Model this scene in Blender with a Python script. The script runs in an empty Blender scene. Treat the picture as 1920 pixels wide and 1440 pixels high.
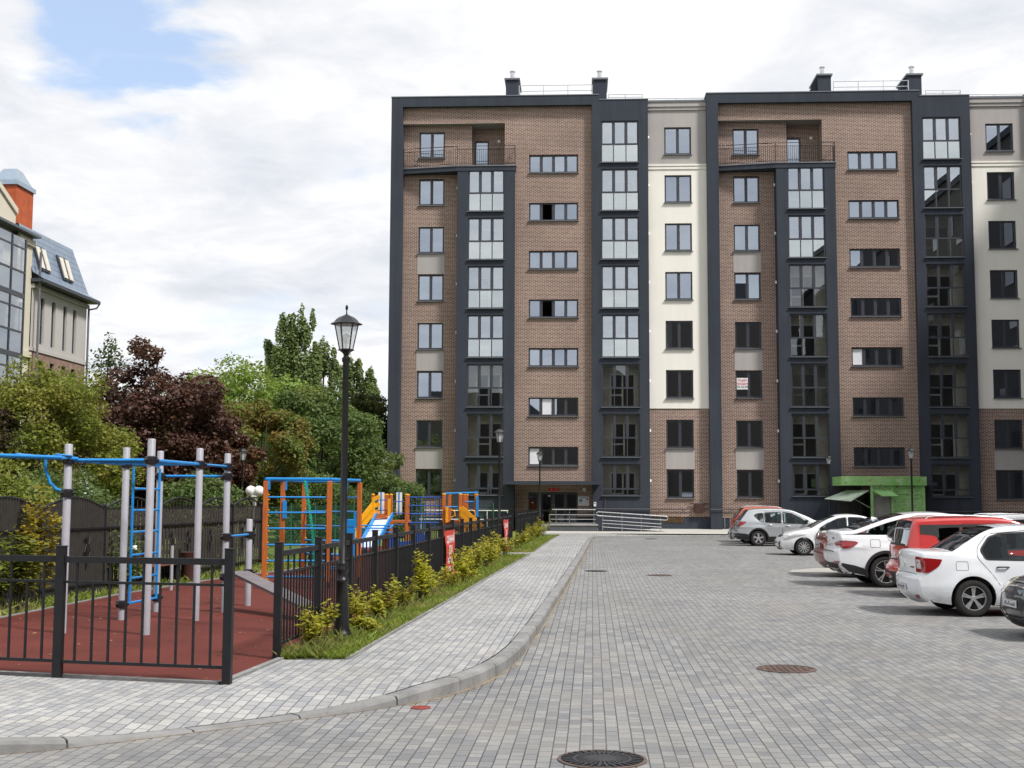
import bpy, bmesh, math, random
import numpy as np
from mathutils import Vector, Matrix

R = math.radians
S = bpy.context.scene
COL = S.collection
random.seed(7)
RNG = np.random.default_rng(11)

# ------------------------------------------------------------------ camera
CAMZ = 2.0
cam_d = bpy.data.cameras.new('camera')
cam_d.sensor_fit = 'HORIZONTAL'
cam_d.sensor_width = 36.0
cam_d.lens = 36.0 * 2340.0 / 1920.0
cam_d.clip_start = 0.1
cam_d.clip_end = 3000
cam = bpy.data.objects.new('camera', cam_d)
COL.objects.link(cam)
_f = Vector((-0.05218827, 0.99440546, 0.09183772)); _r = Vector((0.99863683, 0.05205256, 0.00387392)); _u = Vector((0.00092818, -0.09191471, 0.99576645))
cam.matrix_world = Matrix(((_r.x, _u.x, -_f.x, 0), (_r.y, _u.y, -_f.y, 0), (_r.z, _u.z, -_f.z, CAMZ), (0, 0, 0, 1)))
cam_d.dof.use_dof = True
cam_d.dof.focus_distance = 62.0
cam_d.dof.aperture_fstop = 9.0
S.camera = cam

# ------------------------------------------------------------------ sun, sky, exposure
SUN_EL = 52.0
SUN_AZ = Vector((0.82, -0.57)).normalized()          # horizontal direction towards the sun
S.view_settings.view_transform = 'Standard'
S.view_settings.look = 'None'
S.view_settings.exposure = 0.46
S.view_settings.gamma = 1.0
S.view_settings.use_curve_mapping = False
sd = bpy.data.lights.new('sun', 'SUN')
sd.energy = 3.3
sd.angle = R(8)
sd.color = (1.0, 0.965, 0.92)
sun = bpy.data.objects.new('sun', sd)
COL.objects.link(sun)
_dir = Vector((SUN_AZ.x * math.cos(R(SUN_EL)), SUN_AZ.y * math.cos(R(SUN_EL)), math.sin(R(SUN_EL))))
sun.rotation_euler = _dir.to_track_quat('Z', 'Y').to_euler()
sun.location = (20, -20, 60)

world = bpy.data.worlds.new('World')
S.world = world
world.use_nodes = True
nt = world.node_tree
nt.nodes.clear()
N = nt.nodes.new
L = nt.links.new
out = N('ShaderNodeOutputWorld')
bg = N('ShaderNodeBackground')
sky = N('ShaderNodeTexSky')
sky.sky_type = 'NISHITA'
sky.sun_disc = False
sky.sun_elevation = R(SUN_EL)
sky.sun_rotation = math.atan2(SUN_AZ.x, SUN_AZ.y)
sky.dust_density = 2.0
tc = N('ShaderNodeTexCoord')
# stretched coordinates: clouds flatten towards the horizon
sep = N('ShaderNodeSeparateXYZ'); L(tc.outputs['Generated'], sep.inputs[0])
def wmath(op, a, b=None, c=None):
    n = N('ShaderNodeMath'); n.operation = op
    for i, v in enumerate((a, b, c)):
        if v is None: continue
        if isinstance(v, (int, float)): n.inputs[i].default_value = v
        else: L(v, n.inputs[i])
    return n.outputs[0]
zz = wmath('MAXIMUM', sep.outputs['Z'], 0.02)
den = wmath('ADD', zz, 0.18)
cmb = N('ShaderNodeCombineXYZ')
L(wmath('DIVIDE', sep.outputs['X'], den), cmb.inputs[0])
L(wmath('DIVIDE', sep.outputs['Y'], den), cmb.inputs[1])
L(wmath('MULTIPLY', zz, 2.2), cmb.inputs[2])
def wnoise(scale, detail, rough, vec, dist=0.0):
    n = N('ShaderNodeTexNoise'); n.inputs['Scale'].default_value = scale; n.inputs['Detail'].default_value = detail
    n.inputs['Roughness'].default_value = rough; n.inputs['Distortion'].default_value = dist
    L(vec, n.inputs['Vector']); return n
n1 = wnoise(1.5, 7, 0.58, cmb.outputs[0], 0.5)
n2 = wnoise(3.2, 8, 0.55, cmb.outputs[0], 0.2)
# clear patch around one direction, its edge broken by noise
BLUE = Vector((-0.330, 0.880, 0.343))
dot = N('ShaderNodeVectorMath'); dot.operation = 'DOT_PRODUCT'
L(tc.outputs['Generated'], dot.inputs[0]); dot.inputs[1].default_value = BLUE.normalized()
ang = wmath('ARCCOSINE', wmath('MINIMUM', dot.outputs['Value'], 0.99999))
warp = wmath('MULTIPLY', wmath('SUBTRACT', n2.outputs['Fac'], 0.5), 0.26)
edge = wmath('ADD', ang, warp)
mr = N('ShaderNodeMapRange'); mr.interpolation_type = 'SMOOTHSTEP'
L(edge, mr.inputs['Value']); mr.inputs['From Min'].default_value = 0.032; mr.inputs['From Max'].default_value = 0.074
# thin places elsewhere in the cloud
thin = N('ShaderNodeMapRange'); thin.interpolation_type = 'SMOOTHSTEP'
L(n1.outputs['Fac'], thin.inputs['Value']); thin.inputs['From Min'].default_value = 0.26; thin.inputs['From Max'].default_value = 0.44
cover = wmath('MULTIPLY', mr.outputs['Result'], wmath('ADD', wmath('MULTIPLY', thin.outputs['Result'], 0.45), 0.55))
shade = N('ShaderNodeValToRGB')
cr = shade.color_ramp
cr.elements[0].position = 0.40; cr.elements[0].color = (0.53, 0.56, 0.61, 1)
cr.elements[1].position = 0.70; cr.elements[1].color = (0.80, 0.80, 0.805, 1)
e = cr.elements.new(0.555); e.color = (0.66, 0.672, 0.70, 1)
L(wmath('ADD', wmath('MULTIPLY', wnoise(1.9, 9, 0.58, cmb.outputs[0], 0.5).outputs['Fac'], 0.72), wmath('MULTIPLY', wnoise(5.2, 9, 0.6, cmb.outputs[0], 0.6).outputs['Fac'], 0.42)), shade.inputs[0])
skys = N('ShaderNodeMix'); skys.data_type = 'RGBA'; skys.blend_type = 'MULTIPLY'; skys.inputs['Factor'].default_value = 1.0
L(sky.outputs[0], skys.inputs[6]); skys.inputs[7].default_value = (0.13, 0.13, 0.13, 1)
haze = N('ShaderNodeMix'); haze.data_type = 'RGBA'; haze.inputs['Factor'].default_value = 0.42
L(skys.outputs[2], haze.inputs[6]); haze.inputs[7].default_value = (0.60, 0.74, 0.98, 1)
mixc = N('ShaderNodeMix'); mixc.data_type = 'RGBA'
L(cover, mixc.inputs['Factor']); L(haze.outputs[2], mixc.inputs[6]); L(shade.outputs[0], mixc.inputs[7])
L(mixc.outputs[2], bg.inputs['Color'])
bg.inputs['Strength'].default_value = 1.0
L(bg.outputs[0], out.inputs[0])

# ------------------------------------------------------------------ materials
MATS = {}
class NT:
    """small helper round one node tree"""
    def __init__(s, name):
        s.m = bpy.data.materials.new(name); s.m.use_nodes = True
        s.t = s.m.node_tree; s.t.nodes.clear()
        s.o = s.t.nodes.new('ShaderNodeOutputMaterial')
    def n(s, ty, **kw):
        x = s.t.nodes.new(ty)
        for k, v in kw.items():
            if k in x.inputs: 
                if hasattr(v, 'is_output'): s.t.links.new(v, x.inputs[k])
                else: x.inputs[k].default_value = v
            else: setattr(x, k, v)
        return x
    def l(s, a, b): s.t.links.new(a, b)
    def math(s, op, a, b=0.0, clamp=False):
        x = s.t.nodes.new('ShaderNodeMath'); x.operation = op; x.use_clamp = clamp
        for i, v in enumerate((a, b)):
            if isinstance(v, (int, float)): x.inputs[i].default_value = v
            else: s.l(v, x.inputs[i])
        return x.outputs[0]
    def mix(s, f, a, b, mode='MIX'):
        x = s.t.nodes.new('ShaderNodeMix'); x.data_type = 'RGBA'; x.blend_type = mode
        for sock, v in ((x.inputs[0], f), (x.inputs[6], a), (x.inputs[7], b)):
            if isinstance(v, (int, float)): sock.default_value = v
            elif isinstance(v, tuple): sock.default_value = (*v[:3], 1)
            else: s.l(v, sock)
        return x.outputs[2]
    def noise(s, vec, scale, detail=4, rough=0.55, dist=0.0):
        x = s.n('ShaderNodeTexNoise', Scale=scale, Detail=detail, Roughness=rough, Distortion=dist)
        if vec is not None: s.l(vec, x.inputs['Vector'])
        return x.outputs['Fac']
    def rng(s, v, a, b, c=0.0, d=1.0):
        x = s.n('ShaderNodeMapRange'); x.inputs['From Min'].default_value = a; x.inputs['From Max'].default_value = b
        x.inputs['To Min'].default_value = c; x.inputs['To Max'].default_value = d; s.l(v, x.inputs['Value']); return x.outputs[0]
    def bump(s, h, strength=0.3, dist=0.02):
        x = s.n('ShaderNodeBump', Strength=strength, Distance=dist); s.l(h, x.inputs['Height']); return x.outputs[0]
    def bsdf(s, color, rough=0.6, metal=0.0, spec=0.5, normal=None, coat=0.0, **kw):
        p = s.n('ShaderNodeBsdfPrincipled')
        for k, v in (('Base Color', color), ('Roughness', rough), ('Metallic', metal), ('Specular IOR Level', spec), ('Coat Weight', coat)):
            if isinstance(v, tuple): p.inputs[k].default_value = (*v[:3], 1)
            elif isinstance(v, (int, float)): p.inputs[k].default_value = v
            else: s.l(v, p.inputs[k])
        for k, v in kw.items(): p.inputs[k.replace('_', ' ')].default_value = v
        if normal is not None: s.l(normal, p.inputs['Normal'])
        s.l(p.outputs[0], s.o.inputs[0])
        return p
    def pos(s):
        return s.n('ShaderNodeNewGeometry').outputs['Position']
    def objc(s):
        return s.n('ShaderNodeTexCoord').outputs['Object']

def plain(name, color, rough=0.6, metal=0.0, spec=0.5, var=0.12, scale=6.0, bump=0.0, bscale=60.0, coat=0.0, dirt=0.0):
    if name in MATS: return MATS[name]
    t = NT(name); p = t.objc()
    n = t.noise(p, scale, 5, 0.6)
    f = t.rng(n, 0.3, 0.7, 1 - var, 1 + var)
    c = t.mix(1.0, color, t.n('ShaderNodeCombineXYZ', X=f, Y=f, Z=f).outputs[0], 'MULTIPLY')
    if dirt:
        d = t.rng(t.noise(p, scale * 2.3, 6, 0.7), 0.55, 0.75)
        c = t.mix(t.math('MULTIPLY', d, dirt), c, (0.09, 0.075, 0.06))
    nr = t.bump(t.noise(p, bscale, 4), bump, 0.01) if bump else None
    rr = t.rng(t.noise(p, scale * 1.7, 3), 0.3, 0.7, max(0.0, rough - 0.06), min(1.0, rough + 0.06))
    t.bsdf(c, rr, metal, spec, nr, coat)
    MATS[name] = t.m
    return t.m

def brick_mat():
    t = NT('facing_brick'); g = t.n('ShaderNodeNewGeometry')
    sp = t.n('ShaderNodeSeparateXYZ'); t.l(g.outputs['Position'], sp.inputs[0])
    u = t.math('ADD', sp.outputs[0], sp.outputs[1])
    v = t.n('ShaderNodeCombineXYZ', X=u, Y=sp.outputs[2]).outputs[0]
    b = t.n('ShaderNodeTexBrick', Scale=1.0); t.l(v, b.inputs['Vector'])
    b.inputs['Brick Width'].default_value = 0.262; b.inputs['Row Height'].default_value = 0.080
    b.inputs['Mortar Size'].default_value = 0.0135; b.inputs['Mortar Smooth'].default_value = 0.05; b.inputs['Bias'].default_value = -0.2
    b.inputs['Color1'].default_value = (0.110, 0.056, 0.042, 1); b.inputs['Color2'].default_value = (0.200, 0.106, 0.078, 1)
    b.inputs['Mortar'].default_value = (0.52, 0.425, 0.365, 1)
    big = t.rng(t.noise(v, 0.35, 5, 0.6), 0.3, 0.7, 0.86, 1.14)
    c = t.mix(1.0, b.outputs['Color'], t.n('ShaderNodeCombineXYZ', X=big, Y=big, Z=big).outputs[0], 'MULTIPLY')
    sm = t.rng(t.noise(v, 9.0, 4, 0.6), 0.3, 0.7, 0.82, 1.18)
    c = t.mix(1.0, c, t.n('ShaderNodeCombineXYZ', X=sm, Y=sm, Z=sm).outputs[0], 'MULTIPLY')
    t.bsdf(c, 0.85, 0, 0.3, t.bump(b.outputs['Fac'], -0.35, 0.01))
    return t.m

def paver_mat(name, tone, w, l, dark, warm):
    """concrete setts: courses run along world Y"""
    t = NT(name); g = t.n('ShaderNodeNewGeometry')
    sp = t.n('ShaderNodeSeparateXYZ'); t.l(g.outputs['Position'], sp.inputs[0])
    wob = t.math('MULTIPLY', t.math('SUBTRACT', t.noise(g.outputs['Position'], 0.5, 2), 0.5), 0.02)
    x2 = t.math('ADD', sp.outputs[0], t.math('MULTIPLY', sp.outputs[1], -0.012))
    v = t.n('ShaderNodeCombineXYZ', X=sp.outputs[1], Y=t.math('ADD', x2, wob)).outputs[0]
    b = t.n('ShaderNodeTexBrick', Scale=1.0); t.l(v, b.inputs['Vector'])
    b.offset = 0.43; b.offset_frequency = 2; b.squash = 0.72; b.squash_frequency = 3
    b.inputs['Brick Width'].default_value = l; b.inputs['Row Height'].default_value = w
    b.inputs['Mortar Size'].default_value = 0.0058; b.inputs['Mortar Smooth'].default_value = 0.25; b.inputs['Bias'].default_value = 0.0
    b.inputs['Color1'].default_value = (*[tone * k for k in (0.74, 0.765, 0.815)], 1)
    b.inputs['Color2'].default_value = (*[tone * k for k in (1.16, 1.145, 1.11)], 1)
    b.inputs['Mortar'].default_value = (dark * 1.1, dark, dark * 0.88, 1)
    c = b.outputs['Color']
    f1 = t.rng(t.noise(g.outputs['Position'], 0.22, 6, 0.65), 0.3, 0.7, 0.84, 1.15)
    f2 = t.rng(t.noise(g.outputs['Position'], 1.7, 5, 0.65), 0.3, 0.7, 0.88, 1.12)
    f = t.math('MULTIPLY', f1, f2)
    c = t.mix(1.0, c, t.n('ShaderNodeCombineXYZ', X=f, Y=f, Z=f).outputs[0], 'MULTIPLY')
    f3 = t.rng(t.noise(g.outputs['Position'], 45, 3, 0.7), 0.3, 0.7, 0.86, 1.12)
    c = t.mix(1.0, c, t.n('ShaderNodeCombineXYZ', X=f3, Y=f3, Z=f3).outputs[0], 'MULTIPLY')
    st = t.rng(t.noise(g.outputs['Position'], 0.33, 7, 0.72, 0.6), 0.60, 0.74, 0, 0.40)
    c = t.mix(st, c, (tone * 0.52, tone * 0.51, tone * 0.50))
    mt_ = t.n('ShaderNodeMapping'); mt_.inputs['Scale'].default_value = (1.5, 0.07, 1.0); t.l(g.outputs['Position'], mt_.inputs['Vector'])
    c = t.mix(t.rng(t.noise(mt_.outputs[0], 1.0, 5, 0.6), 0.52, 0.70, 0, 0.30), c, (tone * 0.62, tone * 0.61, tone * 0.60))
    vo = t.n('ShaderNodeTexVoronoi', Scale=0.9); t.l(g.outputs['Position'], vo.inputs['Vector'])
    sepc = t.n('ShaderNodeSeparateColor'); t.l(vo.outputs['Color'], sepc.inputs[0])
    spot = t.math('MULTIPLY', t.rng(vo.outputs['Distance'], 0.03, 0.13, 0.6, 0.0), t.rng(sepc.outputs[0], 0.72, 0.74, 0.0, 1.0))
    c = t.mix(t.math('MULTIPLY', spot, t.rng(t.noise(g.outputs['Position'], 12, 4, 0.7), 0.35, 0.6), True), c, (0.05, 0.048, 0.045))
    c = t.mix(t.rng(t.noise(g.outputs['Position'], 0.6, 4, 0.6), 0.45, 0.72, 0, warm), c, (tone * 1.05, tone * 0.95, tone * 0.80))
    t.bsdf(c, 0.82, 0, 0.35, t.bump(b.outputs['Fac'], -0.4, 0.008))
    return t.m

def glass_mat(name, refl, tint, wob, rough=0.0, rcol=(0.86, 0.93, 1.0), fk=0.8):
    t = NT(name)
    p = t.pos()
    nb = t.bump(t.noise(p, 1.1, 2, 0.4), wob, 0.05)
    gl = t.n('ShaderNodeBsdfGlossy', Color=(*rcol, 1), Roughness=rough); t.l(nb, gl.inputs['Normal'])
    tr = t.n('ShaderNodeBsdfTransparent', Color=(*tint, 1))
    fr = t.n('ShaderNodeFresnel', IOR=1.5)
    k = t.math('ADD', t.math('MULTIPLY', fr.outputs[0], fk), refl, True)
    mx = t.n('ShaderNodeMixShader'); t.l(k, mx.inputs[0]); t.l(tr.outputs[0], mx.inputs[1]); t.l(gl.outputs[0], mx.inputs[2])
    t.l(mx.outputs[0], t.o.inputs[0])
    MATS[name] = t.m
    return t.m

def leaf_mat(name, c1, c2, c3, trans=0.42):
    t = NT(name)
    o = t.n('ShaderNodeTexCoord').outputs['Object']
    a = t.noise(o, 0.7, 3, 0.6); b = t.noise(o, 7.0, 2, 0.6)
    c = t.mix(t.rng(b, 0.3, 0.7), c1, c2)
    c = t.mix(t.rng(a, 0.45, 0.72), c, c3)
    d = t.n('ShaderNodeBsdfPrincipled', Roughness=0.5); t.l(c, d.inputs['Base Color']); d.inputs['Specular IOR Level'].default_value = 0.35
    tr = t.n('ShaderNodeBsdfTranslucent'); t.l(c, tr.inputs['Color'])
    mx = t.n('ShaderNodeMixShader'); mx.inputs[0].default_value = trans
    t.l(d.outputs[0], mx.inputs[1]); t.l(tr.outputs[0], mx.inputs[2]); t.l(mx.outputs[0], t.o.inputs[0])
    return t.m

def paint_mat(name, color, metal=0.0, flake=0.0, rough=0.35):
    t = NT(name); p = t.objc()
    sz = t.n('ShaderNodeSeparateXYZ'); t.l(p, sz.inputs[0])
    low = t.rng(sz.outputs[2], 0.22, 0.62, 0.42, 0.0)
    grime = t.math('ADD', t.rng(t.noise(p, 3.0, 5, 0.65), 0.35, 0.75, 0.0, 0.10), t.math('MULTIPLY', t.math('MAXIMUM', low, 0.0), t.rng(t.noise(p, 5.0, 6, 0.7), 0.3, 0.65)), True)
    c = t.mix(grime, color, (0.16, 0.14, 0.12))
    r2 = t.math('ADD', rough, t.math('MULTIPLY', grime, 0.9))
    t.bsdf(c, r2, metal, 0.5, None, 1.0, Coat_Roughness=0.05)
    return t.m

M_BRICK = brick_mat()
M_RENDER = plain('charcoal_render', (0.055, 0.059, 0.073), 0.85, 0, 0.25, 0.10, 1.3, 0.25, 90)
M_SHEET = plain('grey_sheet_metal', (0.17, 0.18, 0.20), 0.4, 0.3, 0.5, 0.06)
def weathered(name, color, amt, drop):
    t = NT(name); p = t.pos()
    m1 = t.n('ShaderNodeMapping'); m1.inputs['Scale'].default_value = (2.6, 2.6, 0.10); t.l(p, m1.inputs['Vector'])
    streak = t.rng(t.noise(m1.outputs[0], 1.0, 5, 0.65), 0.3, 0.7, 1 - amt, 1 + amt * 0.6)
    patch = t.rng(t.noise(p, 0.45, 5, 0.6), 0.3, 0.7, 1 - amt * 0.7, 1 + amt * 0.7)
    f = t.math('MULTIPLY', streak, patch)
    c = t.mix(1.0, color, t.n('ShaderNodeCombineXYZ', X=f, Y=f, Z=f).outputs[0], 'MULTIPLY')
    t.bsdf(c, 0.88, 0, 0.2, t.bump(t.noise(p, 80, 3), 0.25, 0.01)); MATS[name] = t.m; return t.m
M_RENDER = weathered('charcoal_render_w', (0.046, 0.053, 0.069), 0.14, 0)
M_WHITE = plain('ivory_render', (0.80, 0.77, 0.69), 0.85, 0, 0.25, 0.035, 0.6, 0.15, 90)
M_WHITE = weathered('ivory_render_w', (0.87, 0.84, 0.77), 0.035, 0)
M_GREY = weathered('warm_grey_render_w', (0.41, 0.385, 0.37), 0.08, 0)
M_GREY_OLD = plain('warm_grey_render', (0.40, 0.375, 0.36), 0.85, 0, 0.25, 0.06, 1.0, 0.2, 90)
M_FRAME = plain('anthracite_window_frame', (0.042, 0.046, 0.058), 0.42, 0, 0.5, 0.08)
M_GLASS = glass_mat('window_glass', 0.44, (0.66, 0.72, 0.73), 0.004, 0, (0.78, 0.87, 1.0))
M_GLASS_LOG = glass_mat('balcony_glass', 0.50, (0.86, 0.91, 0.90), 0.006, 0, (0.86, 0.93, 1.0))
M_GLASS_LOW = glass_mat('parapet_glass', 0.56, (0.62, 0.68, 0.67), 0.006, 0, (0.93, 1.0, 1.0))
M_GLASS_CLEAR = glass_mat('clear_balcony_glass', 0.13, (0.93, 0.96, 0.94), 0.012, 0, (0.86, 0.93, 1.0))
M_GLASS_FILM = glass_mat('filmed_glass', 0.42, (0.75, 0.80, 0.78), 0.07, 0.015, (0.86, 0.93, 0.97))
M_FILM = plain('white_film', (0.72, 0.73, 0.76), 0.5, 0, 0.5, 0.05)  # opaque white fill for single panes of the slot windows
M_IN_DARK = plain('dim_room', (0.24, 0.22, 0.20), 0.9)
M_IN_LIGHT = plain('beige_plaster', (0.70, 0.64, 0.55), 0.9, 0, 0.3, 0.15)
M_WHITEP = plain('white_plastic', (0.78, 0.78, 0.77), 0.4)
M_BLACK = plain('black_iron_paint', (0.012, 0.012, 0.014), 0.38, 0.0, 0.5, 0.2)
M_FENCE = plain('black_fence_paint', (0.012, 0.0125, 0.015), 0.5, 0.0, 0.35, 0.2)
M_STEEL = plain('brushed_steel', (0.62, 0.62, 0.62), 0.28, 1.0, 0.5, 0.08)
M_ZINC = plain('zinc_pipe', (0.62, 0.63, 0.64), 0.3, 0.9, 0.5, 0.1)
M_CONC = plain('kerb_concrete', (0.235, 0.233, 0.230), 0.9, 0, 0.3, 0.24, 2.2, 0.5, 70, 0, 0.6)
M_ROAD = paver_mat('road_setts', 0.238, 0.108, 0.205, 0.05, 0.35)
M_WALK = paver_mat('pavement_setts', 0.345, 0.108, 0.205, 0.075, 0.22)
M_PLAIN_WALK = plain('pale_slab_paving', (0.45, 0.44, 0.40), 0.9, 0, 0.3, 0.1, 1.2, 0.3, 40)
M_SOIL = plain('soil', (0.10, 0.085, 0.05), 0.95, 0, 0.2, 0.35, 3.0, 0.6, 25)
M_LAWN = plain('lawn_soil', (0.15, 0.19, 0.042), 0.95, 0, 0.2, 0.4, 4.0, 0.6, 40)
M_GBLUE = plain('blue_play_paint', (0.010, 0.235, 0.62), 0.35, 0, 0.5, 0.1)
M_DBLUE = plain('deep_blue_rope', (0.012, 0.075, 0.36), 0.6)
M_PBLUE = plain('pale_blue_plastic', (0.58, 0.66, 0.88), 0.35)
M_POST = plain('grey_powder_coat', (0.36, 0.36, 0.40), 0.4, 0, 0.5, 0.06)
M_CLAMP = plain('black_clamp_plastic', (0.016, 0.014, 0.018), 0.35)
M_YEL = plain('yellow_play_board', (0.80, 0.36, 0.010), 0.4, 0, 0.5, 0.08)
M_RED = plain('red_banner', (0.62, 0.045, 0.035), 0.5, 0, 0.4, 0.06)
M_ORED = plain('red_sign', (0.55, 0.02, 0.02), 0.5)
M_TEXTW = plain('white_lettering', (0.80, 0.80, 0.80), 0.6, 0, 0.3, 0.03)
M_TEXTR = plain('red_lettering', (0.55, 0.03, 0.06), 0.6, 0, 0.3, 0.03)
M_TEXTD = plain('dark_lettering', (0.04, 0.04, 0.08), 0.6, 0, 0.3, 0.03)
M_BROWN = plain('dark_brown_paint', (0.055, 0.022, 0.018), 0.5)
M_RUBT = plain('tyre_rubber', (0.022, 0.021, 0.020), 0.8, 0, 0.3, 0.3, 8, 0.3, 90)
M_CHROME = plain('chrome', (0.75, 0.75, 0.76), 0.12, 1.0)
M_ALLOY = plain('alloy_silver', (0.60, 0.60, 0.61), 0.3, 0.75, 0.5, 0.06)
M_DARKP = plain('black_car_plastic', (0.022, 0.022, 0.024), 0.55, 0, 0.4, 0.2)
M_SEAT = plain('car_seat_cloth', (0.03, 0.03, 0.033), 0.8)
M_PLATE = plain('number_plate_white', (0.70, 0.70, 0.70), 0.5)
M_CARGLASS = glass_mat('car_glass', 0.012, (0.74, 0.84, 0.80), 0.0, fk=0.6)
M_CARTINT = glass_mat('car_tinted_glass', 0.008, (0.07, 0.075, 0.075), 0.0, fk=0.55)

def rubber_mat():
    t = NT('red_rubber_granulate'); p = t.pos()
    c = t.mix(t.rng(t.noise(p, 70, 3, 0.8), 0.3, 0.7), (0.080, 0.0155, 0.0115), (0.150, 0.033, 0.023))
    f = t.rng(t.noise(p, 0.8, 6, 0.65), 0.3, 0.7, 0.75, 1.2)
    c = t.mix(1.0, c, t.n('ShaderNodeCombineXYZ', X=f, Y=f, Z=f).outputs[0], 'MULTIPLY')
    mpp = t.n('ShaderNodeMapping'); mpp.inputs['Scale'].default_value = (1.0, 2.4, 1.0); mpp.inputs['Rotation'].default_value = (0, 0, 0.6); t.l(p, mpp.inputs['Vector'])
    vo = t.n('ShaderNodeTexVoronoi', Scale=1.5); t.l(mpp.outputs[0], vo.inputs['Vector'])
    sp = t.rng(vo.outputs['Distance'], 0.022, 0.040, 1.0, 0.0)
    c = t.mix(t.math('MULTIPLY', sp, 0.8, True), c, (0.42, 0.30, 0.18))
    t.bsdf(c, 0.9, 0, 0.25, t.bump(t.noise(p, 120, 3), 0.5, 0.01))
    return t.m
M_RUBBER = rubber_mat()

def wood_mat():
    t = NT('orange_stained_wood'); p = t.objc()
    st = t.n('ShaderNodeMapping'); st.inputs['Scale'].default_value = (14, 14, 1.1); t.l(p, st.inputs['Vector'])
    n = t.noise(st.outputs[0], 3.0, 5, 0.6, 0.4)
    c = t.mix(t.rng(n, 0.3, 0.7), (0.36, 0.085, 0.018), (0.58, 0.17, 0.035))
    t.bsdf(c, 0.5, 0, 0.4)
    return t.m
M_WOOD = wood_mat()

def green_paint():
    t = NT('peeling_green_paint'); p = t.pos()
    n = t.noise(p, 0.9, 5, 0.6)
    c = t.mix(t.rng(n, 0.35, 0.7), (0.21, 0.46, 0.125), (0.38, 0.60, 0.26))
    st = t.n('ShaderNodeMapping'); st.inputs['Scale'].default_value = (3.2, 3.2, 6.0); t.l(p, st.inputs['Vector'])
    rust = t.rng(t.noise(st.outputs[0], 1.1, 7, 0.75), 0.57, 0.64)
    c = t.mix(rust, c, (0.13, 0.05, 0.025))
    wear = t.rng(t.noise(p, 2.4, 6, 0.7), 0.54, 0.70, 0, 0.6)
    c = t.mix(wear, c, (0.56, 0.68, 0.48))
    t.bsdf(c, 0.55, 0, 0.4)
    return t.m
M_GREEN = green_paint()
# ------------------------------------------------------------------ mesh helpers
ORG = {}
def tag(o, label=None, cat=None, group=None, kind=None):
    for k, v in (('label', label), ('category', cat), ('group', group), ('kind', kind)):
        if v: o[k] = v
    return o

def thing(name, label, cat, loc=(0, 0, 0), rotz=0.0, group=None):
    o = bpy.data.objects.new(name, None); COL.objects.link(o)
    o.empty_display_size = 0.2
    o.location = loc; o.rotation_euler = (0, 0, rotz)
    ORG[o] = Vector(loc)
    return tag(o, label, cat, group)

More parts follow.
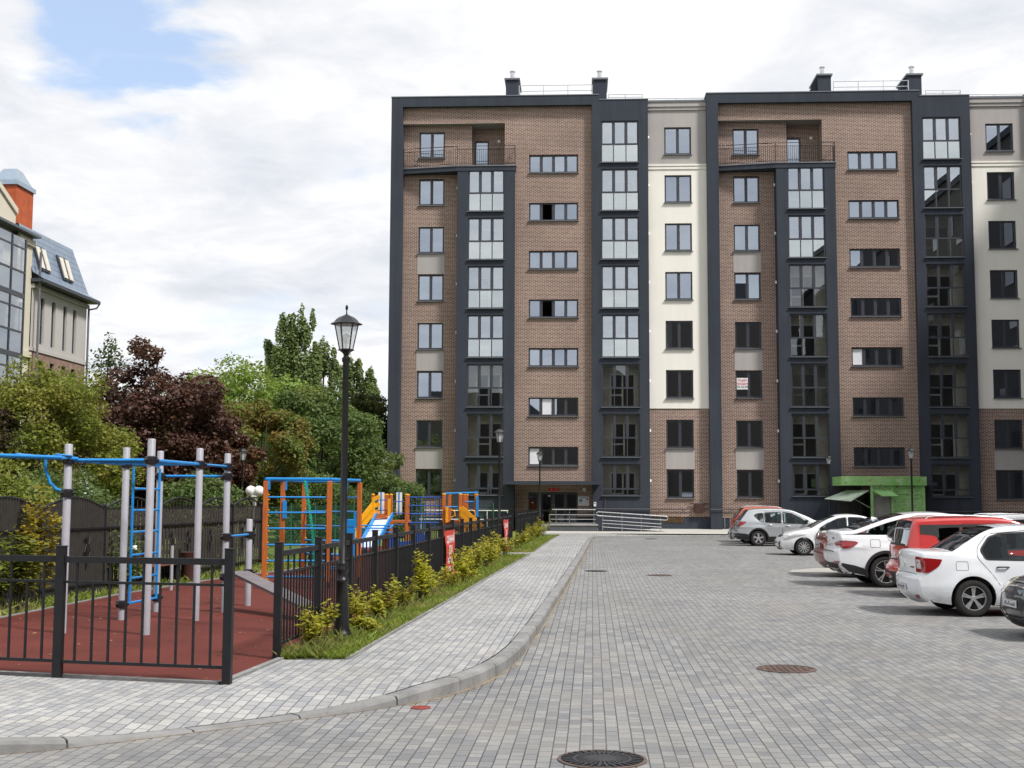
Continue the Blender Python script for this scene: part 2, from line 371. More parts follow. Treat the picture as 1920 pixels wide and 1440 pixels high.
class MB:
    def __init__(s): s.v = []; s.f = []; s.m = []; s.mi = 0
    def add(s, vs, fs, mi=None):
        b = len(s.v); s.v.extend([tuple(p) for p in vs])
        mi = s.mi if mi is None else mi
        for f in fs: s.f.append(tuple(i + b for i in f)); s.m.append(mi)
        return s
    def box(s, x0, x1, y0, y1, z0, z1, mi=None):
        return s.add([(x0, y0, z0), (x1, y0, z0), (x1, y1, z0), (x0, y1, z0), (x0, y0, z1), (x1, y0, z1), (x1, y1, z1), (x0, y1, z1)],
                     [(0, 3, 2, 1), (4, 5, 6, 7), (0, 1, 5, 4), (1, 2, 6, 5), (2, 3, 7, 6), (3, 0, 4, 7)], mi)
    def obox(s, c, d, M=None, mi=None, rotz=None):
        if rotz is not None: M = Matrix.Rotation(rotz, 3, 'Z')
        c = Vector(c); hx, hy, hz = d[0] / 2, d[1] / 2, d[2] / 2
        ps = [(-hx, -hy, -hz), (hx, -hy, -hz), (hx, hy, -hz), (-hx, hy, -hz), (-hx, -hy, hz), (hx, -hy, hz), (hx, hy, hz), (-hx, hy, hz)]
        ps = [c + (M @ Vector(p) if M else Vector(p)) for p in ps]
        return s.add(ps, [(0, 3, 2, 1), (4, 5, 6, 7), (0, 1, 5, 4), (1, 2, 6, 5), (2, 3, 7, 6), (3, 0, 4, 7)], mi)
    def beam(s, a, b, w, h, mi=None, up=(0, 0, 1)):
        a = Vector(a); b = Vector(b); d = (b - a); ln = d.length; d.normalize()
        up = Vector(up)
        if abs(d.dot(up)) > 0.98: up = Vector((0, 1, 0))
        sx = d.cross(up).normalized(); uz = sx.cross(d)
        M = Matrix((sx, d, uz)).transposed()
        return s.obox((a + b) / 2, (w, ln, h), M, mi)
    def tube(s, a, b, r, n=8, r2=None, cap=True, mi=None):
        a = Vector(a); b = Vector(b); d = (b - a).normalized()
        up = Vector((0, 0, 1)) if abs(d.z) < 0.95 else Vector((1, 0, 0))
        x = d.cross(up).normalized(); y = d.cross(x)
        r2 = r if r2 is None else r2
        vs = []
        for i in range(n):
            t = 2 * math.pi * i / n; q = x * math.cos(t) + y * math.sin(t)
            vs.append(a + q * r)
        for i in range(n):
            t = 2 * math.pi * i / n; q = x * math.cos(t) + y * math.sin(t)
            vs.append(b + q * r2)
        fs = [(i, i + n, (i + 1) % n + n, (i + 1) % n) for i in range(n)]
        if cap: fs += [tuple(range(n)), tuple(range(2 * n - 1, n - 1, -1))]
        return s.add(vs, fs, mi)
    def path(s, pts, r, n=8, mi=None, closed=False):
        pts = [Vector(p) for p in pts]
        rings = []; m = len(pts)
        prevx = None
        for i, p in enumerate(pts):
            a = pts[i - 1] if i > 0 else p; b = pts[i + 1] if i < m - 1 else p
            d = (b - a).normalized()
            if prevx is None:
                up = Vector((0, 0, 1)) if abs(d.z) < 0.95 else Vector((1, 0, 0))
                x = d.cross(up).normalized()
            else:
                x = (prevx - d * prevx.dot(d)).normalized()
            prevx = x; y = d.cross(x)
            rr = r[i] if isinstance(r, (list, tuple)) else r
            rings.append([p + (x * math.cos(2 * math.pi * k / n) + y * math.sin(2 * math.pi * k / n)) * rr for k in range(n)])
        vs = [q for ring in rings for q in ring]
        fs = []
        for i in range(m - 1):
            for k in range(n):
                fs.append((i * n + k, (i + 1) * n + k, (i + 1) * n + (k + 1) % n, i * n + (k + 1) % n))
        fs += [tuple(range(n)), tuple(range(m * n - 1, (m - 1) * n - 1, -1))]
        return s.add(vs, fs, mi)
    def lathe(s, prof, c=(0, 0, 0), n=20, mi=None, axis='Z'):
        vs = []; fs = []; m = len(prof)
        for r, h in prof:
            for k in range(n):
                t = 2 * math.pi * k / n
                if axis == 'Z': vs.append((c[0] + r * math.cos(t), c[1] + r * math.sin(t), c[2] + h))
                else: vs.append((c[0] + r * math.cos(t), c[1] + h, c[2] + r * math.sin(t)))
        for i in range(m - 1):
            for k in range(n):
                q = (i * n + k, i * n + (k + 1) % n, (i + 1) * n + (k + 1) % n, (i + 1) * n + k)
                fs.append(q if axis == 'Z' else q[::-1])
        return s.add(vs, fs, mi)
    def prism(s, poly, a, b, plane='XZ', mi=None):
        """poly in a plane, swept between a and b along the third axis"""
        f = {'XZ': lambda p, t: (p[0], t, p[1]), 'XY': lambda p, t: (p[0], p[1], t), 'YZ': lambda p, t: (t, p[0], p[1])}[plane]
        n = len(poly); vs = [f(p, a) for p in poly] + [f(p, b) for p in poly]
        fs = [tuple(range(n)), tuple(range(2 * n - 1, n - 1, -1))] + [(i, i + n, (i + 1) % n + n, (i + 1) % n) for i in range(n)]
        return s.add(vs, fs, mi)
    def sphere(s, c, r, n=12, m=8, sq=(1, 1, 1), mi=None):
        prof = [(max(1e-4, math.sin(math.pi * i / m)), -math.cos(math.pi * i / m)) for i in range(m + 1)]
        b = len(s.v); s.lathe(prof, (0, 0, 0), n, mi)
        for i in range(b, len(s.v)):
            x, y, z = s.v[i]; s.v[i] = (c[0] + x * r * sq[0], c[1] + y * r * sq[1], c[2] + z * r * sq[2])
        return s
    def islands(s):
        par = list(range(len(s.v))); key = {}
        def find(i):
            while par[i] != i: par[i] = par[par[i]]; i = par[i]
            return i
        for i, p in enumerate(s.v):
            k = (round(p[0], 3), round(p[1], 3), round(p[2], 3))
            if k in key: par[find(i)] = find(key[k])
            else: key[k] = i
        for f in s.f:
            a = find(f[0])
            for i in f[1:]: par[find(i)] = a
        grp = {}
        for f, m in zip(s.f, s.m): grp.setdefault(find(f[0]), []).append((f, m))
        for g in grp.values():
            mb = MB(); mp = {}
            for f, m in g:
                for i in f:
                    if i not in mp: mp[i] = len(mb.v); mb.v.append(s.v[i])
                mb.f.append(tuple(mp[i] for i in f)); mb.m.append(m)
            yield mb
    def build_each(s, name, mats, parent=None, **k):
        return [mb.build(name, mats, parent, **k) for mb in s.islands()]
    def build(s, name, mats, parent=None, smooth=False, world=True, fix=True, angle=40, bevel=0.0):
        me = bpy.data.meshes.new(name)
        off = ORG.get(parent, Vector((0, 0, 0))) if (parent is not None and world) else Vector((0, 0, 0))
        me.from_pydata([(p[0] - off.x, p[1] - off.y, p[2] - off.z) for p in s.v], [], s.f)
        for m in (mats if isinstance(mats, (list, tuple)) else [mats]): me.materials.append(m)
        me.polygons.foreach_set('material_index', s.m)
        if fix or bevel:
            bm = bmesh.new(); bm.from_mesh(me)
            if fix: bmesh.ops.recalc_face_normals(bm, faces=bm.faces)
            if bevel:
                es = [e for e in bm.edges if len(e.link_faces) == 2 and e.calc_face_angle(0) > 0.7]
                bmesh.ops.bevel(bm, geom=es, offset=bevel, segments=2, profile=0.5, affect='EDGES', clamp_overlap=True)
            bm.to_mesh(me); bm.free()
        if smooth:
            me.polygons.foreach_set('use_smooth', [True] * len(me.polygons)); me.set_sharp_from_angle(angle=R(angle))
        o = bpy.data.objects.new(name, me); COL.objects.link(o)
        if parent is not None: o.parent = parent; ORG[o] = ORG.get(parent, Vector((0, 0, 0)))
        return o

def struct(name, mb, mats, **k):
    return tag(mb.build(name, mats, **k), kind='structure')

def copy_tree(o, parent=None):
    c = o.copy(); COL.objects.link(c)
    if parent is not None: c.parent = parent
    for ch in list(o.children): copy_tree(ch, c)
    return c

def text_mb(txt, size, mi=0, fn=None, align='CENTER', extrude=0.0, bold=0.0):
    """lettering as a mesh; fn maps (u, v, w) to a point"""
    cu = bpy.data.curves.new('lettering', 'FONT'); cu.body = txt; cu.size = size; cu.align_x = align; cu.align_y = 'CENTER'
    cu.extrude = extrude; cu.offset = bold; cu.resolution_u = 3
    ob = bpy.data.objects.new('lettering', cu); COL.objects.link(ob)
    bpy.context.view_layer.update()
    dg = bpy.context.evaluated_depsgraph_get()
    me = bpy.data.meshes.new_from_object(ob.evaluated_get(dg))
    mb = MB()
    mb.add([fn(*v.co) for v in me.vertices], [tuple(p.vertices) for p in me.polygons], mi)
    bpy.data.objects.remove(ob); bpy.data.meshes.remove(me); bpy.data.curves.remove(cu)
    return mb

def merge(a, b):
    o = len(a.v); a.v += b.v; a.f += [tuple(i + o for i in f) for f in b.f]; a.m += b.m
    return a

def raw_mesh(name, V, F4, mat, parent=None, off=None):
    """fast mesh of quads from numpy arrays"""
    me = bpy.data.meshes.new(name)
    V = np.asarray(V, dtype=np.float32)
    if off is not None: V = V - np.asarray(off, dtype=np.float32)
    n = len(F4); k = F4.shape[1]
    me.vertices.add(len(V)); me.vertices.foreach_set('co', V.ravel())
    me.loops.add(n * k); me.loops.foreach_set('vertex_index', F4.astype(np.int32).ravel())
    me.polygons.add(n); me.polygons.foreach_set('loop_start', np.arange(0, n * k, k, dtype=np.int32))
    me.update(calc_edges=True); me.validate()
    me.materials.append(mat)
    o = bpy.data.objects.new(name, me); COL.objects.link(o)
    if parent is not None: o.parent = parent; ORG[o] = ORG.get(parent, Vector((0, 0, 0)))
    return o

def leaves(centres, normals, size, aspect=0.55, up=0.3, jitter=0.8, fold=0.25):
    """leaf-shaped quads (two triangles folded along the rib) at given centres"""
    n = len(centres)
    nr = normals * (1 - jitter) + RNG.normal(size=(n, 3)) * jitter * 0.7 + np.array([0, 0, up])
    nr /= np.linalg.norm(nr, axis=1)[:, None] + 1e-9
    t = np.cross(nr, RNG.normal(size=(n, 3))); t /= np.linalg.norm(t, axis=1)[:, None] + 1e-9
    b = np.cross(nr, t)
    s = (size * RNG.uniform(0.65, 1.35, n))[:, None]
    V = np.empty((n, 4, 3))
    V[:, 0] = centres - t * s * 0.5
    V[:, 1] = centres + b * s * aspect * 0.5 + nr * s * fold * 0.3
    V[:, 2] = centres + t * s * 0.55
    V[:, 3] = centres - b * s * aspect * 0.5 + nr * s * fold * 0.3
    F = np.arange(n * 4).reshape(n, 4)
    return V.reshape(-1, 3), F

def at_D(X, Y, D=74.957): return X * Y / D
# ------------------------------------------------------------------ the ground
g = MB(); g.add([(-400, -300, -0.05), (400, -300, -0.05), (400, 500, -0.05), (-400, 500, -0.05)], [(0, 1, 2, 3)])
struct('ground', g, M_LAWN)
rd = MB(); rd.add([(-12, -28, 0), (29, -28, 0), (29, 74, 0), (-12, 74, 0)], [(0, 1, 2, 3)])
struct('road', rd, M_ROAD)

# kerb line (outer foot of the kerb on the road) with the height of its top: dropped where the crossing is
KERB = [(-9.5, 9.30, .125), (-6.5, 9.42, .125), (-4.7, 9.62, .122), (-4.1, 9.95, .075), (-3.75, 10.30, .028), (-3.2, 10.80, .020), (-2.7, 11.28, .025), (-2.2, 11.72, .045),
        (-1.78, 12.20, .085), (-1.46, 12.62, .140), (-1.18, 13.25, .148), (-0.98, 13.95, .148), (-0.82, 14.9, .148), (-0.70, 16.2, .148), (-0.62, 18, .148), (-0.53, 20.5, .148),
        (-0.43, 23.4, .148), (-0.27, 28, .148), (-0.12, 33, .148), (0.05, 38.4, .148), (0.22, 44, .148), (0.42, 51, .148), (0.62, 58, .148), (0.80, 64, .115), (1.05, 67.2, .06), (1.8, 68.9, .03),
        (3.5, 69.3, .03), (8, 69.5, .05), (14, 69.5, .12), (29, 69.5, .12)]
def kerb_frames(path):
    P = [Vector((p[0], p[1])) for p in path]; res = []
    for i in range(len(P)):
        a = P[max(0, i - 1)]; b = P[min(len(P) - 1, i + 1)]; d = (b - a).normalized()
        res.append((P[i], Vector((-d.y, d.x)), path[i][2]))
    return res
def resample(path, step):
    out_ = []
    for a, b in zip(path[:-1], path[1:]):
        ln = math.hypot(b[0] - a[0], b[1] - a[1]); n = max(1, round(ln / step))
        for k in range(n): out_.append(tuple(a[j] + (b[j] - a[j]) * k / n for j in range(len(a))))
    return out_ + [path[-1]]
def smooth_path(pts, it=2):
    for _ in range(it):
        q = [pts[0]]
        for a, b in zip(pts[:-1], pts[1:]):
            q.append(tuple(.75 * a[j] + .25 * b[j] for j in range(len(a)))); q.append(tuple(.25 * a[j] + .75 * b[j] for j in range(len(a))))
        pts = q + [pts[-1]]
    return pts
KS = resample(smooth_path(KERB, 2), 0.25)
KF = kerb_frames(KS)
KW = 0.17
kb = MB(); stone = 1.0; acc = 0.0
# individual kerb stones with thin joints
seg = [KF[0]]; stones = []
for a, b in zip(KF[:-1], KF[1:]):
    acc += (b[0] - a[0]).length; seg.append(b)
    if acc >= stone: stones.append(seg); seg = [b]; acc = 0
if len(seg) > 1: stones.append(seg)
for st in stones:
    vs = []; m = len(st)
    dx = random.uniform(-.006, .006)
    for i, (p, nrm, h) in enumerate(st):
        t = (st[min(i + 1, m - 1)][0] - st[max(i - 1, 0)][0]).normalized()
        q = p + t * (0.009 if i == 0 else (-0.009 if i == m - 1 else 0))
        for w_, hh in ((0, -0.02), (0.004, max(0.0, h - 0.03)), (0.022, h - 0.004), (0.05, h + dx * .5), (KW, h + dx * .5), (KW, -0.02)):
            r_ = q + nrm * (w_ + dx); vs.append((r_.x, r_.y, hh))
    fs = []
    for i in range(m - 1):
        for k in range(5): fs.append((i * 6 + k, i * 6 + k + 1, (i + 1) * 6 + k + 1, (i + 1) * 6 + k))
    fs += [tuple(range(6)), tuple(range((m - 1) * 6 + 5, (m - 1) * 6 - 1, -1))]
    kb.add(vs, fs)
# dark bedding in the joints
jt = MB(); vs = []
for p, nrm, h in KF:
    for w_, hh in ((0.008, -0.01), (0.012, max(0.0, h - 0.034)), (KW - .01, h - 0.007), (KW + .02, h - .016)):
        r_ = p + nrm * w_; vs.append((r_.x, r_.y, hh))
m = len(KF); kb.add(vs, [(i * 4 + k, i * 4 + k + 1, (i + 1) * 4 + k + 1, (i + 1) * 4 + k) for i in range(m - 1) for k in range(3)], 1)
struct('kerb', kb, [M_CONC, plain('joint_mortar', (0.10, 0.095, 0.08), 0.95)], smooth=True, angle=30)
# sand washed along the foot of the kerb
M_SAND = plain('washed_sand', (0.30, 0.225, 0.14), 0.95, 0, 0.2, 0.35, 9)
sn = MB(); vs = []; fs = []
for i, (p, nrm, h) in enumerate(KF):
    a = p - nrm * (random.uniform(.006, .040) if h > .1 else .004); b = p + nrm * .004
    vs += [(a.x, a.y, .0035), (b.x, b.y, .005)]
    if i: fs.append((2 * i - 2, 2 * i, 2 * i + 1, 2 * i - 1))
sn.add(vs, fs); tag(sn.build('sand', M_SAND), 'thin line of washed sand along the foot of the kerb', 'sand', None, 'stuff')

# pavement between the kerb and the playground / grass strip
FX = lambda y: -3.53 + (y - 14.75) * 0.0286          # line of the long fence
INNER = {0: (-9.5, 13.9), 1: (-5.45, 13.05)}
def inner_pt(p):
    """where the pavement ends on the playground side, for a kerb point"""
    return None
top = .122
inner_path = [(-9.5, 13.86), (-5.45, 13.0), (-3.58, 12.64), (-3.44, 14.66), (-2.70, 14.66), (-2.48, 20.73), (-2.27, 26), (-2.07, 31.96), (-1.80, 37.5), (-1.60, 42.79), (-1.70, 42.85), (-2.45, 42.85), (-2.45, 44.4), (-1.62, 44.6), (-1.55, 45.4), (-1.34, 53), (-1.12, 61.93), (-0.9, 66.6), (-2.2, 66.7), (-2.2, 75.2)]
wk = bmesh.new()
outer = [(p + nrm * (KW + .014), h) for p, nrm, h in KF]
mid = [(p + nrm * (KW + 0.85), h) for p, nrm, h in KF]
vo = [wk.verts.new((q.x, q.y, h - .002)) for q, h in outer]
vm = [wk.verts.new((q.x, q.y, top if q.y < 60 else top)) for q, h in mid]
for i in range(len(vo) - 1): wk.faces.new((vo[i], vo[i + 1], vm[i + 1], vm[i]))
vi = [wk.verts.new((x, y, top)) for x, y in inner_path]
vi += [wk.verts.new((29, 75.2, top))]
loop = vm + vi[::-1]
es = []
for a, b in zip(loop, loop[1:] + loop[:1]):
    e_ = wk.edges.get((a, b)) or wk.edges.new((a, b)); es.append(e_)
bmesh.ops.triangle_fill(wk, edges=es, use_beauty=True, normal=(0, 0, 1))
bmesh.ops.recalc_face_normals(wk, faces=wk.faces)
me = bpy.data.meshes.new('sidewalk'); wk.to_mesh(me); wk.free(); me.materials.append(M_WALK)
o = bpy.data.objects.new('sidewalk', me); COL.objects.link(o); tag(o, kind='structure')
# pale paving in front of the house, rising a little to its wall
ap = MB(); ap.add([(-2.1, 69.75, .126), (29, 69.75, .126), (29, 75.6, .27), (-2.1, 75.6, .27)], [(0, 1, 2, 3)])
struct('forecourt_pavement', ap, M_PLAIN_WALK)

# playground floor, its edging stones, the grass round it
rub = [(-12.5, 14.62), (-5.45, 13.17), (-3.70, 12.80), (-3.56, 14.75), (FX(20) + .02, 20), (FX(34) + .02, 34), (FX(49.5) + .02, 49.5), (-6, 50), (-8.4, 50), (-8.1, 42), (-7.5, 33.5), (-8.45, 28.6), (-8.92, 24.3), (-9.02, 19.2), (-9.6, 15.2), (-12.5, 15.0)]
rb = MB(); rb.add([(x, y, .118) for x, y in rub], [tuple(range(len(rub)))]); 
o = struct('rubber_floor', rb, M_RUBBER)
lw = MB(); lw.add([(-30, 13, .085), (-2.2, 13.2, .085), (-1.0, 74.5, .085), (-12, 74.8, .085), (-40, 74.8, .085)], [(0, 1, 2, 3, 4)])
lw.f[0] = (0, 1, 2, 3, 4)
# keep the grass base clear of the pavement corner
lw = MB(); lw.add([(-30, 15.2, .085), (-9.6, 15.2, .085), (-9.2, 14.7, .085), (-2.75, 14.7, .085), (-2.3, 26, .085), (-1.62, 42.7, .085), (-1.5, 47, .085), (-1.15, 61.9, .085), (-0.95, 66.5, .085), (-2.0, 75, .085), (-40, 75, .085)], [tuple(range(11))])
struct('lawn', lw, M_LAWN)
ed = MB()
def edging(pts, w=.06, h=.135, ln=1.0):
    for a, b in zip(pts[:-1], pts[1:]):
        A = Vector((*a, 0)); B = Vector((*b, 0)); d = B - A; n = max(1, round(d.length / ln)); d2 = d / n
        for k in range(n):
            p = A + d2 * k; q = p + d2 * 0.992
            ed.beam((p.x, p.y, h / 2), (q.x, q.y, h / 2 + random.uniform(-.004, .004)), w, h)
edging([(-9.55, 14.02), (-5.45, 13.12), (-3.62, 12.74), (-3.47, 14.70)], .075, .145)
edging([(-3.30, 14.72), (-2.70, 14.70)], .05, .13)
edging([(-3.47, 14.9), (FX(49) + .08, 49)], .06, .14)
edging([(-9.02, 19.2), (-8.92, 24.3), (-8.45, 28.6), (-7.5, 33.5), (-8.1, 42)], .06, .135)
edging([(-2.69, 14.72), (-2.47, 20.73), (-2.06, 31.96), (-1.60, 42.7)], .04, .148)
edging([(-1.55, 45.4), (-1.12, 61.93)], .04, .148)
struct('kerb_edging', ed, M_CONC)
# worn concrete slab between the parking bays
sl = MB(); sl.prism([(5.85, 35.2), (6.2, 34.7), (7.0, 34.0), (8.0, 33.4), (13, 33.1), (13, 37.5), (7, 37.3), (6.1, 36.2)], 0.0, .025, 'XY')
struct('concrete_slab', sl, plain('worn_concrete', (0.36, 0.345, 0.32), 0.9, 0, 0.3, 0.15, 1.2, 0.3, 40, 0, .3))
# ------------------------------------------------------------------ the apartment house
YF, YB, YL, YG, YD, YW, YE = 74.957, 75.30, 75.75, 74.85, 76.60, 75.40, 76.20
PER = 19.3805
ZB = 0.20
house = thing('apartment_building', 'long eight-storey apartment house in brown brick, charcoal and ivory with many dark framed windows', 'apartment building', (8, 75.5, 0.2))

def wall(mb, x0, x1, z0, z1, y, holes=(), depth=0.16, mi=0):
    """front wall sheet with openings and their reveals"""
    xs = sorted({x0, x1, *[v for h in holes for v in h[:2] if x0 < v < x1]}); zs = sorted({z0, z1, *[v for h in holes for v in h[2:] if z0 < v < z1]})
    for a, b in zip(xs[:-1], xs[1:]):
        for c, d in zip(zs[:-1], zs[1:]):
            mx, mz = (a + b) / 2, (c + d) / 2
            if any(h[0] < mx < h[1] and h[2] < mz < h[3] for h in holes): continue
            mb.add([(a, y, c), (b, y, c), (b, y, d), (a, y, d)], [(0, 1, 2, 3)], mi)
    for a, b, c, d in holes:
        q = y + depth
        mb.add([(a, y, c), (a, q, c), (a, q, d), (a, y, d)], [(0, 1, 2, 3)], mi)
        mb.add([(b, y, c), (b, y, d), (b, q, d), (b, q, c)], [(0, 1, 2, 3)], mi)
        mb.add([(a, y, d), (a, q, d), (b, q, d), (b, y, d)], [(0, 1, 2, 3)], mi)
        mb.add([(a, y, c), (b, y, c), (b, q, c), (a, q, c)], [(0, 1, 2, 3)], mi)

def window(parent, x0, x1, z0, z1, y, cols=2, transom=None, glass=M_GLASS, fw=.065, mw=.12, open_=(), film=(), sill=True, tw=.07, sash=True):
    """frame, panes and sill; frame front lies at y"""
    fr = MB(); pn = MB(); d = .07
    fr.box(x0, x0 + fw, y, y + d, z0, z1); fr.box(x1 - fw, x1, y, y + d, z0, z1)
    fr.box(x0 + fw, x1 - fw, y, y + d, z1 - fw, z1); fr.box(x0 + fw, x1 - fw, y, y + d, z0, z0 + fw * 1.15)
    iw = (x1 - x0 - 2 * fw - (cols - 1) * mw) / cols
    rows = [(z0 + fw * 1.15, z1 - fw)] if transom is None else [(z0 + fw * 1.15, transom - tw / 2), (transom + tw / 2, z1 - fw)]
    if transom is not None: fr.box(x0 + fw, x1 - fw, y + .004, y + d - .004, transom - tw / 2, transom + tw / 2)
    for r, (a, b) in enumerate(rows):
        thin = transom is not None and r == 0
        for c in range(cols):
            xa = x0 + fw + c * (iw + mw); xb = xa + iw
            if c < cols - 1: fr.box(xb + (mw * .28 if thin else 0), xb + mw - (mw * .28 if thin else 0), y + .002, y + d - .002, a, b)
            k = r * cols + c
            if thin:
                xa -= mw * .28 if c else 0; xb += mw * .28 if c < cols - 1 else 0
            if not thin and sash:                              # opening sash: a second slim frame set back a little
                s_ = .028
                fr.box(xa, xa + s_, y + .012, y + d, a, b); fr.box(xb - s_, xb, y + .012, y + d, a, b)
                fr.box(xa + s_, xb - s_, y + .012, y + d, a, a + s_); fr.box(xa + s_, xb - s_, y + .012, y + d, b - s_, b)
                xa, xb, a2, b2 = xa + s_, xb - s_, a + s_, b - s_
            else: a2, b2 = a, b
            if k in open_: continue
            tx, tz = random.gauss(0, .006), random.gauss(0, .006)
            if random.random() < .12: tx *= 3
            hw, hh = (xb - xa) / 2, (b2 - a2) / 2; yy = y + d * .6
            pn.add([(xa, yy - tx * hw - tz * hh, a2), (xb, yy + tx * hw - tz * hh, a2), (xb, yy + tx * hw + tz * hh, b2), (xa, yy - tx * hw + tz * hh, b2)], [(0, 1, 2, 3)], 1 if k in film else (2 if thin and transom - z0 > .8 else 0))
    w_ = fr.build('window', M_FRAME, parent)
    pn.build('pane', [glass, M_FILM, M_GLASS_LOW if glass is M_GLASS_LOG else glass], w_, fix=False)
    if sill:
        s_ = MB(); s_.box(x0 - .05, x1 + .05, y - .20, y - .002, z0 - .045, z0 - .008); s_.build('sill', M_SHEET, w_)
    return w_

brick = MB(); rend = MB(); ivory = MB(); grey = MB(); soff = MB(); band = MB()
WIN = []                                                # windows are built after the walls
for blk in range(2):
    o_ = blk * PER
    X = lambda v: v + o_
    # charcoal frame: left pier, top beam, right tower
    rend.box(X(-11.475), X(-10.77), YF, 77, ZB, 26.17)
    rend.box(X(-11.475), X(1.35), YF, 77.2, 26.17, 26.77)
    rend.box(X(-10.77), X(-3.80), YL + .02, 77, ZB - .1, .92)            # plinth of the left bay
    tow_holes = [(X(1.475), X(3.755), 4.132 + 3 * k - (2.60 if k else 1.89), 4.132 + 3 * k) for k in range(8)]
    wall(rend, X(.91), X(4.34), ZB, 26.17, YF, tow_holes, .13)
    rend.box(X(1.352), X(4.34), YF, 77.2, 26.17, 26.45)
    rend.add([(X(.91), YF, ZB), (X(.91), YF, 26.17), (X(.91), 77, 26.17), (X(.91), 77, ZB)], [(0, 1, 2, 3)])
    rend.add([(X(4.34), YF, ZB), (X(4.34), 77, ZB), (X(4.34), 77, 26.45), (X(4.34), YF, 26.45)], [(0, 1, 2, 3)])
    rend.box(X(.95), X(4.30), YF - .06, YF - .002, ZB - .1, .98)         # plinth of the tower
    # balcony tower
    log_holes = [(X(-6.66), X(-4.45), 4.132 + 3 * k - (2.60 if k else 1.89), 4.132 + 3 * k) for k in range(7)]
    wall(rend, X(-7.33), X(-3.80), ZB, 22.05, YG, log_holes, .13)
    rend.add([(X(-7.33), YG, ZB), (X(-7.33), YG, 22.05), (X(-7.33), 77, 22.05), (X(-7.33), 77, ZB)], [(0, 1, 2, 3)])
    rend.add([(X(-3.80), YG, ZB), (X(-3.80), 77, ZB), (X(-3.80), 77, 22.05), (X(-3.80), YG, 22.05)], [(0, 1, 2, 3)])
    rend.prism([(X(-10.77), 76.8), (X(-10.77), 75.42), (X(-7.40), YG - .03), (X(-3.76), YG - .03), (X(-3.76), 76.8)], 22.05, 22.33, 'XY')
    # brick
    slot_holes = [(X(-2.953), X(.06), 5.14 + 2.999 * k - 1.13, 5.14 + 2.999 * k) for k in range(7)]
    wall(brick, X(-3.80), X(.91), 3.02, 26.17, YB, slot_holes, .14)
    wall(brick, X(-10.77), X(-3.80), 25.18, 26.17, YB)
    wall(brick, X(-4.45), X(-3.80), 22.33, 25.18, YB)
    left_holes = [(X(-9.82), X(-8.226), 2.14 + 2.999 * k, 3.79 + 2.999 * k) for k in range(7)]
    wall(brick, X(-10.77), X(-7.33), .92, 22.05, YL, left_holes, .14)
    top_l = [(X(-9.82), X(-8.226), 23.13, 24.78)]
    wall(brick, X(-10.77), X(-6.53), 22.33, 25.18, YL, top_l, .14)
    door_h = [(X(-6.42), X(-5.52), 22.36, 24.42)]
    wall(brick, X(-6.53), X(-4.45), 22.33, 25.18, YD, door_h, .1)
    brick.add([(X(-6.53), YL, 22.33), (X(-6.53), YL, 25.18), (X(-6.53), YD, 25.18), (X(-6.53), YD, 22.33)], [(0, 1, 2, 3)])
    brick.add([(X(-4.45), YB, 22.33), (X(-4.45), YD, 22.33), (X(-4.45), YD, 25.18), (X(-4.45), YB, 25.18)], [(0, 1, 2, 3)])
    soff.add([(X(-10.77), YB, 25.178), (X(-4.45), YB, 25.178), (X(-4.45), YD, 25.178), (X(-10.77), YD, 25.178)], [(0, 1, 2, 3)])
    # entrance recess
    ent = [(X(-2.98), X(.02), .50, 2.42)]
    wall(brick, X(-3.80), X(.91), .92, 3.02, YE, ent, .12)
    for a, b in ((-3.80, -2.98), (.02, .91)): rend.add([(X(a), YE, ZB), (X(b), YE, ZB), (X(b), YE, .92), (X(a), YE, .92)], [(0, 1, 2, 3)])
    soff.add([(X(-3.80), YB, 3.018), (X(.91), YB, 3.018), (X(.91), YE, 3.018), (X(-3.80), YE, 3.018)], [(0, 1, 2, 3)])
    # ivory, grey and brick bay
    wh = [(X(5.35), X(6.99), 2.09 + 3 * k, 3.80 + 3 * k) for k in range(8)]
    wall(brick, X(4.34), X(7.906), .98, 7.47, YW, wh[:2], .14)
    wall(ivory, X(4.34), X(7.906), 7.47, 22.16, YW - .05, wh[2:7], .19)
    ivory.add([(X(4.34), YW - .05, 7.47), (X(7.906), YW - .05, 7.47), (X(7.906), YW, 7.47), (X(4.34), YW, 7.47)], [(0, 3, 2, 1)])
    wall(grey, X(4.34), X(7.906), 22.46, 25.86, YW - .05, wh[7:], .19)
    for z0, z1, d in ((22.16, 22.28, .10), (22.28, 22.36, .06), (22.36, 22.46, .13)): ivory.box(X(4.34), X(7.906), YW - d, YW + .3, z0, z1)
    for z0, z1, d in ((25.86, 25.93, .13), (25.93, 26.07, .10), (26.07, 26.14, .17), (26.14, 26.36, .15)): grey.box(X(4.34), X(7.906), YW - d, YW + .3, z0, z1)
    band.box(X(4.34), X(7.906), YW - .20, YW + .3, 26.36, 26.46)
    rend.box(X(4.34), X(7.906), YW + .03, 77, ZB - .1, .98)
    # light panels between windows
    for k in (0, 2, 4): grey.box(X(-9.86), X(-8.19), YL - .012, YL + .03, 3.79 + 2.999 * k + .03, 2.14 + 2.999 * (k + 1) - .05)
    grey.box(X(5.31), X(7.03), YW - .012, YW + .03, 3.83, 5.05)
    # metal edges
    band.box(X(-11.50), X(1.36), YF - .03, 77.2, 26.772, 26.83); band.box(X(1.362), X(4.36), YF - .03, 77.2, 26.452, 26.51)
    band.prism([(X(-10.77), 76.8), (X(-10.77), 75.38), (X(-7.42), YG - .07), (X(-3.72), YG - .07), (X(-3.72), 76.8)], 22.332, 22.40, 'XY')
    # windows
    for k, h in enumerate(tow_holes): WIN.append(('log', h, YF, k, blk, 't'))
    for k, h in enumerate(log_holes): WIN.append(('log', h, YG, k, blk, 'l'))
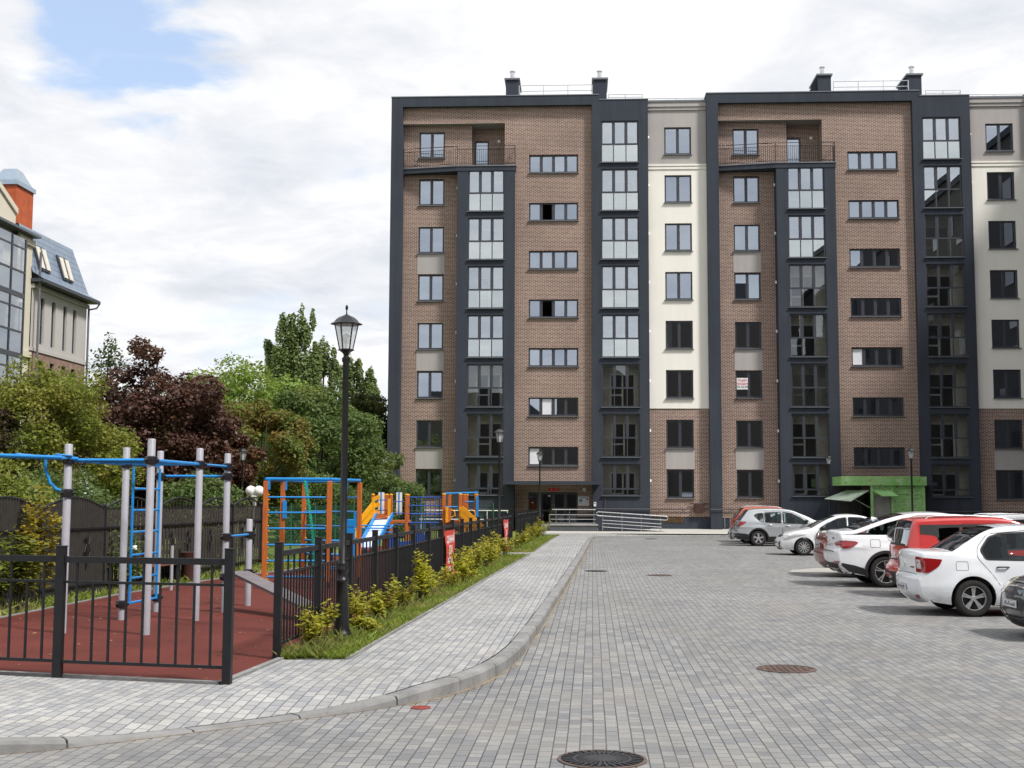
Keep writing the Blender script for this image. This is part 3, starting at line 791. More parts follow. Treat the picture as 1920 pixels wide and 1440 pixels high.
    for k, h in enumerate(slot_holes): WIN.append(('slot', h, YB, k, blk, 's'))
    for k, h in enumerate(left_holes + top_l): WIN.append(('win', h, YL, k, blk, 'w'))
    for k, h in enumerate(wh): WIN.append(('win', h, YW - (.05 if k > 1 else 0), k, blk, 'v'))
    WIN.append(('door', door_h[0], YD, 0, blk, 'd'))
rend.box(27.288, 30.45, YF, 77, ZB, 26.77)
for mb_, nm_, mt_ in ((brick, 'brick_facade', M_BRICK), (rend, 'charcoal_facade', M_RENDER), (ivory, 'ivory_facade', M_WHITE), (grey, 'grey_facade', M_GREY), (soff, 'soffit', plain('pale_soffit', (0.30, 0.29, 0.28), 0.8)), (band, 'metal_coping', M_SHEET)): mb_.build_each(nm_, mt_, house)
for kind, (a, b, c, d), y, k, blk, col in WIN:
    if kind == 'log':
        if k: window(house, a, b, c, d, y + .08, 3, c + (d - c) * .44, (M_GLASS_FILM if random.random() < .3 else M_GLASS_CLEAR) if k < (3 if blk == 0 else 5) else M_GLASS_LOG, .06, .13)
        else: window(house, a, b, c, d, y + .08, 3, c + (d - c) * .20, M_GLASS_CLEAR, .06, .15)
    elif kind == 'slot':
        op = {(0, 5): (1,), (0, 3): (1,)}.get((blk, k), ())
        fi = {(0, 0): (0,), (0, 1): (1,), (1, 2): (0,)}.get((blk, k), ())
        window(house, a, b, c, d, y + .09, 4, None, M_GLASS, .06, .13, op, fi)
    elif kind == 'win': window(house, a, b, c, d, y + .09, 2, None, M_GLASS_FILM if (k == 1 and col == 'w' and blk == 0) else M_GLASS, .065, .12)
    else: window(house, a, b, c, d, y + .05, 1, None, M_GLASS, .07, .1, sill=False)
# inside: storey slabs, back walls and the walls behind the glazed balconies
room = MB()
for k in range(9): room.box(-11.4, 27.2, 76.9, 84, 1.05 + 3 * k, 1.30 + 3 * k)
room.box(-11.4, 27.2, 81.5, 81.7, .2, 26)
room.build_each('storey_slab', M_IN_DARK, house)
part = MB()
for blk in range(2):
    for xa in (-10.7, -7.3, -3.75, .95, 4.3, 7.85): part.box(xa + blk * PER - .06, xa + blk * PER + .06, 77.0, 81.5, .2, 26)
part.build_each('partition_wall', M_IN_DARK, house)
bal = MB(); trim = MB(); dk = MB()
for blk in range(2):
    for (x0, x1, y, n) in ((-7.2, -3.9, YG, 7), (1.0, 4.25, YF, 8)):
        x0 += blk * PER; x1 += blk * PER
        for k in range(n):
            z0 = 1.3 + 3 * k; z1 = 4.05 + 3 * k
            dw = .78; xc = (x0 + x1) / 2 + (.22 if blk == 0 else -.15) * (1 if k % 2 else .6)
            wall(bal, x0, x1, z0, z1, y + 1.25, [(xc - dw, xc + dw, z0 + .12, z0 + 2.35)], .1)
            bal.box(x0, x1, y + .14, y + 1.25, z1 + .01, z1 + .13)
            for xx in (xc - dw, xc - .05, xc + dw - .10): trim.box(xx, xx + .10, y + 1.22, y + 1.30, z0 + .12, z0 + 2.35)
            trim.box(xc - dw + .1, xc - .05, y + 1.222, y + 1.298, z0 + 1.0, z0 + 1.1); trim.box(xc - dw + .1, xc + dw - .1, y + 1.224, y + 1.296, z0 + 2.27, z0 + 2.35)
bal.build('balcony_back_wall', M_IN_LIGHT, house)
trim.build('balcony_door_frame', M_WHITEP, house)
# body behind the facade
body = MB(); body.box(-11.47, 27.28, 82, 88, .2, 26.2); body.box(-11.44, -11.1, 77, 82, .2, 26.1); body.box(-11.3, 27.2, 77.2, 82, 25.9, 26.1); body.box(26.9, 27.28, 75.5, 82, .2, 26.1)
body.build('rear_wall', M_GREY, house)
# blinds, papers and curtains
cu = MB()
for i in range(14):
    x = -9.70 + i * .035; cu.add([(x, 76.02 + .03 * (i % 2), 3.70), (x + .035, 76.02 + .03 * ((i + 1) % 2), 3.70), (x + .035 - .012 * max(0, i - 6), 76.02 + .03 * ((i + 1) % 2), 2.2), (x - .012 * max(0, i - 6), 76.02 + .03 * (i % 2), 2.2)], [(0, 1, 2, 3)])
    x = -8.85 + i * .042; s0 = .030 * (i - 2); cu.add([(x, 76.02 + .03 * (i % 2), 3.70), (x + .042, 76.02 + .03 * ((i + 1) % 2), 3.70), (x + .042 + .10 - s0 * .4, 76.02 + .03 * ((i + 1) % 2), 2.45), (x + .10 - s0 * .4, 76.02 + .03 * (i % 2), 2.45)], [(0, 1, 2, 3)])
cu.build_each('curtain', plain('pale_curtain', (0.6, 0.58, 0.52), 0.9), house, fix=False)
# sales notice in one window of the right-hand half
ox = PER
nx0, nx1, nz0, nz1 = ox - 9.74, ox - 9.07, 8.66, 9.36
pp = MB(); pp.box(nx0, nx1, YL + .085, YL + .093, nz0, nz1)
pn_ = pp.build('paper_notice', M_WHITEP, house)
tx = MB()
for line, dz, mi in (('Отдел', .20, 0), ('продаж', .0, 0), ('79-55-99', -.21, 1)):
    merge(tx, text_mb(line, .19, mi, lambda u, v, w, dz=dz: ((nx0 + nx1) / 2 + u, YL + .082, (nz0 + nz1) / 2 + v + dz), bold=.004))
tx.build('lettering', [M_TEXTR, M_TEXTD], pn_, fix=False)
# roof: chimneys, flues, safety rails
for blk in range(2):
    o_ = blk * PER
    for (x0, x1, z1, y) in ((-4.46, -3.66, 28.22, 76.2), (1.02, 1.86, 28.16, 76.2)):
        c = MB(); c.box(x0 + o_, x1 + o_, y, y + 2.4, 26, z1)
        if blk: c.prism([(x0 + o_ - .75, 26.8), (x0 + o_ - .003, 26.8), (x0 + o_ - .003, z1 - .1), (x0 + o_ - .55, 27.25)], y + .3, y + 2.3, 'XZ')
        ch = c.build('chimney', M_RENDER, house)
        c = MB(); c.box(x0 + o_ - .09, x1 + o_ + .09, y - .09, y + 2.5, z1 + .001, z1 + .11); c.build('chimney_cap', M_SHEET, ch)
        c = MB(); xc = (x0 + x1) / 2 + o_ + (-.02); c.lathe([(.13, z1 + .1), (.13, z1 + .70), (.18, z1 + .70), (.18, z1 + .76), (.0, z1 + .82)], (xc, y + .6, 0), 14); c.build('flue_pipe', M_ZINC, ch, smooth=True)
    rl = MB()
    for xa, xb, zb, hh, y in ((-3.6, .95, 26.83, .72, 75.8), (1.95, 4.05, 26.51, .36, 75.7), (4.4, 7.9, 26.46, .22, 76.0)):
        n = max(2, round((xb - xa) / 1.45)); 
        for i in range(n + 1):
            x = xa + (xb - xa) * i / n + o_; rl.tube((x, y, zb - .2), (x, y, zb + hh + .15), .026, 5)
        for q in (.15 + hh, .15 + hh * .5): rl.tube((xa + o_, y, zb + q), (xb + o_, y, zb + q), .024, 5)
        rl.tube((xb + o_, y, zb + hh + .15), (xb + o_, y + .9, zb - .1), .017, 5)
    rl.build('roof_rail', M_ZINC, house)
    # top balcony railing
    br = MB(); pts = [(-10.74 + o_, 75.46), (-7.36 + o_, YG + .04), (-3.80 + o_, YG + .04), (-3.80 + o_, YB - .02)]
    for a, b in zip(pts[:-1], pts[1:]):
        n = max(2, round(math.hypot(b[0] - a[0], b[1] - a[1]) / .115))
        for z in (23.62, 23.42, 22.52): br.tube((*a, z), (*b, z), .021 if z > 23.5 else .014, 5)
        for i in range(n + 1):
            x = a[0] + (b[0] - a[0]) * i / n; y = a[1] + (b[1] - a[1]) * i / n
            br.tube((x, y, 22.40), (x, y, 23.42), .011, 4)
        br.tube((*a, 22.4), (*a, 23.64), .025, 6)
    br.build('balcony_railing', M_FENCE, house)
    lb = MB(); lb.box(-4.98 + o_, -4.80 + o_, YD - .10, YD - .002, 24.28, 24.46); lb.build('balcony_lamp', M_WHITEP, house, bevel=.02)
    # vent hoods on the flank of the balcony tower and of the right tower
    vh = MB()
    for k in range(7):
        z = 3.05 + 3 * k
        vh.prism([(75.26, z), (75.42, z), (75.41, z + .15), (75.36, z + .17)], -7.42 + o_, -7.332 + o_, 'YZ')
    for k in range(8):
        z = 3.05 + 3 * k
        vh.prism([(75.10, z), (75.26, z), (75.25, z + .15), (75.2, z + .17)], 4.342 + o_, 4.42 + o_, 'YZ')
    vh.build_each('vent_hood', M_WHITEP, house)
    # entrance: canopy, glazed doors
    cn = MB(); cn.box(-4.30 + o_, 1.34 + o_, 73.55, YB - .002, 2.90, 3.01); cn.box(-4.34 + o_, 1.38 + o_, 73.50, 73.548, 2.86, 3.06); cn.build('entrance_canopy', M_RENDER, house)
    dr = MB(); x0, x1 = -2.98 + o_, .02 + o_; y = YE + .05; bars = [0, .57, .70, .86, 1.56, 1.70, 2.28, 2.44, 2.90]
    for xa, xb in ((0, .05), (.52, .82), (1.40, 1.62), (2.16, 2.36), (2.92, 3.0)): dr.box(x0 + xa, x0 + xb, y, y + .07, .5, 2.42)
    dr.box(x0 + .05, x1 - .08, y + .002, y + .068, 2.30, 2.42); dr.box(x0 + .05, x1 - .08, y + .002, y + .068, .5, .66); dr.box(x0 + .82, x0 + 2.16, y + .004, y + .066, 1.28, 1.36)
    d_ = dr.build('entrance_door', M_FRAME, house)
    pg = MB(); pg.add([(x0, y + .035, .5), (x1, y + .035, .5), (x1, y + .035, 2.42), (x0, y + .035, 2.42)], [(0, 1, 2, 3)]); pg.build('pane', glass_mat('door_glass', .10, (.35, .35, .33), .02), d_)
    hd = MB(); hd.tube((x0 + 1.44, y - .05, 1.2), (x0 + 1.44, y - .05, 1.7), .015, 6); hd.tube((x0 + 1.58, y - .05, 1.2), (x0 + 1.58, y - .05, 1.7), .015, 6); hd.build('handle', M_STEEL, d_)
    lb = MB(); lb.box(x0 + 1.2, x0 + 1.34, y - .004, y - .001, 2.16, 2.24); lb.box(x0 + .20, x0 + .32, y + .03, y + .034, 1.78, 1.81); lb.build('door_label', M_WHITEP, d_)
lp = MB(); lp.lathe([(0, 0), (.10, -.005), (.11, -.04), (.08, -.08), (0, -.09)], (.42, YE, 2.60), 14, axis='Y'); lp.build('entrance_lamp', M_WHITEP, house, smooth=True)
# gas pipe with brackets, meter box, basement opening
gp = MB()
def pipe(pts, r=.03): gp.path(pts, r, 6)
pipe([(-3.78, YG - .10, 1.42), (-7.3, YG - .10, 1.42), (-7.45, YG + .2, 1.42), (-7.45, YL - .1, 1.42)], .02)
pipe([(.95, YF - .09, 1.44), (4.40, YF - .09, 1.44), (4.45, YW - .1, 1.44), (7.84, YW - .1, 1.44), (7.88, YF - .09, 1.44), (8.66, YF - .09, 1.44), (8.70, YL - .1, 1.44), (12.0, YL - .1, 1.44)])
pipe([(20.4, YF - .09, 1.38), (23.75, YF - .09, 1.38), (23.8, YW - .1, 1.38), (27.2, YW - .1, 1.38)])
pipe([(1.66, YF - .09, 1.44), (1.66, YF - .09, 2.0), (1.66, YF - .03, 2.05)], .018)
for x in (1.6, 2.6, 3.6): gp.box(x, x + .03, YF - .11, YF, 1.34, 1.41)
for x in (4.9, 6.3, 7.5, 9.2): gp.box(x, x + .03, YW - .12, YW, 1.32, 1.41)
gp.build('gas_pipe', plain('pipe_paint', (0.085, 0.075, 0.08), 0.5), house)
bx = MB(); bx.box(6.98, 7.50, YW - .22, YW - .02, 1.22, 1.78); bx.box(7.05, 7.43, YW - .235, YW - .222, 1.28, 1.72); bx.tube((6.7, YW - .1, 1.78), (7.8, YW - .1, 1.78), .03, 6)
bx.build('gas_meter_box', M_BROWN, house, bevel=.012)
hb = MB(); hb.box(5.2, 6.35, YW + .012, YW + .028, .62, .97); hb.build('basement_hatch', plain('rusty_hatch', (0.07, 0.045, 0.025), 0.9, 0, .2, .5, 5), house)
gr = MB()
for i in range(3): gr.box(8.80 + i * .32, 8.84 + i * .32, YL + .005, YL + .018, .35, .92)
gr.build_each('basement_grating', M_ZINC, house)
# porch: steps, platform, ramp  (one masonry piece each)
pc = MB(); pc.box(-1.62, 1.15, 72.1, YE - .02, .13, .50); pch = pc.build('porch', plain('porch_render', (0.075, 0.077, 0.085), 0.85), house)
pc = MB(); pc.box(-1.66, 1.19, 72.06, YE - .02, .502, .545); pc.box(-3.0, -1.66, 73.3, YE - .02, .13, .54); pc.box(-3.0, -1.66, 72.9, 73.298, .13, .40); pc.box(-3.0, -1.66, 72.5, 72.898, .13, .27); pc.build('step', plain('step_granite', (0.30, 0.29, 0.28), 0.8, 0, .3, .3, 8), house)
pc = MB(); pc.prism([(1.2, .13), (5.25, .13), (5.25, .17), (1.2, .48)], 72.15, 73.6, 'XZ'); pc.build('ramp', M_RENDER, house)

# ------------------------------------------------------------------ things fixed to the front of the house
t = thing('handrail', 'short steel handrail with four bars at the top of the porch steps', 'handrail', (-.2, 72.2, .545))
h = MB()
for x in (-1.60, -1.22, -.45, .95): h.tube((x, 72.2, .5), (x, 72.2, 1.40 if x > -1.5 else 1.15), .021, 6)
for z, x0 in ((1.42, -1.45), (1.12, -1.62), (.86, -1.55), (.64, -1.55)): h.tube((x0, 72.2, z), (1.05, 72.2, z), .026 if z > 1.4 else .016, 7)
h.tube((-1.60, 72.2, .5), (-1.62, 72.2, 1.12), .02, 6)
for z in (1.12, .86, .64): h.tube((-1.60, 72.2, z), (-1.60, 73.6, z), .016, 6)
h.build('rail_bars', M_STEEL, t, smooth=True)
t = thing('handrail', 'long sloping steel handrail with looped ends along the wheelchair ramp', 'handrail', (3.2, 72.05, .13))
h = MB(); zt = lambda x: 1.30 - (x - 1.15) * .062
for x in (1.45, 2.55, 3.65, 4.75): h.tube((x, 72.05, .13), (x, 72.05, zt(x)), .02, 6)
lo = [(1.2, 72.05, zt(1.2)), (5.05, 72.05, zt(5.05)), (5.13, 72.05, zt(5.1) - .03), (5.16, 72.05, zt(5.1) - .11), (5.13, 72.05, zt(5.1) - .19), (5.05, 72.05, zt(5.05) - .22), (1.2, 72.05, zt(1.2) - .22), (1.12, 72.05, zt(1.2) - .18), (1.09, 72.05, zt(1.2) - .11), (1.12, 72.05, zt(1.2) - .03), (1.2, 72.05, zt(1.2))]
h.path(lo, .027, 7)
for q in (.46, .64, .85): h.tube((1.42, 72.05, zt(1.42) - q), (4.80, 72.05, max(.18, zt(4.8) - q)), .018, 6)
h.build('rail_bars', M_STEEL, t, smooth=True)
t = thing('handrail', 'pale steel railing with two bars behind the play tower, along the foot of the house', 'handrail', (-6.5, 73.6, .13))
h = MB()
for x in (-9.2, -7.9, -6.6, -5.3, -4.1): h.tube((x, 73.6, .1), (x, 73.6, 1.32), .022, 6)
for a, b in ((-9.3, -6.65), (-6.5, -5.0), (-4.95, -4.05)):
    for z in (1.32, .80): h.tube((a, 73.6, z), (b, 73.6, z), .03, 7)
h.build('rail_bars', M_WHITEP, t, smooth=True)
s = MB(); s.box(-.93 + .98, .72, YE - .04, YE - .006, 1.62, 2.18)
t = thing('notice_board', 'silver notice board with small blue marks on the brick beside the entrance door', 'notice board', (.38, YE - .02, 1.62))
s.build('board', plain('silver_board', (0.80, 0.81, 0.83), .4, 0), t)
s = MB(); s.box(.10, .30, YE - .046, YE - .041, 1.84, 2.02, 0); s.box(.17, .27, YE - .05, YE - .0462, 1.89, 1.96, 1)
for i in range(6): s.box(.12 + i * .085, .18 + i * .085, YE - .046, YE - .041, 2.07, 2.11, 1)
s.box(.56, .68, YE - .046, YE - .041, 1.98, 2.05, 1); s.box(.10, .26, YE - .046, YE - .041, 1.75, 1.78, 0)
s.build('printed_marks', [plain('pale_blue_print', (.25, .52, .66), .5), M_TEXTD], t)
t = thing('house_sign', 'small red number sign above the glazed entrance door', 'sign', (-1.42, YE - .03, 2.52))
s = MB(); s.box(-1.76, -1.10, YE - .04, YE - .006, 2.50, 2.68); s.build('sign_plate', M_ORED, t)
merge(s := MB(), text_mb('1', .17, 0, lambda u, v, w: (-1.56 + u, YE - .044, 2.59 + v), bold=.008)); merge(s, text_mb('1-27', .12, 0, lambda u, v, w: (-1.30 + u, YE - .044, 2.59 + v)))
s.build('lettering', plain('faded_lettering', (.60, .35, .33), .6), t, fix=False)
t = thing('intercom_box', 'small white box on the charcoal wall to the right of the entrance', 'box', (1.02, YF - .03, 1.58))
s = MB(); s.box(.97, 1.12, YF - .05, YF - .003, 1.58, 1.84); s.build('casing', M_WHITEP, t, bevel=.01); s = MB(); s.box(1.0, 1.09, YF - .056, YF - .051, 1.74, 1.79); s.build('display', M_TEXTD, t)
# ------------------------------------------------------------------ the older house on the left
BX = -28.0
lh = thing('mansard_house', 'older cream and grey house with steep blue-grey tiled roof behind the trees', 'house', (BX - 3, 66, 0))
def tiles_mat():
    t = NT('blue_grey_tile'); p = t.pos(); sp = t.n('ShaderNodeSeparateXYZ'); t.l(p, sp.inputs[0])
    v = t.n('ShaderNodeCombineXYZ', X=sp.outputs[1], Y=sp.outputs[2]).outputs[0]
    b = t.n('ShaderNodeTexBrick', Scale=1.0); t.l(v, b.inputs['Vector']); b.inputs['Brick Width'].default_value = .30; b.inputs['Row Height'].default_value = .33; b.inputs['Mortar Size'].default_value = .02
    b.inputs['Color1'].default_value = (.16, .21, .28, 1); b.inputs['Color2'].default_value = (.20, .26, .34, 1); b.inputs['Mortar'].default_value = (.07, .09, .13, 1)
    t.bsdf(b.outputs['Color'], .4, 0, .5, t.bump(b.outputs['Fac'], -.5, .03)); return t.m
M_TILE = tiles_mat()
M_CREAM = plain('cream_render', (.62, .57, .46), .85, 0, .3, .05, .5)
M_LGREY = plain('pale_grey_render', (.46, .44, .42), .85, 0, .3, .05, .5)
M_OBRICK = plain('orange_brick', (.42, .095, .035), .8, 0, .3, .2, 3)
M_MBRICK = plain('mottled_brick', (.27, .175, .145), .85, 0, .3, .35, 2.5)
def ywall(mb, y0, y1, z0, z1, x, holes=(), depth=.2, mi=0):
    ys = sorted({y0, y1, *[v for h in holes for v in h[:2] if y0 < v < y1]}); zs = sorted({z0, z1, *[v for h in holes for v in h[2:] if z0 < v < z1]})
    for a, b in zip(ys[:-1], ys[1:]):
        for c, d in zip(zs[:-1], zs[1:]):
            if any(h[0] < (a + b) / 2 < h[1] and h[2] < (c + d) / 2 < h[3] for h in holes): continue
            mb.add([(x, a, c), (x, b, c), (x, b, d), (x, a, d)], [(0, 1, 2, 3)], mi)
    for a, b, c, d in holes:
        q = x - depth
        mb.add([(x, a, c), (q, a, c), (q, a, d), (x, a, d)], [(0, 1, 2, 3)], mi); mb.add([(x, b, c), (x, b, d), (q, b, d), (q, b, c)], [(0, 1, 2, 3)], mi)
        mb.add([(x, a, d), (q, a, d), (q, b, d), (x, b, d)], [(0, 1, 2, 3)], mi); mb.add([(x, a, c), (x, b, c), (q, b, c), (q, a, c)], [(0, 1, 2, 3)], mi)
def ywin(parent, a, b, c, d, x, bars=()):
    f = MB(); w = .09
    f.box(x - .06, x, a, a + w, c, d); f.box(x - .06, x, b - w, b, c, d); f.box(x - .06, x, a + w, b - w, d - w, d); f.box(x - .06, x, a + w, b - w, c, c + w)
    for z in bars: f.box(x - .058, x - .002, a + w, b - w, z - .05, z + .05)
    o = f.build('window', M_FRAME, parent); p = MB(); p.add([(x - .04, a, c), (x - .04, b, c), (x - .04, b, d), (x - .04, a, d)], [(0, 1, 2, 3)]); p.build('pane', M_GLASS, o)
low = MB(); wl = [63.2, 64.6, 66.1, 67.4]
hl = [(y, y + .5, 9.95, 12.4) for y in wl]; hb_ = [(y, y + .55, 6.8, 9.1) for y in wl]
ywall(low, 62.1, 69.3, 9.55, 13.2, BX, hl, .2, 0); ywall(low, 62.1, 69.3, 0, 9.55, BX, hb_, .2, 1)
low.box(-40, BX - .002, 69.1, 69.3, 0, 9.55, 1); low.box(-40, BX - .002, 69.1, 69.3, 9.552, 13.2, 0)
low.box(BX - .1, BX + .12, 62.1, 69.42, 12.75, 12.95, 0); low.box(BX - .1, BX + .06, 62.1, 69.36, 9.5, 9.68, 0)
low.box(BX - 1.2, BX - .9, 62, 69, 0, 13, 2)
low.build('wall', [M_LGREY, M_MBRICK, M_IN_DARK], lh)
for a, b, c, d in hl: ywin(lh, a, b, c, d, BX - .12, (11.0,))
for a, b, c, d in hb_: ywin(lh, a, b, c, d, BX - .12)
ev = MB(); ev.box(BX - 1.2, BX + .62, 62.0, 69.75, 13.05, 13.22); lr = ev.build('eaves', plain('dark_eaves', (.05, .055, .07), .6), lh)
rf = MB(); e0, e1, rt = BX + .60, 69.72, 16.1
rf.add([(e0, 62, 13.23), (e0, e1, 13.23), (BX + .05, 69.35, 13.55), (BX - .80, 68.9, rt), (BX - .80, 62, rt), (BX + .05, 62, 13.55), (-40, 68.9, rt), (-40, 69.35, 13.55), (-40, e1, 13.23), (-40, 62, rt + .6), (-40, 68, rt + .4)],
       [(0, 1, 2, 5), (5, 2, 3, 4), (1, 8, 7, 2), (2, 7, 6, 3), (4, 3, 6, 9)])
ro = rf.build('mansard_roof', M_TILE, lh, fix=False)
for y in (63.2, 66.2):
    sk = MB()
    for q in (0, .72):
        a = (BX - .06, y + q, 13.85); b = (BX - .50, y + q, 15.2)
        sk.beam((a[0] + .07, a[1], a[2]), (b[0] + .07, b[1], b[2]), .62, .08, up=(1, 0, .3))
    s_ = sk.build('skylight', M_FRAME, ro); sk = MB()
    for q in (0, .72): sk.beam((BX - .10 + .165, y + q, 13.95), (BX - .46 + .165, y + q, 15.1), .46, .05, up=(1, 0, .3))
    sk.build('pane', plain('skylight_glass', (.62, .58, .50), .25), s_)
gt = MB(); gt.tube((BX + .10, 69.35, 12.75), (BX + .10, 69.35, 0), .06, 6); gt.path([(e0, 69.7, 13.1), (BX + .45, 69.6, 12.8), (BX + .12, 69.4, 12.7)], .05, 6); gt.tube((BX + .35, 62.2, 14.6), (BX + .35, 62.2, 0), .06, 6); gt.build('downpipe', plain('downpipe', (.12, .12, .14), .5), lh)
TX = BX - .05
tl = MB(); hw = [(60.75, 61.25, 12.75 - 3.0 * k, 14.8 - 3.0 * k) for k in range(4)]
ywall(tl, 60.4, 62.1, 0, 15.3, TX, hw, .2); tl.box(-40, TX - .002, 62.0, 62.1, 0, 15.3); tl.box(-40, TX - .3, 46, 60.4, 0, 15.3)
for z in (9.1, 14.85): tl.box(TX - .1, TX + .12, 60.4, 62.18, z, z + .3)
tl.prism([(52.4, 15.5), (60.9, 15.5), (60.9, 16.35), (60.4, 16.5), (57.2, 17.9), (52.4, 16.3)], TX - 1.0, TX - .4, 'YZ'); tl.prism([(60.95, 16.3), (60.95, 16.6), (57.2, 18.2), (57.2, 17.9)], TX - 1.0, TX - .3, 'YZ')
tl.build('tall_wall', M_CREAM, lh)
for a, b, c, d in hw: ywin(lh, a, b, c, d, TX - .12, ((c + d) / 2,))
gd = MB(); gp_ = MB()
for k in range(4):
    z = 2.9 + 3.0 * k + .2
    gd.box(TX - .1, TX + .5, 46, 60.35, z - .25, z)
    for y in np.arange(46.75, 60.3, 1.5): gd.box(TX + .44, TX + .5, y, y + .10, z, z + 2.75)
    gd.box(TX + .45, TX + .49, 46, 60.35, z + 1.0, z + 1.1); gd.box(TX + .45, TX + .49, 46, 60.35, z + 2.2, z + 2.28)
    gp_.add([(TX + .46, 46, z), (TX + .46, 60.35, z), (TX + .46, 60.35, z + 2.75), (TX + .46, 46, z + 2.75)], [(0, 1, 2, 3)])
lb_ = MB(); rr_ = random.Random(5)
for k in range(4):
    z = 3.1 + 3.0 * k
    gd.box(TX + .40, TX + .43, 46, 60.35, z, z + .98)
    for y in np.arange(46.75, 59.5, 1.5):
        if rr_.random() < .75: lb_.box(TX + .12, TX + .15, y + .2, y + rr_.uniform(.8, 1.4), z + 1.12, z + 2.2)
lb_.build_each('curtain', plain('house_curtain', (.55, .54, .52), .9), lh)
g_ = gd.build('glazed_balcony', M_FRAME, lh); gp_.build('pane', glass_mat('tinted_balcony_glass', .05, (.55, .57, .60), .02, fk=.35), g_)
tr = MB(); tr.prism([(46, 15.3), (62.2, 15.3), (62.2, 15.42), (46, 15.42)], TX - 6, TX + .40, 'YZ'); tr.prism([(TX + .36, 15.421), (TX - 1.6, 15.9), (-40, 15.9), (-40, 15.421)], 46, 62.4, 'XZ'); tr.build('tall_roof', plain('dark_sheet_roof', (.10, .115, .14), .5), lh)
cm = MB(); cm.box(-31.2, -29.75, 63.6, 65.7, 14, 18.55); c_ = cm.build('chimney', M_OBRICK, lh)
cm = MB(); cm.box(-31.3, -29.65, 63.5, 65.8, 18.55, 18.8); cm.add([(-31.2, 63.6, 18.8), (-29.75, 63.6, 18.8), (-29.75, 65.7, 18.8), (-31.2, 65.7, 18.8), (-30.8, 64.3, 19.6), (-30.1, 64.3, 19.6), (-30.1, 65.0, 19.6), (-30.8, 65.0, 19.6)], [(0, 1, 5, 4), (1, 2, 6, 5), (2, 3, 7, 6), (3, 0, 4, 7), (4, 5, 6, 7)]); cm.build('chimney_cap', plain('cap_zinc', (.36, .44, .52), .35, .6), c_)

# ------------------------------------------------------------------ neighbours that show as reflections in the windows
rw = thing('apartment_wing', 'tall brown wing on the right that shows as a dark shape in the right-hand windows', 'apartment building', (34, 30, 0))
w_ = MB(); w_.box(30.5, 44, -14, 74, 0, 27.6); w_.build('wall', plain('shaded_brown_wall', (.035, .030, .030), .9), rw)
w_ = MB(); w_.box(30.3, 44.2, -14.2, 74.2, 27.6, 28.1)
for y in (2, 24, 46): w_.box(32, 33.2, y, y + 1.3, 28.1, 29.8)
w_.build('roof', M_RENDER, rw)
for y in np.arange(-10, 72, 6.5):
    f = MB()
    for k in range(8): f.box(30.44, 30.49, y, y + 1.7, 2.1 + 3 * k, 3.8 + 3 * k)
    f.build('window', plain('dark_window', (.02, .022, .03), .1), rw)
bk = thing('gabled_house', 'gabled house across the court that shows as a dark skyline in the lower windows', 'house', (0, -34, 0))
w_ = MB(); w_.box(-26, -3, -42, -30, 0, 13.5); w_.box(-3, 12, -42, -29.6, 0, 19); w_.box(12, 30, -42, -29.8, 0, 28.5); w_.box(30, 64, -42, -29.9, 0, 22)  # rightmost block is added, unseen, to close a sky gap in window reflections
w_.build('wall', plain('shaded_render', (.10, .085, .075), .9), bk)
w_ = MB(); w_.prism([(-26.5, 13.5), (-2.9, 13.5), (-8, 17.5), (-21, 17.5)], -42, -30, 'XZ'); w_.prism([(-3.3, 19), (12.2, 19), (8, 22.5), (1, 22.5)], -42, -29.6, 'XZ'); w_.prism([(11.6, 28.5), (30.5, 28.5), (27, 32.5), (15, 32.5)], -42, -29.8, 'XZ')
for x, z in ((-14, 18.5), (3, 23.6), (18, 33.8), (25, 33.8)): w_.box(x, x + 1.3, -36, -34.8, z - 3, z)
w_.build('roof', plain('slate_roof', (.05, .055, .065), .5), bk)
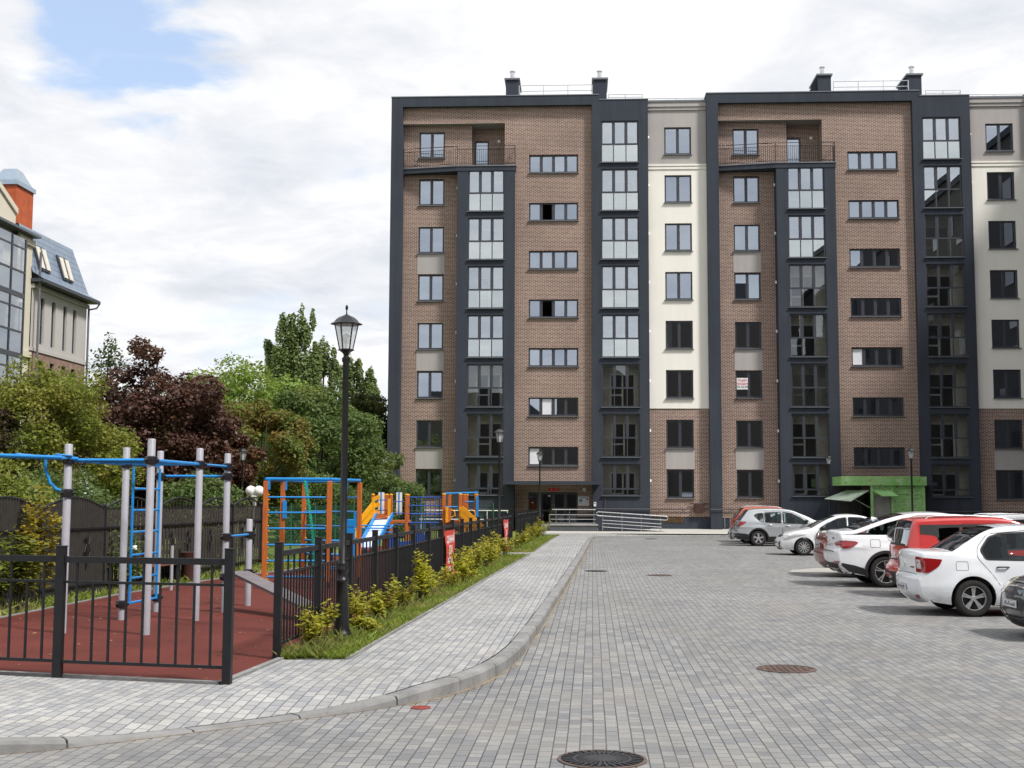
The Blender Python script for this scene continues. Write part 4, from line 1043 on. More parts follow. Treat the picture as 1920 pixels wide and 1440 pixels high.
# ------------------------------------------------------------------ street lamps
M_LGLASS = plain('frosted_lantern_glass', (.74, .79, .80), .25, 0, .5, .05)
M_LGLASS.node_tree.nodes['Principled BSDF'].inputs['Alpha'].default_value = .42
M_BULB = plain('opal_bulb', (.78, .78, .76), .3)
def make_lamp():
    t = thing('street_lamp', '', 'street lamp', (0, 0, 0))
    H = 3.84; K = .76
    p = MB()
    p.lathe([(.0, 0), (.135, 0), (.135, .09), (.120, .11), (.112, .14), (.104, .20), (.088, .50), (.074, .76), (.086, .775), (.086, .81), (.070, .825), (.066, .90), (.080, .925), (.082, .96), (.062, .99), (.068, 1.01), (.066, 1.03), (.050, 1.05), (.046, 2.4), (.042, 3.76), (.056, 3.78), (.056, 3.83), (.0, 3.84)], (0, 0, 0), 20)
    p.build('post', M_BLACK, t, smooth=True, angle=50)
    # lantern: a flared cup, six tapering panes between ribs, a curved six-sided roof, a finial
    def hexr(r, z, n=6, ph=R(12)): return [(r * math.cos(ph + i * math.pi / 3), r * math.sin(ph + i * math.pi / 3), z) for i in range(n)]
    def loft(mb, rings):
        rings = [(q_[0] * K, H + (q_[1] - H) * K) for q_ in rings]
        vs = [q for r in rings for q in hexr(*r)]; fs = []
        for k in range(len(rings) - 1):
            for i in range(6): fs.append((k * 6 + i, k * 6 + (i + 1) % 6, (k + 1) * 6 + (i + 1) % 6, (k + 1) * 6 + i))
        fs += [tuple(range(6))[::-1], tuple(range((len(rings) - 1) * 6, len(rings) * 6))]
        return mb.add(vs, fs)
    c = MB(); c.lathe([(.042, H - .005), (.034, H + .02), (.04, H + .04)], (0, 0, 0), 14); loft(c, [(.050, H + .05), (.075, H + .08), (.125, H + .115), (.150, H + .118), (.150, H + .135)])
    cup = c.build('lantern', M_BLACK, t)
    z0, z1, r0, r1 = H + .135, H + .605, .118, .212
    zz = lambda z: H + (z - H) * K
    g = MB(); a = hexr(r0 * K, zz(z0)); b = hexr(r1 * K, zz(z1))
    for i in range(6): g.add([a[i], a[(i + 1) % 6], b[(i + 1) % 6], b[i]], [(0, 1, 2, 3)])
    g.build('pane', M_LGLASS, cup)
    rb = MB()
    for i in range(6): rb.tube(a[i], b[i], .009, 5)
    for q in (a, b):
        for i in range(6): rb.tube(q[i], q[(i + 1) % 6], .008, 5)
    rb.build('rib', M_BLACK, cup)
    rf = MB(); loft(rf, [(.285, z1 - .015), (.292, z1 + .0), (.225, z1 + .035), (.185, z1 + .085), (.135, z1 + .125), (.070, z1 + .150), (.045, z1 + .165), (.02, z1 + .175)])
    rf.build('lantern_roof', M_BLACK, cup)
    f = MB(); f.lathe([(r_ * .8, zz(z_)) for r_, z_ in ((.016, z1 + .17), (.010, z1 + .22), (.010, z1 + .25), (.024, z1 + .275), (.024, z1 + .32), (.012, z1 + .345), (.0, z1 + .35))], (0, 0, 0), 10); f.build('finial', M_BLACK, cup, smooth=True)
    bl = MB(); bl.lathe([(r_ * K, zz(z_)) for r_, z_ in ((.03, z0), (.03, z0 + .10), (.055, z0 + .14), (.075, z0 + .21), (.06, z0 + .27), (.0, z0 + .295))], (0, 0, 0), 12); bl.build('bulb', M_BULB, cup, smooth=True)
    return t
lamp0 = make_lamp()
GL = 'black lantern posts'
spots = [((-3.18, 16.94, .10), 1.0, 'tall black lantern post nearest the camera, rising from the grass strip'),
         ((-2.80, 45.0, .10), 1.0, 'black lantern post among yellow-green shrubs beside the second red banner'),
         ((-1.99, 66.4, .10), 1.0, 'black lantern post at the far end of the grass strip, before the entrance'),
         ((15.45, 58.8, .0), 1.0, 'black lantern post standing in front of the green kiosk shutter'),
         ((14.30, 72.0, .2), .98, 'black lantern post beside the lifted sheet flap of the green kiosk, its lantern broken open'),
         ((-11.1, 41.0, .1), .80, 'small black lantern post behind the sheet metal fence, next to the white globes')]
for i, (loc, sc, lab) in enumerate(spots):
    o = lamp0 if i == 0 else copy_tree(lamp0)
    o.location = loc; o.scale = (sc,) * 3; o.rotation_euler = (0, 0, random.uniform(-.25, .25) if i else 0); tag(o, lab, 'street lamp', GL)
t = thing('globe_lamp', 'white lamp with twin round globes on a flared stem behind the dark fence', 'street lamp', (-10.15, 39.0, .1))
g = MB()
for dx in (-.13, .13): g.sphere((-10.15 + dx, 39, 2.22), .17, 14, 10)
g.build('globe', M_BULB, t, smooth=True)
g = MB(); g.lathe([(.025, 0), (.025, 1.55), (.10, 1.86), (.12, 1.93), (.15, 1.95), (.05, 2.02)], (-10.15, 39, .1), 12); g.build('stem', plain('pale_lamp_stem', (.55, .54, .50), .5), t, smooth=True)

# ------------------------------------------------------------------ the low black fence of the playground
def fence_post_mb(h=1.36, w=.088):
    p = MB(); p.box(-w / 2, w / 2, -w / 2, w / 2, 0, h); p.box(-w / 2 - .004, w / 2 + .004, -w / 2 - .004, w / 2 + .004, h + .001, h + .012); return p
def fence_panel_mb(L_, n):
    p = MB(); p.box(0, L_, -.022, .022, 1.20, 1.265); p.box(0, L_, -.014, .014, .985, 1.012); p.box(0, L_, -.016, .016, .155, .187)
    for i in range(n):
        x = L_ * (i + 1) / (n + 1); z1 = 1.198 if i % 2 == 0 else .984
        p.box(x - .0105, x + .0105, -.0105, .0105, .188, z1)
    return p
def run_fence(t, pts, n, post_name='post'):
    """posts at every point, one panel between neighbours"""
    cache = {}
    pm = None
    for i, (x, y, z) in enumerate(pts):
        if pm is None: o = fence_post_mb().build(post_name, M_FENCE, t, world=False); pm = o
        else: o = pm.copy(); COL.objects.link(o); o.parent = t
        o.location = Vector((x, y, z)) - ORG[t]
        if i < len(pts) - 1:
            q = pts[i + 1]; 
            if q is None: continue
            d = Vector((q[0] - x, q[1] - y, q[2] - z)); ln = round(d.length, 1)
            if ln not in cache: o2 = fence_panel_mb(ln, n).build('panel', M_FENCE, t, world=False); cache[ln] = o2
            else: o2 = cache[ln].copy(); COL.objects.link(o2); o2.parent = t
            o2.location = Vector((x, y, z)) - ORG[t]; o2.rotation_euler = (0, 0, math.atan2(d.y, d.x)); o2.scale = (d.length / ln, 1, 1)
t = thing('fence', 'low black bar fence across the near end of the red playground', 'fence', (-5.4, 13.1, .12), group='low black playground fences')
run_fence(t, [(-3.55, 12.71, .115), (-5.45, 13.05, .12), (-7.40, 13.42, .12), (-9.35, 13.80, .12)], 9)
t = thing('fence', 'long low black bar fence running back along the grass strip to the gate gap', 'fence', (-3.5, 14.8, .12), group='low black playground fences')
run_fence(t, [(FX(14.75 + 2 * i), 14.75 + 2 * i, .11) for i in range(18)], 13)
t = thing('fence', 'far stretch of low black bar fence between the gate gap and the entrance', 'fence', (-2.4, 51.5, .12), group='low black playground fences')
run_fence(t, [(FX(51.3 + 2 * i), 51.3 + 2 * i, .13) for i in range(9)], 13)
# red banners tied to the long fence
def banner(y0, y1, label, grp, nm):
    t = thing('banner', label, 'banner', (FX((y0 + y1) / 2) + .07, (y0 + y1) / 2, .2), group=grp)
    b = MB(); nx, nz = 6, 14; vs = []; fs = []
    P = lambda u, v: (FX(y0 + (y1 - y0) * u) + .085 + .018 * math.sin(u * 3 + v * 5) + .012 * math.sin(v * 11 + 1), y0 + (y1 - y0) * u, .14 + 1.12 * v)
    for j in range(nz + 1):
        for i in range(nx + 1): vs.append(P(i / nx, j / nz))
    for j in range(nz):
        for i in range(nx): a = j * (nx + 1) + i; fs.append((a, a + 1, a + nx + 2, a + nx + 1))
    b.add(vs, fs); b.build('cloth', M_RED, t, smooth=True)
    w = y1 - y0
    tx = MB()
    for line, vz, sz in (('СДАННЫЙ', .80, .22), ('ДОМ', .575, .27), ('РАССРОЧКА', .36, .18), ('СКИДКА', .175, .22)):
        k = sz * (1.0 if w > 1.2 else .7)
        merge(tx, text_mb(line, k, 0, lambda u, v, q, vz=vz: (P(min(1, max(0, .5 + u / w)), vz)[0] + .014, (y0 + y1) / 2 + u, .14 + 1.12 * vz + v), bold=.008))
    tx.build('lettering', M_TEXTW, t, fix=False)
banner(29.0, 30.55, 'red cloth banner with white lettering tied to the fence nearer the camera', 'red banners', 'a')
banner(44.5, 46.2, 'red cloth banner half hidden by the second lantern post', 'red banners', 'b')

# ------------------------------------------------------------------ dark sheet-metal fence and green mesh fence behind the playground
t = thing('metal_fence', 'tall dark sheet metal fence with arched panel tops behind the playground', 'fence', (-9.8, 22.4, .1))
mf = [(-10.75, 15.6), (-10.42, 17.9), (-10.08, 20.15), (-9.77, 22.37), (-9.44, 24.61), (-9.20, 27.1), (-9.02, 29.5), (-8.88, 31.9), (-8.77, 34.42)]
M_SHFENCE = plain('dark_brown_sheet', (0.050, 0.045, 0.042), .5, 0, .4, .2)
for i, (a, b) in enumerate(zip(mf[:-1], mf[1:])):
    A = Vector((*a, 0)); B = Vector((*b, 0)); d = B - A; ln = d.length; d.normalize(); nrm = Vector((d.y, -d.x, 0))
    sh = MB(); n = 26; zb, zs, za = .16, 1.78, .22
    solid = i >= 4
    for k in range(n):
        u0, u1 = k / n, (k + 1) / n
        arch = lambda u: zs + za * math.sin(math.pi * min(1, max(0, u)))
        o0 = nrm * (.012 if k % 2 else 0.0)
        if solid:
            p, q = A + d * (ln * u0) + o0, A + d * (ln * u1) + o0
            sh.add([(p.x, p.y, zb), (q.x, q.y, zb), (q.x, q.y, zs - .02), (p.x, p.y, zs - .02)], [(0, 1, 2, 3)])
            if k % 2: sh.beam((*(A + d * ln * (u0 + .5 / n)).xy, zs - .02), (*(A + d * ln * (u0 + .5 / n)).xy, arch(u0)), .012, .012)
        else:
            p = A + d * (ln * (u0 + .5 / n)); sh.beam((p.x, p.y, zb), (p.x, p.y, arch(u0 + .5 / n)), ln / n * .74, .018)
    sh.build('panel', M_SHFENCE, t)
    fr = MB(); pts = [A + d * (ln * k / 14) for k in range(15)]
    fr.path([(p.x + nrm.x * .01, p.y + nrm.y * .01, zs + za * math.sin(math.pi * k / 14)) for k, p in enumerate(pts)], .024, 6)
    for z in (.32, 1.40): fr.beam((A.x + nrm.x * .035, A.y + nrm.y * .035, z), (B.x + nrm.x * .035, B.y + nrm.y * .035, z), .04, .035)
    if solid: fr.beam((A.x, A.y, zs), (B.x, B.y, zs), .03, .03)
    for u in (.3, .7):                                       # wrought ornaments on the sheets
        c_ = A + d * (ln * u) + nrm * .05
        for s in (-1, 1):
            fr.path([(c_.x + d.x * .02 * s, c_.y + d.y * .02 * s, .75), (c_.x + d.x * .10 * s, c_.y + d.y * .10 * s, .95), (c_.x + d.x * .04 * s, c_.y + d.y * .04 * s, 1.1), (c_.x + d.x * .09 * s, c_.y + d.y * .09 * s, 1.22)], .012, 4)
        fr.path([(c_.x, c_.y, .65), (c_.x, c_.y, 1.25)], .012, 4)
    fr.build('rail', M_FENCE, t)
pb = MB()
for i, a in enumerate(mf):
    p = MB(); p.box(a[0] - .04, a[0] + .04, a[1] - .04, a[1] + .04, .05, 1.80); p.sphere((a[0], a[1], 1.84), .05, 8, 6); p.build('post', M_FENCE, t)
t = thing('mesh_fence', 'green wire mesh fence on thin posts beyond the climbing frame', 'fence', (-8.5, 40, .1))
gm = plain('green_wire', (.02, .10, .055), .5)
me_ = MB(); pts = [(-8.76, 34.7), (-8.75, 38), (-8.72, 41.4), (-8.7, 44.8), (-8.65, 48.2), (-6.2, 50.4), (-3.4, 50.6)]
for a, b in zip(pts[:-1], pts[1:]):
    ln = math.hypot(b[0] - a[0], b[1] - a[1]); n = int(ln / .10)
    for k in range(n):
        x, y = a[0] + (b[0] - a[0]) * k / n, a[1] + (b[1] - a[1]) * k / n; me_.tube((x, y, .15), (x, y, 1.75), .0045, 3, cap=False)
    for z in np.arange(.2, 1.8, .22): me_.tube((*a, z), (*b, z), .005, 3, cap=False)
me_.build('wire_mesh', gm, t)
for a in pts:
    p = MB(); p.tube((*a, .05), (*a, 1.85), .03, 8); p.build('post', gm, t)

# ------------------------------------------------------------------ manhole covers
def cover(x, y, r, name, label, mat, rim, kind):
    t = thing(name, label, 'manhole cover', (x, y, 0), group='covers set in the paving')
    c = MB(); c.lathe([(r * 1.0, .003), (r * 1.0, .010), (r * .93, .012), (r * .93, .004)], (x, y, 0), 48); c.build('frame_ring', rim, t, smooth=True)
    c = MB(); c.lathe([(r * .925, .0055), (0, .0055)], (x, y, 0), 48); 
    if kind == 'spoke':
        n = 30
        for i in range(n):
            a = 2 * math.pi * i / n
            for r0, r1 in ((.30, .62), (.65, .92)) if i % 2 else ((.22, .92),):
                c.beam((x + r * r0 * math.cos(a), y + r * r0 * math.sin(a), .011), (x + r * r1 * math.cos(a), y + r * r1 * math.sin(a), .011), r * (.055 if i % 2 else .065), .009)
        c.lathe([(r * .30, .006), (r * .30, .016), (0, .016)], (x, y, 0), 24); c.lathe([(r * .60, .006), (r * .60, .015), (r * .66, .015), (r * .66, .006)], (x, y, 0), 36)
    else:
        k = r / 5
        for i in range(-4, 5):
            for j in range(-4, 5):
                if math.hypot(i, j) * k < r * .82: c.obox((x + i * k, y + j * k, .009), (k * .55, k * .55, .006), rotz=.5)
    c.build('lid', mat, t)
M_IRON = plain('cast_iron', (.045, .046, .052), .45, .5, .5, .3, 9)
M_RUSTI = plain('rusty_cast_iron', (.125, .088, .075), .8, .1, .3, .35, 9)
cover(.19, 9.87, .345, 'manhole_cover', 'black cast iron cover with radial ribs at the bottom edge of the picture', M_IRON, M_RUSTI, 'spoke')
cover(2.48, 15.22, .35, 'manhole_cover', 'rusty brown round cover in the middle of the paved yard', M_RUSTI, M_RUSTI, 'grid')
cover(2.18, 33.56, .34, 'manhole_cover', 'brownish round cover far out in the yard, right of the dark one', M_RUSTI, M_RUSTI, 'grid')
cover(.52, 35.32, .32, 'manhole_cover', 'dark round cover close to the kerb far up the yard', M_IRON, M_IRON, 'grid')
cover(3.75, 64.5, .34, 'manhole_cover', 'small dark cover far off before the house front', M_IRON, M_IRON, 'grid')
cover(-1.50, 12.14, .095, 'valve_cover', 'small round red valve cover at the foot of the kerb', plain('red_cast_iron', (.30, .07, .06), .7, 0, .3, .3, 20), plain('red_cast_iron', (.3, .07, .06)), 'grid')

# ------------------------------------------------------------------ green kiosk
t = thing('kiosk', 'weathered bright green metal kiosk with roller shutters against the brown house', 'kiosk', (17, 71.5, .15))
k = MB(); k.box(14.72, 19.40, 70.7, 73.2, 2.84, 3.34); k.box(16.45, 19.3, 70.85, 70.95, 2.70, 2.838); k.build('roof_fascia', M_GREEN, t)
k = MB()
for x in (16.34, 17.46, 19.18): k.box(x, x + .14, 70.80, 70.94, .15, 2.838)
k.box(16.48, 17.46, 70.9, 71.0, 2.3, 2.69); k.box(19.2, 19.3, 70.95, 73.1, .15, 2.838); k.box(17.6, 19.18, 70.86, 70.93, 2.36, 2.44)
k.build('post', M_GREEN, t)
k = MB()
for i in range(26): z = .2 + i * .083; k.prism([(70.90, z), (70.875, z + .04), (70.90, z + .08)], 17.602, 19.178, 'YZ')
k.box(17.602, 19.178, 70.902, 70.94, .15, 2.69); k.build('shutter', M_GREEN, t)
k = MB(); k.box(16.482, 17.458, 71.0, 71.05, .15, 2.298); k.build('panel', plain('stained_grey_board', (.32, .31, .29), .9, 0, .2, .25, 1.5, 0, 60, 0, .4), t)
k = MB(); k.box(15.0, 16.3, 73.0, 73.1, .15, 2.83)
for x in (15.28, 15.62, 16.05): k.box(x, x + .07, 72.1, 72.17, .15, 2.83)
k.build('back_wall', plain('dark_boards', (.035, .033, .03), .8), t)
k = MB(); k.add([(15.25, 71.9, 2.55), (16.28, 70.86, 2.55), (15.0, 69.75, 1.93), (13.85, 71.2, 2.06)], [(0, 1, 2, 3)]); k.add([(15.25, 71.9, 2.58), (16.28, 70.86, 2.58), (15.0, 69.75, 1.96), (13.85, 71.2, 2.09)], [(3, 2, 1, 0)])
k.tube((15.2, 70.4, 2.15), (16.3, 70.9, 1.6), .02, 5); k.build('awning', plain('greenish_sheet', (.46, .54, .44), .5, 0, .4, .25, 2.5, 0, 60, 0, .5), t)
k = MB(); k.add([(16.42, 70.85, 2.55), (17.42, 70.85, 2.55), (17.72, 70.1, 2.22), (16.80, 70.1, 2.22)], [(0, 1, 2, 3)]); k.add([(16.42, 70.85, 2.575), (17.42, 70.85, 2.575), (17.72, 70.1, 2.245), (16.80, 70.1, 2.245)], [(3, 2, 1, 0)]); k.build('awning', plain('pale_green_sheet', (.30, .56, .22), .5), t)
# ------------------------------------------------------------------ workout frame (grey posts, blue bars)
t = thing('workout_frame', 'grey and blue pull-up frame with wall bars on the red rubber floor', 'exercise frame', (-6.4, 19, .118))
WP = [(-7.16, 17.26, 2.75), (-7.04, 19.2, 2.78), (-5.94, 17.16, 2.82), (-6.97, 20.59, 2.78), (-5.87, 19.18, 2.77), (-5.83, 20.6, 2.74), (-5.78, 21.9, 1.63)]
for x, y, z in WP:
    p = MB(); p.lathe([(.054, .1), (.054, z - .012), (.045, z), (0, z + .004)], (x, y, 0), 14); p.build('post', M_POST, t, smooth=True)
def clamp(i, z):
    cl = MB(); x, y, _ = WP[i]; cl.lathe([(.056, -.06), (.085, -.05), (.092, 0), (.085, .05), (.056, .06)], (x, y, z), 12)
    for a in (0, 2.1, 4.2): cl.sphere((x + .09 * math.cos(a), y + .09 * math.sin(a), z), .028, 7, 5)
    cl.build('clamp', M_CLAMP, t, smooth=True)
def P(i, z, dx=0, dy=0): return (WP[i][0] + dx, WP[i][1] + dy, z)
bars = MB(); zt = 2.52
def bar(a, b, r=.022): bars.tube(a, b, r, 9)
bar(P(0, zt), P(2, zt), .026); bar(P(0, zt), P(1, zt), .026); bar(P(1, zt), P(3, zt)); bar(P(2, zt), P(4, zt), .026); bar(P(4, zt), P(5, zt), .022); bar(P(1, zt), P(4, zt), .024)
bar(P(3, 2.36), P(5, 2.36)); 
for u in (.25, .5, .75):                                    # rungs of the overhead ladder
    a = Vector(P(0, zt)).lerp(Vector(P(1, zt)), u); b = Vector(P(2, zt)).lerp(Vector(P(4, zt)), u); bar(a, b, .017)
for i in (0, 1, 2, 4, 5): clamp(i, zt)
clamp(3, 2.36); clamp(5, 2.36)
# overhead ladder running out to the left
LA, LB = Vector(P(0, zt, .15, -.03)), Vector((-11.2, 16.3, zt)); 
for dy in (-.0, -.55): bars.path([LA + Vector((0, dy, .02)), LA.lerp(LB, .33) + Vector((0, dy, .06)), LA.lerp(LB, .66) + Vector((0, dy, .09)), LB + Vector((0, dy, .08))], .026, 8)
for u in np.linspace(.02, .98, 9): q = LA.lerp(LB, float(u)); bar((q.x, q.y, q.z + .06), (q.x, q.y - .55, q.z + .06), .017)
bars.path([P(0, 2.56, -.32, -.03), P(0, 2.40, -.32, -.02), P(0, 2.20, -.25), P(0, 2.11, -.15), P(0, 2.08, -.03)], .022, 8); clamp(0, 2.06)
# wall bars between two posts
a0, b0 = Vector(P(1, 0)), Vector(P(3, 0)); 
wa, wb = a0.lerp(b0, .12), a0.lerp(b0, .90)
for q in (wa, wb): bar((q.x + .05, q.y, .34), (q.x + .05, q.y, 2.48), .021)
for z in (.36, .74, 1.10, 1.46, 1.80, 2.14): bar((wa.x + .05, wa.y, z), (wb.x + .05, wb.y, z), .019)
bar((a0.x, a0.y, .36), (wa.x + .05, wa.y, .36)); bar((b0.x, b0.y, .36), (wb.x + .05, wb.y, .36)); clamp(1, .36); clamp(3, .36)
bar(P(5, 1.36), P(6, 1.36)); clamp(5, 1.36); clamp(6, 1.36); bar(P(5, .70), P(6, .70)); clamp(5, .70); clamp(6, .70)
bars.build('bar', M_GBLUE, t, smooth=True)
t = thing('situp_bench', 'sloping dark grey sit-up board behind the low fence', 'exercise bench', (-5.0, 20.6, .118))
b = MB(); b.beam((-5.76, 21.2, .74), (-4.05, 19.3, .30), .34, .045); b.build('board', plain('grey_brown_board', (.14, .12, .125), .5), t)
b = MB(); b.tube((-4.1, 19.36, .1), (-4.1, 19.36, .28), .03, 8); b.tube((-3.98, 19.45, .1), (-3.98, 19.45, .28), .03, 8); b.tube((-4.3, 19.2, .12), (-3.8, 19.6, .12), .025, 8); b.build('foot_bar', M_CLAMP, t)
t = thing('dip_post', 'short thin grey post near the dark fence, left of the brown bin', 'post', (-8.3, 25.4, .118)); p = MB(); p.tube((-8.3, 25.4, .1), (-8.3, 25.4, 1.02), .035, 9); p.build('shaft', M_POST, t, smooth=True)

# ------------------------------------------------------------------ climbing frame (orange posts, blue rungs)
t = thing('climbing_frame', 'orange wooden climbing frame with blue rungs and a green rope', 'climbing frame', (-5.8, 27.4, .118))
CP = {'A': (-6.52, 25.96), 'D': (-5.20, 26.1), 'E': (-4.86, 27.8), 'F': (-5.48, 29.2), 'C': (-6.42, 29.2), 'B': (-6.62, 27.9)}
for q in CP.values():
    p = MB(); p.box(q[0] - .05, q[0] + .05, q[1] - .05, q[1] + .05, .25, 2.36); o = p.build('post', M_WOOD, t, bevel=.012)
    f = MB(); f.tube((q[0], q[1], .08), (q[0], q[1], .25), .02, 8); f.box(q[0] - .04, q[0] + .04, q[1] - .04, q[1] + .04, .245, .30); f.build('foot', M_CLAMP, o)
bb = MB(); cap = MB(); rp = MB()
def rung(a, b, z, r=.019):
    A, B = Vector((*CP[a], z)), Vector((*CP[b], z)); d = (B - A).normalized(); bb.tube(A + d * .05, B - d * .05, r, 8)
    for q, s in ((A, 1), (B, -1)):
        for dz in (.05, -.05): cap.sphere(q + d * s * .065 + Vector((0, 0, dz)), .017, 6, 5)
for z in (2.02, 1.70, 1.37, 1.03, .70, .37): rung('A', 'D', z)
for z in (1.70, 1.37, 1.03, .72, .39): rung('C', 'E', z)
for z in (1.02, .7, .4): rung('C', 'F', z)
for z in (2.02, 1.70): rung('F', 'E', z)
ring = [CP[k] for k in 'ADEFCBA']
for a, b in zip(ring[:-1], ring[1:]): bb.tube((*a, 2.40), (*b, 2.40), .034, 9)
for k in 'ABCF': q = CP[k]; bb.box(q[0] + .052, q[0] + .085, q[1] - .04, q[1] + .04, 2.18, 2.38)
bb.box(-6.60, -6.53, 27.82, 27.92, 1.55, 1.95); bb.box(-4.97, -4.915, 27.74, 27.84, 1.35, 1.7)
bb.build('blue_bar', M_GBLUE, t, smooth=True); cap.build('bolt_cap', M_YEL, t, smooth=True)
gr = MB()
for s in (0, 2.09, 4.19):
    pts = []
    for i in range(60):
        u = i / 59; z = 2.38 - 2.05 * u; sw = .06 * math.sin(u * 2.6) + (.18 * max(0, u - .82) * 5 * -.4)
        pts.append((-6.02 + sw + .24 * u + .020 * math.cos(i * 1.0 + s), 27.4 + .02 * math.sin(i * 1.0 + s), z))
    gr.path(pts, .020, 5)
gr.build('rope', plain('green_rope', (.02, .33, .21), .8, 0, .3, .3, 30), t, smooth=True)
ld = MB(); st = MB()
for i, z in enumerate((2.0, 1.68, 1.35, 1.02, .72, .42)):
    x, y = -5.02 - .012 * i, 26.75 + .02 * i; st.obox((x, y, z), (.07, .34, .055)); 
    for dy in (-.17, .17): st.sphere((x, y + dy, z), .04, 7, 6)
for dy in (-.13, .13): ld.path([(-5.0, 26.75 + dy, 2.36), (-5.03, 26.77 + dy, 1.5), (-5.1, 26.82 + dy, .3)], .012, 5)
ld.build('rope_ladder', M_DBLUE, t); st.build('ladder_step', M_YEL, t)
bp = MB(); bp.obox((-5.24, 28.6, 1.05), (.30, .04, .95)); bp.build('climbing_panel', M_GBLUE, t, bevel=.015)

# ------------------------------------------------------------------ slide tower with net bridge
t = thing('play_tower', 'orange play tower with a blue slide and blue rope net bridge', 'play tower', (-6, 44, .118))
def post(x, y, z, parent=t, w=.11):
    p = MB(); p.box(x - w / 2, x + w / 2, y - w / 2, y + w / 2, .1, z); o = p.build('post', M_WOOD, parent, bevel=.014)
    c = MB(); c.lathe([(w * .62, z + .001), (w * .62, z + .03), (.0, z + .055)], (x, y, 0), 8); c.build('post_cap', M_YEL, o)
LP = [(-7.10, 43.3), (-6.45, 43.2), (-6.92, 44.7), (-6.72, 44.0), (-6.05, 44.6), (-5.92, 43.3)]
for x, y in LP: post(x, y, 2.12)
RP = [(-4.62, 43.3), (-4.55, 44.5), (-4.05, 43.3), (-3.92, 44.3), (-3.98, 43.9), (-3.52, 43.6)]
for x, y in RP: post(x, y, 2.14)
d = MB(); d.box(-7.1, -5.92, 43.25, 44.6, 1.16, 1.24); d.box(-4.65, -3.5, 43.3, 44.5, 1.16, 1.24)
for i in range(5): d.box(-6.95, -6.5, 42.75 + i * .11, 42.83 + i * .11, 1.32 - .0 + i * .03, 1.36 + i * .03)
d.build('deck', M_WOOD, t)
s = MB(); A, B = Vector((-6.64, 43.0, 1.38)), Vector((-6.88, 41.2, .44)); sd_ = (B - A).normalized(); sx = sd_.cross(Vector((0, 0, 1))).normalized()
s.beam(A, B, .52, .04); s.beam(B, B + Vector((-.07, -.45, -.03)), .52, .04); sl_ = s.build('slide', M_PBLUE, t)
s = MB()
for k in (-.29, .29): s.beam(A + sx * k + Vector((0, 0, .08)), B + sx * k + Vector((0, 0, .08)), .05, .15); s.beam(B + sx * k + Vector((0, 0, .05)), B + sx * k + Vector((-.07, -.5, .03)), .05, .2)
s.build('slide_wall', M_GBLUE, sl_)
s = MB()
for y0, w_ in ((42.2, .95),):
    for x in (-7.3, -6.2):
        s.path([(x, 41.3, 1.02), (x, 42.0, 1.10), (x + .05, 42.3, .9), (x + .1, 42.45, .1)], .03, 6)
    for z, y in ((1.10, 42.0), (1.02, 41.4), (.86, 42.3)): s.tube((-7.3, y, z), (-6.2, y, z), .025, 6)
s.build('start_rail', M_GBLUE, t, smooth=True)
s = MB()
for q in (0, .23): s.beam((-7.62, 42.5, .72 + q), (-7.02, 43.2, 1.62 + q), .04, .21)
for q in (0, .25, .5): s.beam((-7.1, 43.24, 1.45 + q), (-6.86, 43.24, 1.58 + q), .03, .14)
s.beam((-6.50, 43.1, 1.3), (-6.50, 43.1, 2.0), .10, .05, up=(0, 1, 0)); s.beam((-7.08, 43.12, 1.3), (-7.08, 43.12, 2.0), .05, .05, up=(0, 1, 0)); s.build('stair_board', M_YEL, t)
post(-7.74, 42.4, .95); post(-7.7, 43.3, .95)
for x in (-6.86, -6.23):
    s = MB(); s.box(x - .10, x + .10, 43.62, 43.66, 1.45, 2.22); o = s.build('shield_board', M_WHITEP, t); s = MB(); s.box(x - .018, x + .018, 43.60, 43.618, 1.40, 2.24); s.build('trim', M_GBLUE, o)
s = MB()
for z in (2.05, 1.76, 1.47, 1.17): s.tube((-5.92, 43.35, z), (-4.62, 43.35, z), .024, 6)
for i in range(1, 8): x = -5.92 + 1.3 * i / 8; s.path([(x, 43.35, 2.05), (x + .01, 43.36, 1.6), (x, 43.35, 1.0), (x + .02, 43.4, .7)], .013, 5)
for z in (2.05, 1.47): s.tube((-5.92, 44.4, z), (-4.62, 44.4, z), .022, 6)
for z in (1.95, 1.6, 1.25): s.tube((-7.05, 43.25, z), (-6.5, 43.2, z), .018, 6)
for z in (1.9, 1.5, 1.1, .7): s.tube((-6.45, 43.22, z), (-5.92, 43.3, z), .02, 6)
s.build('rope_net', M_DBLUE, t)
s = MB(); s.tube((-4.62, 43.6, 2.18), (-3.45, 43.6, 2.22), .035, 8); s.tube((-4.55, 43.3, 1.72), (-4.05, 43.3, 1.72), .03, 6); s.box(-3.50, -3.44, 43.3, 43.62, .9, 2.1); s.tube((-3.9, 43.6, 1.9), (-3.55, 43.6, 1.9), .03, 6); s.build('blue_bar', M_GBLUE, t)
s = MB()
for q in (0, .19, .38): s.beam((-4.0, 43.1, 1.70 - q), (-3.26, 42.9, 1.05 - q), .04, .17)
s.beam((-4.50, 43.2, 1.2), (-4.50, 43.2, 1.72), .09, .05, up=(0, 1, 0)); s.beam((-4.03, 43.2, 1.2), (-4.03, 43.2, 1.72), .09, .05, up=(0, 1, 0))
for x in (-4.36, -3.66): s.path([(x, 43.2, 1.62), (x + .12, 43.2, 1.58), (x + .14, 43.2, 1.42), (x, 43.2, 1.36)], .022, 6)
for x in np.arange(-3.85, -3.2, .13): s.box(x, x + .07, 42.6, 42.64, .55, 1.06)
s.box(-3.9, -3.15, 42.58, 42.66, 1.061, 1.11); s.build('yellow_board', M_YEL, t)
t = thing('spring_rocker', 'small blue spring rocker behind the fence below the net bridge', 'spring rocker', (-5.2, 38, .118))
